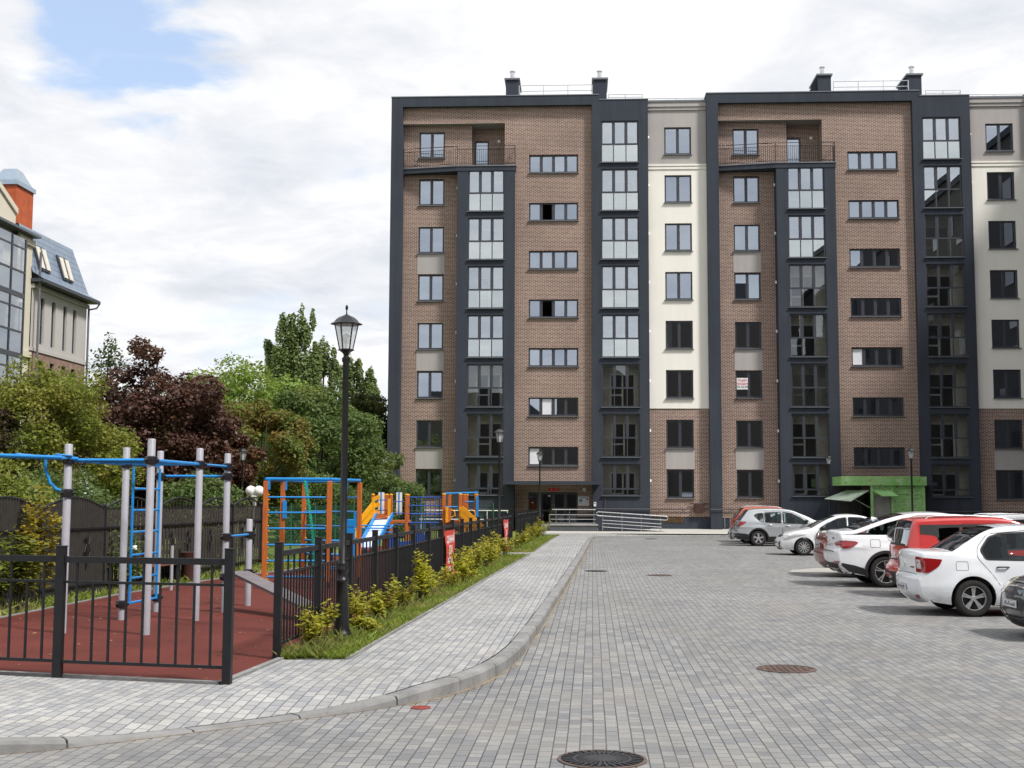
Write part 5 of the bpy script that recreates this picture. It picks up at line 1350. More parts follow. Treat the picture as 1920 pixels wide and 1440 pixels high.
s = MB(); s.prism([(-5.6, .45), (-4.75, .45), (-4.6, .85), (-4.8, 1.02), (-5.0, .72), (-5.4, .70), (-5.65, .95), (-5.75, .6)], 37.9, 37.96, 'XZ'); s.prism([(-5.6, .45), (-4.75, .45), (-4.6, .85), (-4.8, 1.02), (-5.0, .72), (-5.4, .70), (-5.65, .95), (-5.75, .6)], 38.24, 38.3, 'XZ'); s.box(-5.45, -4.95, 37.962, 38.238, .66, .70); s.build('side_board', M_DBLUE, t)
s = MB(); s.path([(-5.2 + .09 * math.cos(i * .8), 38.1 + .09 * math.sin(i * .8), .1 + i * .0085) for i in range(42)], .015, 5); s.build('spring', M_CLAMP, t)
# benches and bins by the back fence
def bench(x, y, lab, ang):
    t = thing('park_bench', lab, 'bench', (x, y, .1), ang, 'benches by the back fence')
    s = MB()
    for q in (-.17, 0, .17): s.box(-.85, .85, q - .065, q + .065, .43, .47)
    s.build('seat', plain('reddish_bench_slat', (.20, .075, .055), .6), t, world=False)
    for k in (-.6, .6): s = MB(); s.box(k - .04, k + .04, -.22, .22, 0, .428); s.build('leg', M_BLACK, t, world=False)
bench(-9.15, 27.0, 'reddish slatted bench behind the blue wall bars, by the dark fence', R(80)); bench(-7.6, 37.0, 'reddish slatted bench seen through the orange climbing frame', R(88))
def bin_(x, y, lab):
    t = thing('litter_bin', lab, 'bin', (x, y, .1), 0, 'brown bins by the back fence')
    s = MB(); s.lathe([(.0, .06), (.17, .06), (.19, .66), (.20, .68), (.17, .66), (.15, .2), (0, .2)], (x, y, .1), 14); s.build('bucket', M_BROWN, t, smooth=True)
    s = MB(); s.tube((x - .22, y, .1), (x - .22, y, .85), .02, 6); s.tube((x + .22, y, .1), (x + .22, y, .85), .02, 6); s.tube((x - .22, y, .66), (x + .22, y, .66), .015, 6); s.build('stand', M_CLAMP, t)
bin_(-8.75, 28.0, 'dark brown litter bin at the edge of the rubber floor near the dark fence'); bin_(-7.35, 35.2, 'dark brown litter bin seen low through the climbing frame')
# ------------------------------------------------------------------ trees
L_GREEN = leaf_mat('leaf_green', (0.119, 0.188, 0.045), (0.194, 0.269, 0.075), (0.150, 0.200, 0.056))
L_POP = leaf_mat('leaf_poplar', (0.174, 0.239, 0.080), (0.268, 0.341, 0.131), (0.203, 0.261, 0.094))
L_FRESH = leaf_mat('leaf_fresh_green', (0.180, 0.282, 0.043), (0.264, 0.360, 0.072), (0.216, 0.282, 0.048))
L_DARK = leaf_mat('leaf_dark_green', (0.078, 0.130, 0.034), (0.137, 0.195, 0.055), (0.176, 0.195, 0.052))
L_MAROON = leaf_mat('leaf_maroon', (.068, .029, .022), (.120, .058, .044), (.115, .056, .022), .25)
L_AUTUMN = leaf_mat('leaf_turning', (0.111, 0.163, 0.033), (0.182, 0.208, 0.046), (0.312, 0.143, 0.039))
L_YELLOW = leaf_mat('leaf_yellow_green', (0.310, 0.333, 0.034), (0.483, 0.437, 0.052), (0.380, 0.276, 0.063))
L_OLIVE = leaf_mat('leaf_olive', (0.138, 0.186, 0.029), (0.240, 0.264, 0.043), (0.300, 0.270, 0.050))
M_BARK = plain('bark', (.065, .052, .042), .95, 0, .2, .35, 6, .6, 30)

def unit(n):
    v = RNG.normal(size=(n, 3)); return v / np.linalg.norm(v, axis=1)[:, None]
def tree(label, x, y, H, rx, z0, mat, nclump=60, nleaf=14000, size=.17, kind='round', seed=0, group='trees behind the fences', cat='tree', name='tree', rr=.27, ry=None, spires=((0, 1, 1),)):
    global RNG
    RNG = np.random.default_rng(100 + seed); rnd = random.Random(seed)
    t = thing(name, label, cat, (x, y, 0), 0, group)
    cz = (z0 + H) / 2; rz = (H - z0) / 2; ry = ry or rx
    C = []; Rr = []
    if kind == 'poplar':
        for k in range(nclump):
            u = RNG.random(); z = z0 + (H - z0) * u
            sub_ = spires[k % len(spires)]; z = z0 + (H * sub_[1] - z0) * u; wid = rx * sub_[2] * max(.04, (1 - u ** 4.5)) ** .62 * (.6 + .4 * min(1, u * 5))
            a = RNG.uniform(0, 6.28); r = wid * RNG.uniform(.15, .95)
            C.append((x + sub_[0] + r * math.cos(a), y + r * math.sin(a), z)); Rr.append((wid * RNG.uniform(.25, .42) + .12, wid * .35 + .12, wid * RNG.uniform(.6, 1.1) + .35))
    else:
        for k in range(nclump):
            d = unit(1)[0]; q = RNG.uniform(.50, 1.0) ** .5
            bump_ = 1 + .22 * math.sin(3.1 * math.atan2(d[1], d[0]) + seed) * math.cos(4 * d[2] + seed * 1.7)
            lowcut = 1.0 if d[2] > -.35 else .86
            px, py, pz = x + d[0] * rx * q * bump_ * lowcut, y + d[1] * ry * q * bump_ * lowcut, cz + d[2] * rz * q * (1.0 if d[2] < 0 else bump_)
            if kind == 'spiky' and d[2] > .3: pz += RNG.uniform(0, .45) * (1 - abs(d[0])); r_top = 1
            r = rx * rr * RNG.uniform(.65, 1.25)
            if kind == 'spiky' and d[2] > .55: r *= .62
            C.append((px, py, pz)); Rr.append((r, r, r * .72))
    C = np.array(C); Rr = np.array(Rr)
    w = Rr.prod(axis=1) ** (2 / 3); w /= w.sum()
    idx = RNG.choice(len(C), nleaf, p=w)
    d = unit(nleaf); rad = RNG.uniform(.35, 1.0, nleaf) ** .45
    pts = C[idx] + d * Rr[idx] * rad[:, None] * RNG.uniform(.85, 1.18, (nleaf, 1))
    nr = d * .7 + np.array([0, 0, .35]); 
    V, F = leaves(pts, nr, size, .62, .35, .55)
    raw_mesh('crown', V, F, mat, t, (x, y, 0))
    tr = MB(); r0 = max(.07, H * .016)
    hz = z0 + (H - z0) * .35
    tr.path([(x, y, -.1), (x + rnd.uniform(-.1, .1), y, z0 * .6), (x + rnd.uniform(-.2, .2), y + rnd.uniform(-.2, .2), hz), (x + rnd.uniform(-.3, .3), y, H * .86)], [r0 * 1.25, r0, r0 * .7, r0 * .15], 9)
    for k in range(min(len(C), 16 if kind != 'poplar' else 10)):
        c = C[rnd.randrange(len(C))]; s = (x + rnd.uniform(-.1, .1), y, z0 * .75 + (c[2] - z0) * .35)
        m_ = ((s[0] + c[0]) / 2, (s[1] + c[1]) / 2, (s[2] + c[2]) / 2 + .25); tr.path([s, m_, tuple(c)], [r0 * .45, r0 * .26, r0 * .07], 6)
    tr.build('trunk', M_BARK, t, smooth=True)
    return t
tree('dark maroon-leaved maple behind the sheet metal fence, crown rising in spikes', -14.55, 42, 6.75, 2.7, 1.3, L_MAROON, 170, 56000, .132, 'spiky', 3, rr=.24)
tree('second maroon-leaved maple with rusty lower leaves, right of the spiky one', -12.9, 43.5, 4.9, 1.35, 1.0, leaf_mat('leaf_rusty', (.055, .022, .018), (.10, .04, .024), (.13, .055, .022), .2), 44, 16000, .135, 'round', 5, rr=.32)
tree('yellow-green leafy tree at the left edge in front of the older house', -16.2, 37, 5.9, 2.25, .6, L_OLIVE, 130, 48000, .112, 'round', 8)
tree('brownish maroon tree cut by the left edge of the picture', -17.4, 35.2, 4.9, 1.3, .6, leaf_mat('leaf_brown', (.05, .025, .02), (.085, .04, .03), (.06, .06, .02), .2), 30, 12000, .12, 'round', 11, rr=.34)
tree('bright green broad tree behind the maroon maple, its top against the sky', -17.0, 61, 8.3, 4.1, 2.5, L_FRESH, 110, 30000, .19, 'round', 14, rr=.24)
tree('thin pale green birch standing between the older house and the maroon maple', -21.2, 55, 8.9, 1.15, 3.2, leaf_mat('leaf_birch', (.06, .10, .035), (.10, .14, .05), (.08, .11, .04)), 34, 3200, .17, 'poplar', 17)
tree('tall poplar with several columns rising above the other trees', -23.1, 100, 17.5, 1.0, 4, L_POP, 170, 42000, .26, 'poplar', 20, spires=((-1.1, .985, 1.1), (.0, .96, 1.2), (.75, 1.0, 1.0), (1.45, .975, .95), (-.4, .93, 1.35)), group='poplars', name='poplar_tree')
tree('shorter side column of poplar at the left of the tall one', -25.4, 101, 15.0, .85, 4, L_POP, 60, 12000, .25, 'poplar', 23, spires=((0, 1, 1), (.8, .93, .8)), group='poplars', name='poplar_tree')
tree('poplar flank stepping down to the right of the tall one', -20.8, 101, 15.2, .9, 4, L_POP, 70, 15000, .25, 'poplar', 26, spires=((0, 1, 1), (.85, .93, .8), (-.7, .97, .9)), group='poplars', name='poplar_tree')
tree('separate narrow poplar just left of the nearest lantern head', -19.4, 105, 14.8, .85, 4, L_POP, 64, 14000, .25, 'poplar', 29, spires=((0, 1, 1), (.8, .94, .7), (-.7, .92, .8)), group='poplars', name='poplar_tree')
tree('narrow low poplar just right of the nearest lantern post', -17.6, 105, 12.9, .8, 4, L_POP, 44, 8500, .25, 'poplar', 31, group='poplars', name='poplar_tree')
tree('maple with leaves turning orange beside the maroon trees', -12.3, 48, 6.0, 2.0, 1.0, L_AUTUMN, 64, 24000, .14, 'round', 34)
tree('dense dark green tree behind the orange climbing frame', -11.6, 56, 6.7, 2.6, .7, L_DARK, 75, 26000, .165, 'round', 37)
tree('greyish green bushy tree behind the climbing frame, left of the lantern post', -13.6, 66, 7.3, 2.8, 1.0, L_GREEN, 75, 24000, .18, 'round', 40)
tree('dark tree with yellowish top touching the left corner of the brown house', -13.9, 79, 8.9, 2.5, .8, leaf_mat('leaf_dark_yellow', (.035, .060, .015), (.065, .085, .02), (.13, .125, .025)), 70, 24000, .18, 'round', 43)
tree('dark green tree low behind the lantern post', -11.5, 68, 6.6, 2.0, .5, L_DARK, 55, 11000, .21, 'round', 46)
tree('deep green tree far behind the maroon maple', -24.5, 72, 7.6, 3.4, 1.0, L_GREEN, 60, 9000, .27, 'round', 48)
for i, (x, y, h, r, lab, m) in enumerate([(-13.2, 31.5, 2.6, 1.6, 'dark green bush low behind the fence under the maroon maple', L_DARK), (-14.2, 27, 3.0, 1.8, 'dark olive bush behind the left panels of the sheet metal fence', L_OLIVE), (-11.6, 37.5, 2.5, 1.4, 'dark green bush behind the fence near the white globe lamp', L_DARK),
        (-9.9, 53, 2.6, 1.5, 'dark green bush behind the mesh fence seen through the climbing frame', L_DARK), (-9.3, 61, 3.3, 1.6, 'dark green bush at the corner of the brown house behind the slide', L_DARK), (-12.0, 52.5, 3.0, 1.6, 'dark bush behind the left part of the mesh fence', L_GREEN)]):
    tree(lab, x, y, h, r, .1, m, 40, 16000, .105, 'round', 60 + i, 'bushes behind the fences', 'bush', 'bush', .36)

# ------------------------------------------------------------------ small plants
def shrub(label, x, y, h, r, mat, n, size, seed, group, name='shrub', cat='shrub', z=.09):
    global RNG
    RNG = np.random.default_rng(500 + seed); rnd = random.Random(seed)
    t = thing(name, label, cat, (x, y, z), 0, group)
    st = MB(); P = []; Nn = []
    ns = max(6, int(r * 34))
    for k in range(ns):
        a = rnd.uniform(0, 6.28); rr_ = r * rnd.uniform(.2, 1.0); hh = h * rnd.uniform(.45, 1.12) * (1 - .15 * rr_ / r)
        tip = Vector((x + rr_ * math.cos(a), y + rr_ * math.sin(a), z + hh)); b = Vector((x + rr_ * .25 * math.cos(a), y + rr_ * .25 * math.sin(a), z)); m_ = b.lerp(tip, .55) + Vector((0, 0, .05))
        st.path([b, m_, tip], [.006, .005, .003], 4)
        for i in range(n // ns):
            u = rnd.uniform(.38, 1.06); q = b.lerp(m_, u / .55) if u < .55 else m_.lerp(tip, (u - .55) / .45)
            P.append(q + Vector((rnd.gauss(0, .05), rnd.gauss(0, .05), rnd.gauss(0, .035)))); Nn.append((rnd.gauss(0, .4), rnd.gauss(0, .4), 1))
    V, F = leaves(np.array([tuple(p) for p in P]), np.array(Nn), size, .6, .5, .35)
    raw_mesh('foliage', V, F, mat, t, (x, y, z)); st.build('stem', M_BARK, t)
    return t
ORD = ['first', 'second', 'third', 'fourth', 'fifth', 'sixth', 'seventh', 'eighth', 'ninth', 'tenth', 'eleventh', 'twelfth', 'thirteenth', 'fourteenth', 'fifteenth', 'sixteenth', 'seventeenth', 'eighteenth']
L_YG2 = leaf_mat('leaf_lime', (.36, .38, .020), (.52, .48, .03), (.40, .33, .05))
SH = [(-3.36, 15.7, .50, .24), (-3.42, 16.6, .58, .22), (-2.98, 17.6, .36, .16), (-3.22, 18.5, .60, .26), (-3.08, 19.4, .42, .2), (-3.15, 20.6, .50, .30), (-3.02, 21.6, .58, .28), (-2.86, 22.8, .86, .30), (-2.95, 23.9, .40, .2), (-2.85, 25.2, .55, .26), (-2.72, 26.6, .46, .24), (-2.58, 28.0, .74, .36), (-2.66, 29.8, .70, .34),
      (-2.60, 31.4, .84, .36), (-2.70, 32.9, .62, .3), (-2.55, 34.6, .80, .36), (-2.62, 36.2, .66, .34), (-2.48, 37.9, .78, .36), (-2.60, 40.0, 1.0, .36), (-2.35, 41.5, .7, .34), (-2.25, 48.0, .72, .34), (-2.15, 52.5, .6, .3), (-2.1, 56.5, .85, .4), (-1.95, 60.3, .6, .3), (-1.75, 63.7, .98, .42)]
ORD += ['nineteenth', 'twentieth', 'twenty-first', 'twenty-second', 'twenty-third', 'twenty-fourth', 'twenty-fifth']
for i, (x, y, h, r) in enumerate(SH):
    lime = i in (7, 11); gr_ = i in (8, 14)
    what = 'bright lime yellow shrub' if lime else ('greener straggly shrub' if gr_ else 'yellow-green shrub')
    shrub(f'{what} on the grass strip, {ORD[i]} of the row from the near end', x, y, h, r, L_YG2 if lime else (L_OLIVE if gr_ else L_YELLOW), int(170 + 330 * r / .4 * (1.9 if lime else 1)), .075 if y < 30 else .09, i, 'shrubs along the long low fence')
shrub('young tree with yellowing leaves in front of the arched fence at left', -9.40, 21.5, 2.0, .34, leaf_mat('leaf_sapling', (.30, .26, .025), (.46, .34, .04), (.20, .24, .04)), 900, .12, 41, 'plants at the foot of the dark fence', 'sapling', 'sapling')
shrub('green leafy bush left of the grey post at the foot of the arched fence', -9.25, 20.3, 1.25, .55, L_OLIVE, 1300, .12, 42, 'plants at the foot of the dark fence', 'bush', 'bush')
shrub('green bush with one white bloom by the dark fence', -9.15, 24.9, 1.25, .42, L_GREEN, 620, .10, 43, 'plants at the foot of the dark fence', 'bush', 'bush')
t = thing('rose_bloom', 'single white bloom on the bush by the dark fence', 'flower', (-8.85, 24.7, .98)); s = MB()
for k in range(9): a = k * 2.4; s.obox((-8.85 + .03 * math.cos(a), 24.7 + .03 * math.sin(a), .98 + .006 * k), (.06, .05, .012), Matrix.Rotation(a, 3, 'Z') @ Matrix.Rotation(.6, 3, 'X'))
s.build('petals', M_WHITEP, t)

# ------------------------------------------------------------------ grass
RNG = np.random.default_rng(77)
def grass(name, label, polyfn, n, h0, h1, mat, zb=.085, w=.010):
    P = polyfn(n); n = len(P)
    h = RNG.uniform(h0, h1, n) * (.6 + .8 * RNG.random(n) ** 2); a = RNG.uniform(0, 6.28, n); ww = w * RNG.uniform(.6, 1.3, n)
    lean = RNG.normal(0, .45, (n, 2)) * h[:, None]
    b = np.stack([np.cos(a) * ww, np.sin(a) * ww, np.zeros(n)], 1); p0 = np.column_stack([P, np.full(n, zb)])
    tip = p0 + np.column_stack([lean, h]); mid = p0 + np.column_stack([lean * .35, h * .6])
    V = np.stack([p0 - b, p0 + b, mid + b * .7, tip], 1).reshape(-1, 3)
    o = raw_mesh(name, V, np.arange(n * 4).reshape(n, 4), mat)
    tag(o, label, 'grass', None, 'stuff')
def strip(n):
    u = RNG.random(n); y = 14.75 + (66.3 - 14.75) * u ** 2.4
    xl = -3.53 + (y - 14.75) * .0286 + .06
    xr = np.interp(y, [14.7, 20.73, 31.96, 42.79, 45.4, 53, 61.93, 66.4], [-2.73, -2.50, -2.10, -1.63, -1.58, -1.37, -1.15, -.95])
    k = RNG.random(n); x = xl + (xr - xl) * k
    keep = ~((y > 42.8) & (y < 44.5)); return np.column_stack([x, y])[keep]
GR = leaf_mat('grass_blade', (0.169, 0.250, 0.032), (0.284, 0.344, 0.061), (0.351, 0.324, 0.115), .3)
grass('grass', 'short green and yellowing grass on the strip beside the pavement', strip, 90000, .035, .10, GR, .085, .006)
def strip2(n):
    P = strip(n); P = P[P[:, 1] < 45]; k = np.abs(P[:, 0] - (-3.45 + (P[:, 1] - 14.75) * .0286)) < .45; return P[k]
grass('tall_grass', 'longer thin grass at the foot of the long low fence', strip2, 5000, .10, .20, leaf_mat('dry_grass_blade', (.13, .18, .03), (.26, .26, .08), (.30, .25, .12), .3), .085, .0035)
def left(n):
    y = RNG.uniform(15.5, 40, n); xr = np.interp(y, [15, 19.2, 24.3, 28.6, 33.5, 42], [-9.7, -9.05, -8.95, -8.48, -7.55, -8.15]) - .04; k = RNG.random(n) ** 1.0 * 1.9
    return np.column_stack([xr - k, y])
grass('verge_grass', 'green grass between the rubber floor and the dark fence', left, 30000, .06, .16, GR, .085, .013)

# fallen leaves and other litter on the ground
RNG = np.random.default_rng(91)
def litter(n, fn, z, mat, label, size):
    P = fn(n); c = np.column_stack([P, np.full(len(P), z)]); nr = np.tile(np.array([[0, 0, 1.0]]), (len(P), 1))
    V, F = leaves(c, nr, size, .6, 1.2, .22, .2); V[:, 2] = np.maximum(V[:, 2], z - .004)
    tag(raw_mesh('fallen_leaves', V, F, mat), label, 'leaves', None, 'stuff')
L_FALL = leaf_mat('fallen_leaf', (.26, .17, .07), (.38, .27, .11), (.20, .10, .05), .1)
def on_rubber(n):
    y = RNG.uniform(13.6, 34, n); xl = np.interp(y, [13, 15.2, 19.2, 24.3, 28.6, 34], [-9.2, -9.3, -8.95, -8.85, -8.4, -7.6]); xr = np.where(y < 14.75, -3.75, -3.53 + (y - 14.75) * .0286) - .1
    return np.column_stack([xl + (xr - xl) * RNG.random(n), y])
litter(300, on_rubber, .126, L_FALL, 'dry leaves scattered over the red rubber floor', .055)
def on_walk(n):
    y = 11.5 + 40 * RNG.random(n) ** 2; xr = np.interp(y, [11.5, 12.6, 14, 16.8, 23, 38, 52], [-2.3, -1.5, -1.0, -.7, -.45, 0, .45])
    k = np.where(RNG.random(n) < .7, RNG.uniform(-.22, .0, n), RNG.uniform(-1.0, 5.0, n)); return np.column_stack([xr - .0 + np.where(k < 0, .10 - k * .6, k + .25), y])
litter(160, on_walk, .006, L_FALL, 'few dry leaves along the foot of the kerb and on the yard', .04)
# ------------------------------------------------------------------ cars
def catmull(pts, n):
    out_ = []
    P = [pts[0]] + list(pts) + [pts[-1]]
    for i in range(1, len(P) - 2):
        p0, p1, p2, p3 = [np.array(P[i + k]) for k in (-1, 0, 1, 2)]
        for k in range(n):
            t = k / n
            out_.append(.5 * ((2 * p1) + (-p0 + p2) * t + (2 * p0 - 5 * p1 + 4 * p2 - p3) * t * t + (-p0 + 3 * p1 - 3 * p2 + p3) * t ** 3))
    out_.append(np.array(pts[-1])); return np.array(out_)
def round_poly(poly, r=.05, n=4):
    res = []
    m = len(poly)
    for i in range(m):
        p, a, b = np.array(poly[i]), np.array(poly[i - 1]), np.array(poly[(i + 1) % m])
        da, db = a - p, b - p; la, lb = np.linalg.norm(da), np.linalg.norm(db); q = min(r, la * .45, lb * .45)
        s, e = p + da / la * q, p + db / lb * q
        for k in range(n + 1):
            t = k / n; res.append(tuple((1 - t) ** 2 * s + 2 * t * (1 - t) * p + t * t * e))
    return res
def grow(poly, d):
    m = len(poly); A = sum(poly[i][0] * poly[(i + 1) % m][1] - poly[(i + 1) % m][0] * poly[i][1] for i in range(m)); s = 1 if A > 0 else -1
    res = []
    for i in range(m):
        a, p, b = np.array(poly[i - 1]), np.array(poly[i]), np.array(poly[(i + 1) % m]); t = b - a; t = t / (np.linalg.norm(t) + 1e-9)
        res.append(tuple(p + s * np.array([t[1], -t[0]]) * d))
    return res
def fill2d(outer, holes=(), step=(.09, .07)):
    """triangulated, gridded plane figure: list of 2D points and faces"""
    bm = bmesh.new(); es = []
    for lp in [outer, *holes]:
        vs = [bm.verts.new((p[0], 0, p[1])) for p in lp]
        for a, b in zip(vs, vs[1:] + vs[:1]): es.append(bm.edges.new((a, b)))
    bmesh.ops.triangle_fill(bm, edges=es, use_beauty=True, normal=(0, -1, 0))
    xs = [p[0] for p in outer]; zs = [p[1] for p in outer]
    for ax, lo, hi, st in ((0, min(xs), max(xs), step[0]), (2, min(zs), max(zs), step[1])):
        n = max(1, int((hi - lo) / st))
        for k in range(1, n):
            c = [0, 0, 0]; c[ax] = lo + (hi - lo) * k / n; nn = [0, 0, 0]; nn[ax] = 1
            bmesh.ops.bisect_plane(bm, geom=bm.verts[:] + bm.edges[:] + bm.faces[:], plane_co=c, plane_no=nn)
    bmesh.ops.remove_doubles(bm, verts=bm.verts, dist=1e-5)
    bm.verts.index_update()
    V = [(v.co.x, v.co.z) for v in bm.verts]; F = [tuple(v.index for v in f.verts) for f in bm.faces]; bm.free()
    return V, F

class Car:
    def __init__(s, name, label, loc, nose, spec, paint, group='cars parked in the yard', cat='car'):
        s.sp = sp = spec; s.k = sp.get('scale', 1.0)
        s.t = thing(name, label, cat, loc, 0 if nose > 0 else math.pi, group); s.t.scale = (s.k,) * 3
        s.paint = paint; s.L, s.W = sp['L'], sp['W']; s.r = sp.get('r', .065)
        O = catmull(sp['outline'], 6); s.O = O
        T = np.gradient(O, axis=0); T /= np.linalg.norm(T, axis=1)[:, None] + 1e-9
        s.N = np.stack([-T[:, 1], T[:, 0]], 1)
        Q = O - s.N * s.r
        for _ in range(6):
            for i in range(len(Q) - 1):
                if np.dot(Q[i + 1] - Q[i], O[i + 1] - O[i]) < 0: m = (Q[i] + Q[i + 1]) / 2; Q[i] = m - (O[i + 1] - O[i]) * .02; Q[i + 1] = m + (O[i + 1] - O[i]) * .02
        s.Q = Q
        s.sill = sp.get('sill', .22)
    def belt(s, x): b = s.sp['belt']; return np.interp(x, [p[0] for p in b], [p[1] for p in b])
    def w(s, x, z):
        sp = s.sp; h = s.W / 2
        a, b = sp.get('ra', .75), sp.get('fb', 1.0)
        h *= 1 - sp.get('kr', .12) * max(0, (a - x) / a) ** 2.3 - sp.get('kf', .17) * max(0, (x - (s.L - b)) / b) ** 2.3
        zb = s.belt(x); t = max(0, z - zb)
        h -= sp.get('tumble', .36) * t * min(1, t / .08 * .5 + .5)
        h -= .11 * max(0, (.52 - z) / .4) ** 2 + .035 * max(0, (z - .70) / .4) ** 2 * (z < zb) + .035 * max(0, (zb - .70) / .4) ** 2 * (z >= zb)
        for xc in sp['wheels']:
            d = math.hypot(x - xc, z - sp['R']); h += .022 * math.exp(-((d - sp['Ra'] - .03) / .09) ** 2)
        cr = sp.get('crease', (.80, .010)); h += cr[1] * math.exp(-((z - cr[0]) / .05) ** 2)
        return h
    def crown(s, n): return .03 + .05 * n[0] ** 2
    def side_pt(s, x, z, sg, off=0.0): return (x, sg * (s.w(x, z) + off), z)
    def side_mesh(s, mb, poly, holes=(), off=0.0, step=(.09, .07), mi=0, sides=(1, -1)):
        V, F = fill2d(poly, holes, step)
        for sg in sides: mb.add([s.side_pt(x, z, sg, off) for x, z in V], F if sg < 0 else [f[::-1] for f in F], mi)
        return mb
    def end_pt(s, q, z, front, off=0.0):
        """point at arc length q round the corner (0 = corner, + along the side, - across the end), height z"""
        Q, N_, r = s.Q, s.N, s.r
        zmax = int(np.argmax(Q[:, 1] > s.sp.get('endz', 1.0)))
        if front:
            idx = [i for i in range(len(Q)) if Q[i, 0] > s.L * .62]; idx = idx[::-1]
        else: idx = [i for i in range(len(Q)) if Q[i, 0] < s.L * .3]
        zs = []; ii = []
        for i in idx:
            if not zs or Q[i, 1] > zs[-1] + 1e-4: zs.append(Q[i, 1]); ii.append(i)
        u = np.interp(z, zs, range(len(ii))); i0 = int(u); i1 = min(i0 + 1, len(ii) - 1); f = u - i0
        q2 = Q[ii[i0]] * (1 - f) + Q[ii[i1]] * f; n = N_[ii[i0]] * (1 - f) + N_[ii[i1]] * f; n = n / np.linalg.norm(n)
        ql = r * math.pi / 4
        if q > ql:
            px = q2[0] + (-1 if front else 1) * (q - ql); y = s.w(px, q2[1]) + off; return (px, y, q2[1])
        wq = s.w(q2[0], q2[1])
        if q < -ql:
            y = wq - r - (-q - ql); y_ = min(1, max(-1, y / (wq - r))); p = q2 + n * (r + s.crown(n) * (1 - y_ ** 2) + off); return (p[0], y, p[1])
        a = (1 - (q / ql + 1) / 2) * math.pi / 2
        p = q2 + n * (r * math.sin(a) + off * math.sin(a)); return (p[0], wq - r * (1 - math.cos(a)) + off * math.cos(a), p[1])
    def qy(s, y, z, front):
        """arc coordinate for a distance y from the centre line on the end face"""
        e = s.end_pt(0, z, front); return -((s.w(e[0], z) - s.r) - y) - s.r * math.pi / 4
    def end_patch(s, name, mat, poly, front, off=.010, sides=(1, -1), step=(.05, .04), rim=True, parent=None, mb=None, ycoord=False):
        own = mb is None; mb = mb or MB()
        V, F = fill2d(poly, (), step)
        fn = (lambda p, o: s.end_pt(s.qy(p[0], p[1], front), p[1], front, o)) if ycoord else (lambda p, o: s.end_pt(p[0], p[1], front, o))
        for sg in sides:
            b = [fn(p, off) for p in V]; mb.add([(p[0], sg * p[1], p[2]) for p in b], F)
            if rim:
                A = [fn(p, off) for p in poly]; B = [fn(p, -.006) for p in poly]; m = len(poly)
                mb.add([(p[0], sg * p[1], p[2]) for p in A + B], [(i, (i + 1) % m, (i + 1) % m + m, i + m) for i in range(m)])
        if own: return mb.build_each(name, mat, parent or s.t, smooth=True, world=False, angle=50)[0]
    def build(s):
        sp = s.sp; t = s.t; Q, O, N_, r = s.Q, s.O, s.N, s.r
        # lower edge with wheel arches
        bot = []
        for xc in sorted(sp['wheels'], reverse=True):
            a0 = math.asin(max(-1, min(1, (s.sill - sp['R']) / sp['Ra'])))
            for k in range(25):
                a = a0 + (math.pi - 2 * a0) * k / 24; bot.append((xc + sp['Ra'] * math.cos(a), sp['R'] + sp['Ra'] * math.sin(a)))
        side = [tuple(q) for q in Q] + [(Q[-1][0] - .05, s.sill + .02)] + bot + [(Q[0][0] + .05, s.sill + .04)]
        wins = [round_poly(p, .045) for p in sp['windows']]
        b = MB(); s.side_mesh(b, side, wins)
        # strip over the roof and round the ends
        gl = MB(); glr = MB()
        fr = [-1, -.93, -.84, -.6, -.3, 0, .3, .6, .84, .93, 1]; na = 5
        sec = []
        for i in range(len(Q)):
            q, n = Q[i], N_[i]; w_ = s.w(q[0], q[1]); row = []
            for k in range(na):
                a = math.pi / 2 * k / na; row.append((q + n * r * math.sin(a), -(w_ - r * (1 - math.cos(a)))))
            for f in fr: row.append((q + n * (r + s.crown(n) * (1 - f * f)), f * (w_ - r)))
            for k in range(na - 1, -1, -1):
                a = math.pi / 2 * k / na; row.append((q + n * r * math.sin(a), (w_ - r * (1 - math.cos(a)))))
            sec.append([(p[0], y, p[1]) for p, y in row])
        m = len(sec[0]); base = len(b.v); b.add([p for row in sec for p in row], [])
        fw = sp.get('screen'); rw = sp.get('rear_screen'); s.gl_top = None
        for i in range(len(Q) - 1):
            mx, mz = (O[i] + O[i + 1]) / 2; nx = N_[i][0]
            for j in range(m - 1):
                f = (base + i * m + j, base + i * m + j + 1, base + (i + 1) * m + j + 1, base + (i + 1) * m + j)
                inner = na + 1 <= j < m - na - 2
                hit = None
                if inner and fw and fw[0] < mx < fw[1] and nx > .15 and mz > .8: hit = gl
                if inner and rw and rw[0] < mx < rw[1] and nx < -.15 and mz > .8: hit = glr
                if hit is not None:
                    vs = [np.array(b.v[k]) - np.array([N_[i][0], 0, N_[i][1]]) * .006 for k in f]; hit.add(vs, [(0, 1, 2, 3)])
                else: b.f.append(f); b.m.append(0)
        body = b.build('body', s.paint, t, smooth=True, world=False, angle=32)
        bm = bmesh.new(); bm.from_mesh(body.data); bmesh.ops.remove_doubles(bm, verts=bm.verts, dist=.0012); bmesh.ops.recalc_face_normals(bm, faces=bm.faces); bm.to_mesh(body.data); bm.free()
        body.data.polygons.foreach_set('use_smooth', [True] * len(body.data.polygons)); body.data.set_sharp_from_angle(angle=R(32))
        for g, nm, mt in ((gl, 'windscreen', M_CARGLASS), (glr, 'rear_window', sp.get('rear_glass', M_CARTINT))):
            if g.v:
                o = g.build(nm, mt, t, smooth=True, world=False); bm = bmesh.new(); bm.from_mesh(o.data); bmesh.ops.remove_doubles(bm, verts=bm.verts, dist=.001); bm.to_mesh(o.data); bm.free()
        # side windows with black surrounds
        ft = MB()
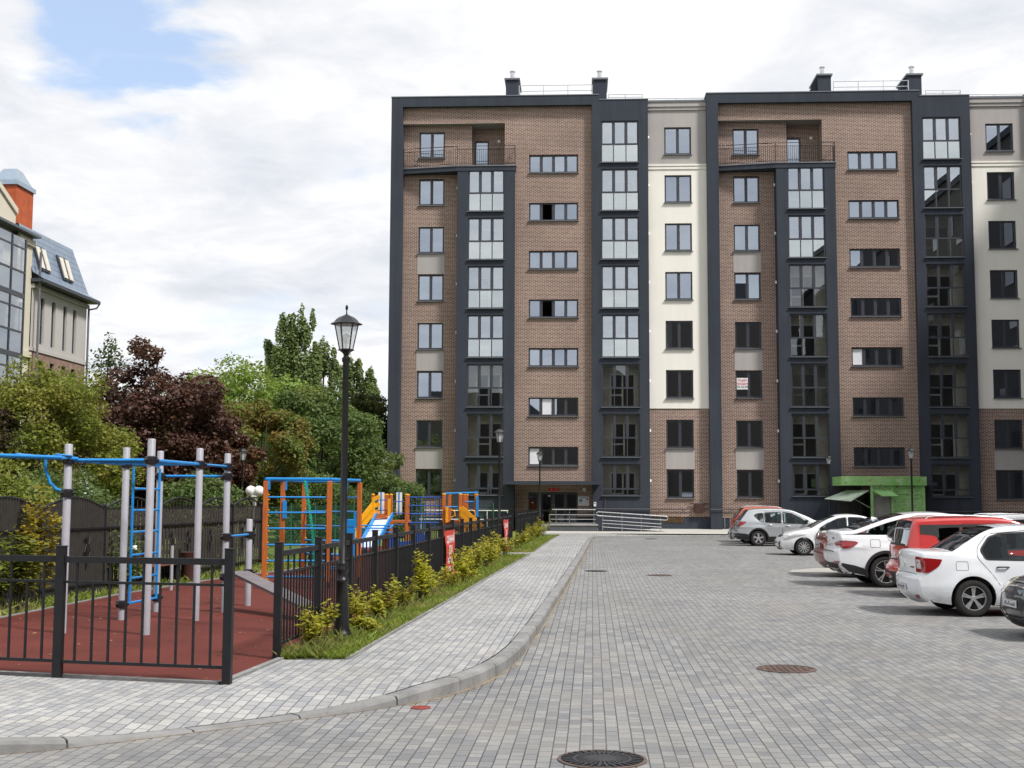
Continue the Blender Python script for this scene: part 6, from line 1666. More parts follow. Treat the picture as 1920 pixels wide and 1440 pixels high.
        for i, wp in enumerate(wins):
            g = MB(); s.side_mesh(g, wp, (), -.008, (.12, .12)); g.build_each('side_window', sp.get('side_glass', {}).get(i, M_CARGLASS), t, smooth=True, world=False)
            s.side_mesh(ft, grow(wp, sp.get('wtrim', .028)), (wp,), .0035, (.15, .15))
        for ex in sp.get('black', ()): s.side_mesh(ft, round_poly(ex, .02, 2), (), .0028, (.12, .08))
        ft.build_each('window_trim', M_DARKP, t, smooth=True, world=False)
        # doors: shut lines round slightly raised panels
        for i, dp in enumerate(sp.get('doors', ())):
            dpr = round_poly(dp, .07)
            hol = [wins[k] for k in sp['door_holes'][i]]
            for sg in (1, -1):
                ln = MB(); s.side_mesh(ln, grow(dpr, .004), (grow(dpr, -.005),), .0016, (.3, .3), 0, (sg,)); ln.build('door_gap', M_DARKP, t, world=False)
            hx, hz = sp['handles'][i]
            for sg in (1, -1):
                h = MB(); w_ = s.w(hx, hz); h.path([(hx - .10, sg * (w_ + .004), hz), (hx - .07, sg * (w_ + .03), hz + .004), (hx + .07, sg * (w_ + .03), hz + .004), (hx + .10, sg * (w_ + .004), hz)], .014, 6); h.build('door_handle', sp.get('handle_mat', s.paint), t, smooth=True, world=False)
        if 'cap' in sp:
            cpoly = round_poly(sp['cap'], .03); ln = MB(); s.side_mesh(ln, grow(cpoly, .003), (grow(cpoly, -.004),), .0018, (.3, .3), 0, sp.get('cap_side', (1, -1))); ln.build('fuel_flap', M_DARKP, t, world=False)
        # cladding
        cl = MB()
        for c in sp.get('cladding', ()): s.side_mesh(cl, c, (), .012, (.07, .06))
        if sp.get('arch_trim'):
            for xc in sp['wheels']:
                a0 = math.asin(max(-1, min(1, (s.sill - sp['R']) / sp['Ra']))); ra, rb_ = sp['Ra'] - .005, sp['Ra'] + sp['arch_trim']
                po = [(xc + rb_ * math.cos(a), max(s.sill, sp['R'] + rb_ * math.sin(a))) for a in np.linspace(a0, math.pi - a0, 26)] + [(xc + ra * math.cos(a), sp['R'] + ra * math.sin(a)) for a in np.linspace(math.pi - a0, a0, 26)]
                s.side_mesh(cl, po, (), .014, (.2, .2))
        if cl.v: cl.build_each('cladding', M_DARKP, t, smooth=True, world=False)
        # wheel housings and underside
        un = MB()
        for xc in sp['wheels']:
            for sg in (1, -1):
                ring = [(xc + sp['Ra'] * math.cos(a), sp['R'] + sp['Ra'] * math.sin(a)) for a in np.linspace(-.35, math.pi + .35, 22)]
                vs = []
                for x, z in ring: w_ = s.w(x, max(z, s.sill)); vs += [(x, sg * (w_ - .004), z), (x, sg * (w_ - .36), z)]
                un.add(vs, [(2 * i, 2 * i + 1, 2 * i + 3, 2 * i + 2) for i in range(21)])
        x0, x1 = O[0][0] + .06, O[-1][0] - .08; hw = s.W / 2
        a, c = sorted(sp['wheels']); un.box(a - sp['Ra'], c + sp['Ra'], -hw + .34, hw - .34, s.sill - .0, .55); un.box(a + sp['Ra'] + .02, c - sp['Ra'] - .02, -hw + .12, hw - .12, s.sill - .015, .50)
        un.box(x0 + .22, a - sp['Ra'] - .02, -hw + .30, hw - .30, s.sill + .12, .5); un.box(c + sp['Ra'] + .02, x1 - .1, -hw + .30, hw - .30, s.sill + .08, .5)
        un.build('underside', M_DARKP, t, world=False)
        # cabin: dark tub, seats, wheel
        ca, cb = sp['cabin']; zb = s.belt((ca + cb) / 2); se = MB()
        se.box(ca, cb, -hw + .13, hw - .13, .5, zb - .16); se.box(cb - .5, cb + .15, -hw + .16, hw - .16, zb - .16, zb - .03)
        for x in sp['seats']:
            for y in (-.36, .36):
                se.obox((x, y, zb - .02), (.14, .46, .5), Matrix.Rotation(-.18, 3, 'Y')); se.obox((x - .07, y, zb + .30), (.09, .24, .17), Matrix.Rotation(-.15, 3, 'Y'))
        se.build('seats', M_SEAT, t, world=False, bevel=.03)
        s.wheels()
        for k, v in sp.get('lamps', {}).items():
            for sg in (1, -1):
                q = round_poly(v['poly'], .025, 3)
                o = s.end_patch(k, v['mat'], q, v['front'], .012, (sg,))
                for nm, pp, mt in v.get('inner', ()): s.end_patch(nm, mt, round_poly(pp, .02, 3), v['front'], .016, (sg,), parent=o)
        for nm, poly, front, mt, off in sp.get('patches', ()):
            s.end_patch(nm, mt, round_poly(poly, .02, 2), front, off, (1, -1) if min(p[0] for p in poly) > -.02 and nm != 'number_plate' and not nm.startswith('c_') else (1,), (.10, .08), ycoord=True)
        for front, z in sp.get('plates', ()): s.plate(front, z)
        for x, z in sp.get('mirrors', ()):
            for sg in (1, -1):
                w_ = s.w(x, z); mm = MB(); mm.sphere((x + .02, sg * (w_ + .13), z + .07), .11, 12, 8, (.75, .95, .68)); mm.beam((x + .02, sg * (w_ - .02), z + .01), (x + .02, sg * (w_ + .08), z + .03), .07, .04); mm.build('wing_mirror', sp.get('mirror_mat', s.paint), t, smooth=True, world=False)
        if 'rails' in sp:
            xa, xb, z, y = sp['rails']
            for sg in (1, -1):
                q = MB(); q.path([(xa, sg * y, z - .05), (xa + .08, sg * y, z + .02), (xa + .25, sg * y, z + .045), ((xa + xb) / 2, sg * y, z + .055), (xb - .3, sg * y, z + .02), (xb - .08, sg * (y + .01), z - .05), (xb, sg * (y + .015), z - .10)], .018, 7); q.build('roof_rail', sp.get('rail_mat', M_ALLOY), t, smooth=True, world=False)
        if 'fin' in sp:
            x, z = sp['fin']; q = MB(); q.add([(x, -.035, z), (x, .035, z), (x + .26, .012, z + .01), (x + .26, -.012, z + .01), (x + .02, -.012, z + .075), (x + .02, .012, z + .075)], [(0, 1, 5, 4), (1, 2, 5), (2, 3, 4, 5), (3, 0, 4), (0, 3, 2, 1)]); q.build('antenna_fin', s.paint, t, world=False, smooth=True, angle=20)
        return s
    def plate(s, front, z):
        e = s.end_pt(s.qy(0, z, front), z, front, .0); dx = 1 if front else -1; x = e[0] + dx * .012
        p = MB(); p.box(x - .008, x + .008, -.26, .26, z - .056, z + .056); o = p.build('number_plate', M_PLATE, s.t, world=False, bevel=.004)
        p = MB(); xx = x + dx * .0095
        p.box(xx - .001, xx + .001, -.255, .255, z - .052, z - .047); p.box(xx - .001, xx + .001, -.255, .255, z + .047, z + .052)
        rnd = random.Random(len(s.t.name) + int(z * 100))
        for k in range(8):
            y = -.21 + k * .058; tall = k < 6
            h = .034 if 0 < k < 4 else .026
            for dy in (0, .026):
                p.box(xx - .001, xx + .001, y + dy, y + dy + .008, z - h, z + h * (1 if rnd.random() < .6 else .1))
            p.box(xx - .0012, xx + .0012, y, y + .034, z + rnd.choice((-h, 0, h)) - .004, z + rnd.choice((-h, 0, h)) * 0 + .004)
        p.build('plate_marks', M_TEXTD, o, world=False)
    def wheels(s):
        sp = s.sp; Rr = sp['R']; rim = Rr * sp.get('rimk', .66); wd = sp.get('tw', .205); ns = sp.get('spokes', 5)
        for xc in sp['wheels']:
            for sg in (1, -1):
                yo = sg * (s.w(xc, Rr + sp['Ra']) - .015)                # outer face of the tyre
                f = lambda d: yo - sg * d
                ty = MB(); ty.lathe([(rim, sg * .0 + 0), (rim, 0)], (0, 0, 0), 3) if False else None
                prof = [(rim * .985, .014), (rim * 1.06, .002), (Rr * .86, 0.0), (Rr * .95, .012), (Rr * .985, .034), (Rr, .06), (Rr, wd - .06), (Rr * .985, wd - .034), (Rr * .93, wd - .008), (rim, wd)]
                tm = MB(); tm.lathe([(a, -sg * b_) for a, b_ in prof], (xc, yo, Rr), 40, axis='Y')
                for k in range(2): tm.lathe([(Rr * 1.001, -sg * (.075 + .05 * k)), (Rr * .99, -sg * (.08 + .05 * k)), (Rr * 1.001, -sg * (.085 + .05 * k))], (xc, yo, Rr), 40, axis='Y')
                wh = MB(); wh.lathe([(0, -sg * .09), (rim * .97, -sg * .085), (rim * .985, -sg * .014)], (xc, yo, Rr), 32, axis='Y'); wh.lathe([(0, -sg * (wd - .01)), (rim, -sg * (wd - .01))], (xc, yo, Rr), 24, axis='Y')
                hub = wh.build('wheel', M_DARKP, s.t, smooth=True, world=False)
                tm.build('tyre', M_RUBT, hub, smooth=True, world=False)
                rm = MB(); rm.lathe([(rim * .995, -sg * .012), (rim * .985, sg * .002), (rim * .94, sg * .001), (rim * .91, -sg * .022)], (xc, yo, Rr), 40, axis='Y')
                rm.lathe([(0, -sg * .012), (rim * .15, -sg * .014), (rim * .22, -sg * .03), (rim * .22, -sg * .08)], (xc, yo, Rr), 20, axis='Y')
                style = sp.get('style', 'double')
                for k in range(ns):
                    a = 2 * math.pi * k / ns + .31
                    offs = {'double': (-.115, .115), 'wide': (0,), 'cover': (0,), 'vee': (-.07, .07)}[style]
                    for o_ in offs:
                        a1 = a + (o_ * (1.9 if style == 'vee' else 1.0)); a2 = a + o_ * (.6 if style == 'vee' else 1.5)
                        r0, r1 = rim * .16, rim * .95
                        p0 = Vector((xc + r0 * math.cos(a2), yo - sg * .022, Rr + r0 * math.sin(a2))); p1 = Vector((xc + r1 * math.cos(a1), yo - sg * .012, Rr + r1 * math.sin(a1)))
                        w0 = {'double': .030, 'wide': .075, 'cover': .038, 'vee': .022}[style] * Rr / .31
                        dv = (p1 - p0).normalized(); sd_ = Vector((-dv.z, 0, dv.x))
                        d0 = Vector((0, -sg * .03, 0)); wa, wb = w0 * .8, w0 * (1.05 if style != 'wide' else 1.0)
                        vs = [p0 - sd_ * wa / 2, p0 + sd_ * wa / 2, p1 + sd_ * wb / 2, p1 - sd_ * wb / 2]; vs += [v + d0 for v in vs]
                        rm.add(vs, [(0, 1, 2, 3), (0, 4, 5, 1), (1, 5, 6, 2), (2, 6, 7, 3), (3, 7, 4, 0)])
                for k in range(5):
                    a = 2 * math.pi * k / 5; rm.tube((xc + rim * .26 * math.cos(a), yo - sg * .03, Rr + rim * .26 * math.sin(a)), (xc + rim * .26 * math.cos(a), yo - sg * .015, Rr + rim * .26 * math.sin(a)), .011, 6)
                rm.build('rim', sp.get('rim_mat', M_ALLOY), hub, smooth=True, world=False, angle=35)

def lamp_mat(name, col, rough=.12):
    t = NT(name); p = t.objc()
    w_ = t.n('ShaderNodeTexWave', Scale=30.0); w_.bands_direction = 'Z'; t.l(p, w_.inputs['Vector'])
    c = t.mix(t.rng(w_.outputs['Fac'], .2, .8, 0, .28), col, tuple(c_ * .45 for c_ in col)); t.bsdf(c, rough, 0, .6, None, .8); return t.m
M_TAIL = lamp_mat('red_lens', (.30, .008, .012)); M_CLEAR = lamp_mat('clear_lens', (.62, .62, .64)); M_HEAD = lamp_mat('headlamp_lens', (.48, .50, .52)); M_DHEAD = lamp_mat('yellowed_lens', (.55, .53, .42)); M_PINK = lamp_mat('pale_red_lens', (.62, .16, .16))
P_WHITE = paint_mat('white_paint', (.83, .86, .90)); P_PEARL = paint_mat('pearl_white_paint', (.84, .855, .88)); P_SILVER = paint_mat('silver_paint', (.50, .52, .54), .55, 0, .32); P_RED = paint_mat('red_paint', (.52, .022, .022)); P_DRED = paint_mat('dark_red_paint', (.165, .012, .014)); P_ORANGE = paint_mat('orange_paint', (.50, .085, .025)); P_NAVY = paint_mat('dark_blue_paint', (.016, .026, .036), .2, 0, .28)
P_WHITE2 = paint_mat('white_paint_clean', (.84, .855, .875)); P_SILV2 = paint_mat('pale_silver_paint', (.44, .47, .50), .5, 0, .32)

SEDAN = dict(L=4.35, W=1.74, R=.315, Ra=.375, wheels=(.90, 3.53), sill=.20, belt=[(0, 1.02), (1.0, .98), (3.2, .93), (4.3, .80)], cabin=(.95, 3.0), seats=(1.55, 2.45), r=.06,
    outline=[(.16, .235), (.05, .33), (.01, .44), (0, .52), (.0, .62), (.045, .70), (.065, .82), (.055, .95), (.075, 1.045), (.13, 1.085), (.30, 1.09), (.52, 1.085), (.62, 1.10), (.88, 1.26), (1.15, 1.415), (1.38, 1.495), (1.70, 1.53), (2.10, 1.525), (2.48, 1.455), (2.80, 1.315), (3.10, 1.13), (3.30, 1.015), (3.42, .985), (3.75, .94), (4.05, .86), (4.22, .77), (4.30, .65), (4.34, .5), (4.33, .36), (4.24, .25)],
    windows=[[(1.13, .985), (1.06, 1.12), (1.22, 1.33), (1.42, 1.395), (1.90, 1.415), (1.90, .975)], [(2.01, .97), (2.01, 1.41), (2.35, 1.36), (2.72, 1.185), (2.98, 1.02), (3.0, .95)]],
    screen=(2.52, 3.29), rear_screen=(.60, 1.36), rear_glass=M_CARTINT)
logan = dict(SEDAN, scale=1.02, doors=[[(1.42, .42), (1.22, .72), (.98, 1.0), (1.0, 1.18), (1.20, 1.40), (1.95, 1.47), (1.96, .28), (1.52, .26)], [(1.97, .28), (1.97, 1.47), (2.45, 1.42), (3.1, 1.02), (3.06, .28)]], door_holes=[[0], [1]], handles=[(1.40, .84), (2.25, .83)], handle_mat=M_DARKP,
    cap=[(.62, .78), (.62, .93), (.82, .93), (.82, .78)], cap_side=(-1,), crease=(.52, .004), style='double', spokes=5,
    lamps={'tail_light': dict(front=False, mat=M_TAIL, poly=[(-.20, .72), (-.20, .985), (.08, .985), (.33, .965), (.27, .86), (.10, .735)], inner=[('clear_lens', [(-.17, .79), (-.17, .95), (-.03, .95), (-.02, .79)], M_CLEAR), ('red_band', [(-.165, .885), (-.165, .935), (-.035, .925), (-.035, .895)], M_PINK)])},
    patches=[('c_boot_line', [(-.62, .655), (-.62, .668), (.62, .668), (.62, .655)], False, M_DARKP, .004), ('reflector', [(.52, .345), (.52, .385), (.70, .385), (.64, .345)], False, M_TAIL, .008), ('c_emblem', [(-.045, .86), (0, .94), (.045, .86), (0, .78)], False, M_CHROME, .010), ('badge_marks', [(.30, .79), (.30, .83), (.48, .83), (.48, .79)], False, M_CHROME, .006)],
    plates=[(False, .47)], mirrors=[(2.92, .98)])
Car('parked_sedan', 'white sedan with red and clear tail lights between the red car and the dark hatchback', (5.93, 23.1, 0), 1, logan, P_WHITE).build()
suvc = dict(L=4.90, W=1.99, R=.365, Ra=.425, wheels=(1.08, 4.01), sill=.26, scale=1.0, belt=[(0, 1.12), (1.2, 1.10), (3.4, 1.02), (4.8, .90)], cabin=(1.1, 3.4), seats=(1.9, 2.85), r=.075, tw=.27, rimk=.72, kr=.16, ra=1.0,
    outline=[(.30, .30), (.12, .42), (.02, .60), (.0, .74), (.03, .86), (.10, .96), (.085, 1.08), (.06, 1.20), (.09, 1.265), (.20, 1.285), (.42, 1.305), (.80, 1.44), (1.20, 1.575), (1.60, 1.67), (2.05, 1.715), (2.5, 1.705), (2.9, 1.63), (3.25, 1.46), (3.55, 1.27), (3.75, 1.15), (3.95, 1.11), (4.35, 1.05), (4.66, .95), (4.82, .83), (4.88, .68), (4.88, .48), (4.78, .30)],
    windows=[[(1.16, 1.19), (1.30, 1.33), (1.66, 1.47), (2.02, 1.535), (2.02, 1.10), (1.42, 1.105)], [(2.14, 1.095), (2.14, 1.55), (2.55, 1.53), (2.95, 1.37), (3.30, 1.14), (3.3, 1.06)]], wtrim=.04,
    screen=(2.93, 3.74), rear_screen=(.44, 1.58), doors=[[(1.66, .50), (1.52, .80), (1.18, 1.08), (1.1, 1.2), (1.30, 1.42), (1.7, 1.55), (2.08, 1.62), (2.08, .40), (1.70, .38)], [(2.09, .40), (2.09, 1.62), (2.6, 1.60), (3.4, 1.14), (3.42, .40)]], door_holes=[[0], [1]], handles=[(1.62, .98), (2.40, .94)],
    cap=[(.74, .92), (.74, 1.10), (.96, 1.10), (.96, .92)], cap_side=(-1,), crease=(.93, .016), arch_trim=.065, style='vee', spokes=5, side_glass={0: M_CARTINT, 1: M_CARTINT}, fin=(.98, 1.545),
    cladding=[[(.10, .56), (.40, .50), (.58, .44), (.68, .34), (.68, .26), (.25, .36), (.08, .50)], [(1.50, .26), (1.50, .36), (3.60, .36), (3.60, .26)]],
    lamps={'tail_light': dict(front=False, mat=M_TAIL, poly=[(-.46, .90), (-.50, 1.01), (-.30, 1.055), (-.05, 1.085), (.30, 1.06), (.36, 1.03), (.22, .92), (.05, .875), (-.30, .865)], inner=[('light_band', [(-.25, .985), (-.25, 1.005), (.02, 1.02), (.02, 1.0)], M_PINK)])},
    patches=[('c_bumper_cladding', [(-.62, .42), (-.78, .60), (.78, .60), (.62, .42)], False, M_DARKP, .006), ('c_skid_plate', [(-.50, .37), (-.60, .50), (.60, .50), (.50, .37)], False, M_ALLOY, .014), ('exhaust_tip', [(.50, .40), (.48, .50), (.72, .50), (.68, .40)], False, M_CHROME, .03), ('exhaust_hole', [(.53, .42), (.51, .48), (.69, .48), (.66, .42)], False, M_DARKP, .036), ('reflector', [(.50, .575), (.50, .625), (.84, .625), (.80, .575)], False, M_TAIL, .012), ('c_emblem', [(-.04, 1.11), (0, 1.155), (.04, 1.11), (0, 1.07)], False, M_CHROME, .012), ('badge_marks', [(.28, 1.13), (.28, 1.16), (.42, 1.165), (.42, 1.135)], False, M_DARKP, .006), ('c_boot_line', [(-.62, .775), (-.62, .787), (.62, .787), (.62, .775)], False, M_DARKP, .004)],
    plates=[(False, .925)], mirrors=[(3.22, 1.08)])
Car('parked_suv', 'white coupe-roofed SUV with large red tail lights and black lower cladding', (6.02, 30.4, 0), 1, suvc, P_PEARL).build()
van = dict(scale=.955, L=4.10, W=1.80, R=.325, Ra=.385, wheels=(.70, 3.28), sill=.24, belt=[(0, 1.05), (3.2, 1.0), (4.0, .92)], cabin=(.5, 3.0), seats=(1.2, 2.15), r=.075, tumble=.22, kr=.10, ra=.5,
    outline=[(.10, .30), (.0, .40), (-.03, .52), (-.02, .64), (.06, .72), (.10, .84), (.09, 1.0), (.10, 1.12), (.16, 1.34), (.22, 1.54), (.28, 1.645), (.40, 1.69), (.9, 1.72), (1.6, 1.735), (2.2, 1.71), (2.55, 1.62), (2.85, 1.42), (3.15, 1.18), (3.32, 1.07), (3.6, 1.02), (3.9, .92), (4.03, .78), (4.08, .6), (4.08, .42), (3.98, .28)],
    windows=[[(.92, 1.10), (.74, 1.26), (.74, 1.50), (1.20, 1.54), (1.20, 1.08)], [(1.28, 1.08), (1.28, 1.55), (1.98, 1.55), (1.98, 1.06)], [(2.06, 1.06), (2.06, 1.55), (2.36, 1.52), (2.72, 1.32), (2.95, 1.10)]],
    black=[[(.36, 1.50), (.36, 1.575), (2.30, 1.60), (2.30, 1.555)], [(.36, 1.37), (.36, 1.50), (.76, 1.52), (.76, 1.30), (.62, 1.35)]],
    screen=(2.57, 3.30), rear_screen=(.10, .27), crease=(.80, .008), rails=(.50, 2.45, 1.72, .64), side_glass={0: M_CARTINT, 1: M_CARTINT, 2: M_CARTINT},
    lamps={'tail_light': dict(front=False, mat=M_TAIL, poly=[(-.20, .78), (-.22, 1.07), (-.04, 1.09), (.04, 1.06), (.06, .82), (-.02, .76)], inner=[('clear_lens', [(-.16, .80), (-.16, .87), (-.02, .87), (-.02, .80)], M_CLEAR)])},
    cladding=[[(.02, .30), (.0, .54), (.30, .54), (.33, .28)]], arch_trim=.05,
    patches=[('c_bumper', [(-.74, .32), (-.78, .55), (.78, .55), (.74, .32)], False, M_DARKP, .012), ('c_window_band', [(-.62, 1.09), (-.62, 1.13), (.62, 1.13), (.62, 1.09)], False, M_DARKP, .006), ('c_tailgate_strip', [(-.66, .735), (-.66, .785), (.66, .785), (.66, .735)], False, M_DARKP, .008), ('c_emblem', [(-.05, .93), (0, .98), (.05, .93), (0, .88)], False, M_CHROME, .01)],
    plates=[(False, .63)], mirrors=[(2.9, 1.06)], doors=[[(1.24, .42), (1.24, 1.60), (2.02, 1.61), (2.02, .34), (1.3, .34)], [(2.03, .34), (2.03, 1.61), (2.5, 1.56), (3.05, 1.12), (2.95, .34)]], door_holes=[[1], [2]], handles=[(1.45, .98), (2.22, .96)])
Car('parked_mpv', 'bright red boxy car with silver roof rails and grey bumper between the two white cars', (6.72, 27.1, 0), 1, van, P_RED).build()
dred = dict(SEDAN, scale=1.0, style='cover', spokes=7, lamps={'tail_light': dict(front=False, mat=M_TAIL, poly=[(-.36, .70), (-.38, .92), (-.10, .94), (.12, .92), (.10, .76), (-.05, .68)], inner=[('clear_lens', [(-.20, .75), (-.20, .87), (-.07, .87), (-.07, .75)], M_CLEAR)])},
    patches=[('c_trim_bar', [(-.40, .885), (-.40, .92), (.40, .92), (.40, .885)], False, M_CHROME, .008), ('c_emblem', [(-.05, .99), (0, 1.03), (.05, .99), (0, .95)], False, M_CHROME, .01)], plates=[(False, .80)])
Car('parked_sedan', 'dark red car whose rear shows in the gap left of the white SUV', (6.42, 33.9, .025), 1, dred, P_DRED).build()
qash = dict(L=4.32, W=1.79, R=.34, Ra=.40, wheels=(.88, 3.51), sill=.25, belt=[(0, 1.10), (1.0, 1.04), (3.2, .98), (4.2, .88)], cabin=(.7, 3.1), seats=(1.5, 2.45), r=.07, kr=.15, ra=.9,
    outline=[(.16, .32), (.04, .42), (0, .56), (.0, .68), (.05, .76), (.06, .90), (.09, 1.04), (.20, 1.20), (.34, 1.38), (.44, 1.50), (.56, 1.56), (.90, 1.60), (1.45, 1.625), (2.0, 1.605), (2.4, 1.54), (2.75, 1.39), (3.08, 1.20), (3.28, 1.08), (3.42, 1.045), (3.8, .99), (4.08, .90), (4.22, .78), (4.28, .60), (4.28, .42), (4.18, .28)],
    windows=[[(.93, 1.12), (.72, 1.33), (.86, 1.40), (1.10, 1.42), (1.10, 1.06)], [(1.18, 1.05), (1.18, 1.44), (1.86, 1.465), (1.86, 1.02)], [(1.97, 1.015), (1.97, 1.465), (2.32, 1.42), (2.68, 1.24), (2.98, 1.03), (2.98, .99)]],
    screen=(2.43, 3.27), rear_screen=(.12, .50), doors=[[(1.45, .42), (1.32, .72), (1.12, 1.0), (1.13, 1.50), (1.90, 1.53), (1.92, .40), (1.5, .38)], [(1.93, .40), (1.92, 1.53), (2.4, 1.48), (3.08, 1.06), (3.04, .40)]], door_holes=[[1], [2]], handles=[(1.38, .92), (2.16, .89)], handle_mat=P_SILVER, crease=(.82, .012), arch_trim=.055, style='wide', spokes=5,
    cladding=[[(.02, .34), (.0, .56), (.30, .54), (.47, .50), (.48, .27), (.15, .30)], [(1.30, .25), (1.30, .42), (3.10, .42), (3.10, .25)]],
    lamps={'tail_light': dict(front=False, mat=M_TAIL, poly=[(-.24, .86), (-.20, .99), (.05, 1.06), (.26, 1.06), (.20, .96), (.05, .86)], inner=[('clear_lens', [(-.20, .90), (-.17, .98), (-.06, 1.0), (-.08, .90)], M_CLEAR)])},
    patches=[('c_bumper', [(-.70, .34), (-.76, .56), (.76, .56), (.70, .34)], False, M_DARKP, .012)], plates=[(False, .76)], mirrors=[(2.92, 1.02)], mirror_mat=M_DARKP)
Car('parked_suv', 'silver crossover with clear windows and five spoke wheels, its rear towards the yard', (7.00, 56.1, 0), 1, qash, P_SILVER).build()
org = dict(qash, scale=1.03, rails=(.55, 2.35, 1.605, .60), lamps={'tail_light': dict(front=False, mat=M_TAIL, poly=[(-.20, .90), (-.14, 1.20), (.05, 1.22), (.14, 1.12), (.05, .92)])}, rear_glass=M_CARTINT)
Car('parked_suv', 'orange car with pale roof rails, farthest car, half hidden behind the silver crossover', (7.45, 61.3, 0), 1, org, P_ORANGE).build()
hyu = dict(SEDAN, L=4.37, W=1.70, R=.305, Ra=.362, wheels=(.97, 3.54), sill=.19, belt=[(0, 1.0), (1.0, .98), (3.2, .90), (4.3, .72)], r=.075, kf=.22, fb=1.1,
    outline=[(.12, .30), (.03, .42), (0, .58), (.03, .80), (.06, .98), (.12, 1.04), (.30, 1.06), (.55, 1.08), (.90, 1.25), (1.25, 1.40), (1.55, 1.46), (1.95, 1.475), (2.3, 1.43), (2.65, 1.30), (3.0, 1.12), (3.25, .985), (3.40, .945), (3.75, .88), (4.05, .78), (4.22, .68), (4.31, .57), (4.35, .46), (4.34, .34), (4.24, .22)],
    windows=[[(1.10, 1.0), (1.05, 1.12), (1.25, 1.31), (1.45, 1.365), (1.90, 1.375), (1.90, .965)], [(2.0, .96), (2.0, 1.37), (2.30, 1.32), (2.65, 1.16), (2.95, .97), (2.95, .93)]], screen=(2.33, 3.24), rear_screen=(.58, 1.50), style='cover', spokes=11,
    doors=[[(2.02, .30), (1.96, 1.43), (2.4, 1.39), (3.02, .96), (3.02, .30)]], door_holes=[[1]], handles=[(2.2, .82)], crease=(.78, .014),
    lamps={'headlight': dict(front=True, mat=M_HEAD, poly=[(-.16, .575), (-.18, .645), (.05, .70), (.30, .755), (.46, .775), (.36, .69), (.18, .60), (0, .565)], inner=[('lens_core', [(-.08, .595), (-.08, .64), (.10, .69), (.08, .605)], M_CLEAR)])},
    patches=[('c_grille', [(-.36, .58), (-.42, .65), (.42, .65), (.36, .58)], True, M_DARKP, .006), ('c_lower_grille', [(-.40, .30), (-.46, .44), (.46, .44), (.40, .30)], True, M_DARKP, .008), ('fog_recess', [(.46, .35), (.45, .41), (.54, .49), (.58, .49), (.56, .37)], True, M_DARKP, .012), ('c_emblem', [(-.09, .655), (-.07, .69), (.07, .69), (.09, .655), (.07, .62), (-.07, .62)], True, M_CHROME, .016)],
    plates=[(True, .50)], mirrors=[(2.86, .93)], mirror_mat=M_DARKP)
Car('parked_sedan', 'white car parked nose out, with slanted headlights and multi-spoke wheel covers', (7.37 + 4.37, 46.9, 0), -1, hyu, P_WHITE2).build()
Car('parked_sedan', 'silver car whose nose peeps out behind the silver crossover', (7.05 + 4.37, 58.75, 0), -1, dict(hyu, scale=1.0), P_SILV2).build()
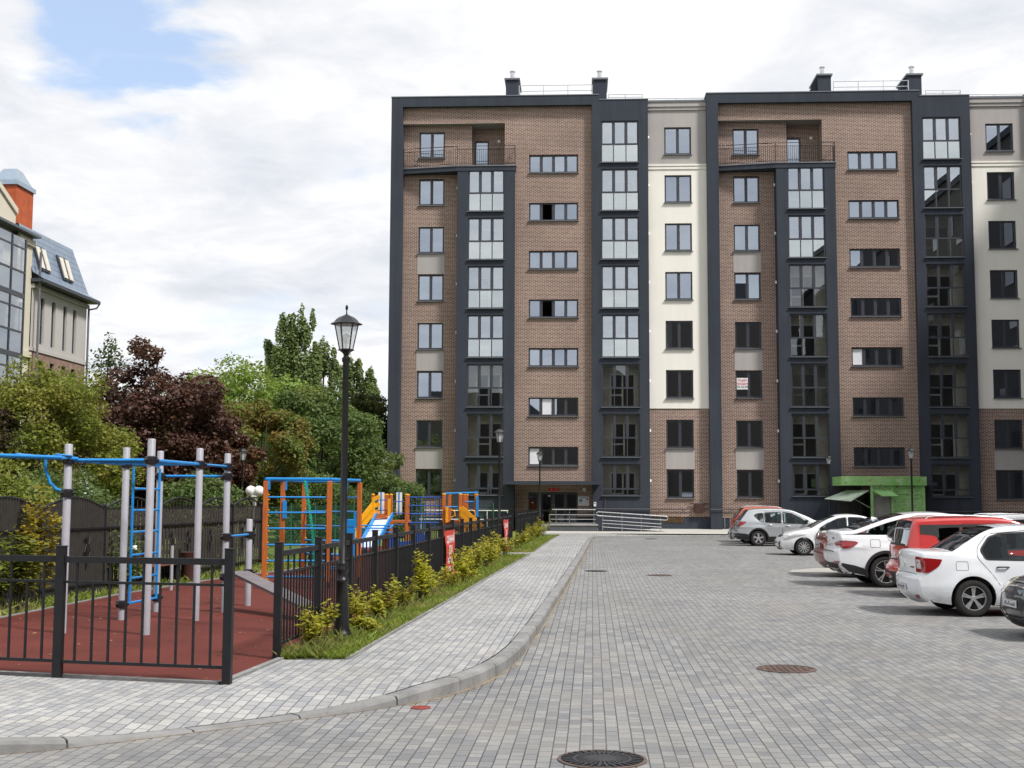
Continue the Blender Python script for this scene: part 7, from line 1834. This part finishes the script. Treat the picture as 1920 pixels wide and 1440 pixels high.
golf = dict(SEDAN, L=4.20, W=1.76, R=.315, Ra=.372, wheels=(.72, 3.30), sill=.18, belt=[(0, 1.0), (3.0, .93), (4.1, .82)], r=.08, kf=.19, fb=.9,
    outline=[(.10, .30), (.0, .45), (.0, .70), (.05, .95), (.18, 1.2), (.35, 1.42), (.6, 1.47), (1.2, 1.50), (1.8, 1.49), (2.2, 1.41), (2.6, 1.22), (2.95, 1.03), (3.1, .98), (3.45, .93), (3.75, .87), (3.98, .80), (4.08, .72), (4.13, .62), (4.16, .48), (4.16, .36), (4.06, .20)],
    windows=[[(.5, 1.06), (.55, 1.33), (1.2, 1.38), (1.2, 1.0)], [(1.3, .99), (1.3, 1.38), (2.0, 1.34), (2.5, 1.1), (2.6, .98)]], screen=(2.22, 2.96), rear_screen=(.10, .36), style='double',
    lamps={'headlight': dict(front=True, mat=M_DHEAD, poly=[(-.34, .60), (-.36, .70), (-.16, .76), (.14, .78), (.22, .72), (.10, .62), (-.15, .585)], inner=[('lens_core', [(-.22, .63), (-.22, .70), (-.06, .72), (-.06, .63)], M_CLEAR)])},
    patches=[('c_grille', [(-.30, .585), (-.42, .74), (.42, .74), (.30, .585)], True, M_DARKP, .006), ('c_grille_bar', [(-.40, .655), (-.40, .668), (.40, .668), (.40, .655)], True, M_CHROME, .014), ('c_grille_bar', [(-.40, .70), (-.40, .712), (.40, .712), (.40, .70)], True, M_CHROME, .014), ('c_lower_grille', [(-.34, .26), (-.38, .42), (.38, .42), (.34, .26)], True, M_DARKP, .006), ('side_intake', [(.46, .27), (.46, .41), (.74, .41), (.70, .27)], True, M_DARKP, .008)] +
            [('c_lower_bar', [(-.35, z), (-.35, z + .010), (.35, z + .010), (.35, z)], True, M_FENCE, .012) for z in (.30, .335, .37)],
    plates=[(True, .50)], mirrors=[(2.5, 1.0)])
g_ = Car('parked_hatchback', 'dark blue-grey hatchback nose with chrome round emblem and white plate at the right edge', (6.42 + 4.2, 19.0, 0), -1, golf, P_NAVY).build()
e_ = g_.end_pt(g_.qy(0, .675, True), .675, True, .02)
rg = MB(); n = 28
for k in range(n):
    a, b = 2 * math.pi * k / n, 2 * math.pi * (k + 1) / n; rg.tube((e_[0] + .004, .088 * math.cos(a), .675 + .088 * math.sin(a)), (e_[0] + .004, .088 * math.cos(b), .675 + .088 * math.sin(b)), .009, 6, cap=False)
for p, q in (((-.055, .06), (0, -.01)), ((.055, .06), (0, -.01)), ((-.075, .02), (-.035, -.07)), ((-.035, -.07), (0, .0)), ((0, .0), (.035, -.07)), ((.035, -.07), (.075, .02))): rg.tube((e_[0] + .006, p[0], .675 + p[1]), (e_[0] + .006, q[0], .675 + q[1]), .007, 5)
rg.build('emblem', M_CHROME, g_.t, smooth=True, world=False)
wag = dict(qash, scale=.97, rails=(.55, 2.4, 1.60, .60), side_glass={0: M_CARTINT, 1: M_CARTINT, 2: M_CARTINT})
Car('parked_estate', 'white car with roof rails, only its roof showing beyond the red car', (12.0, 40.0, 0), 1, wag, P_WHITE2).build()
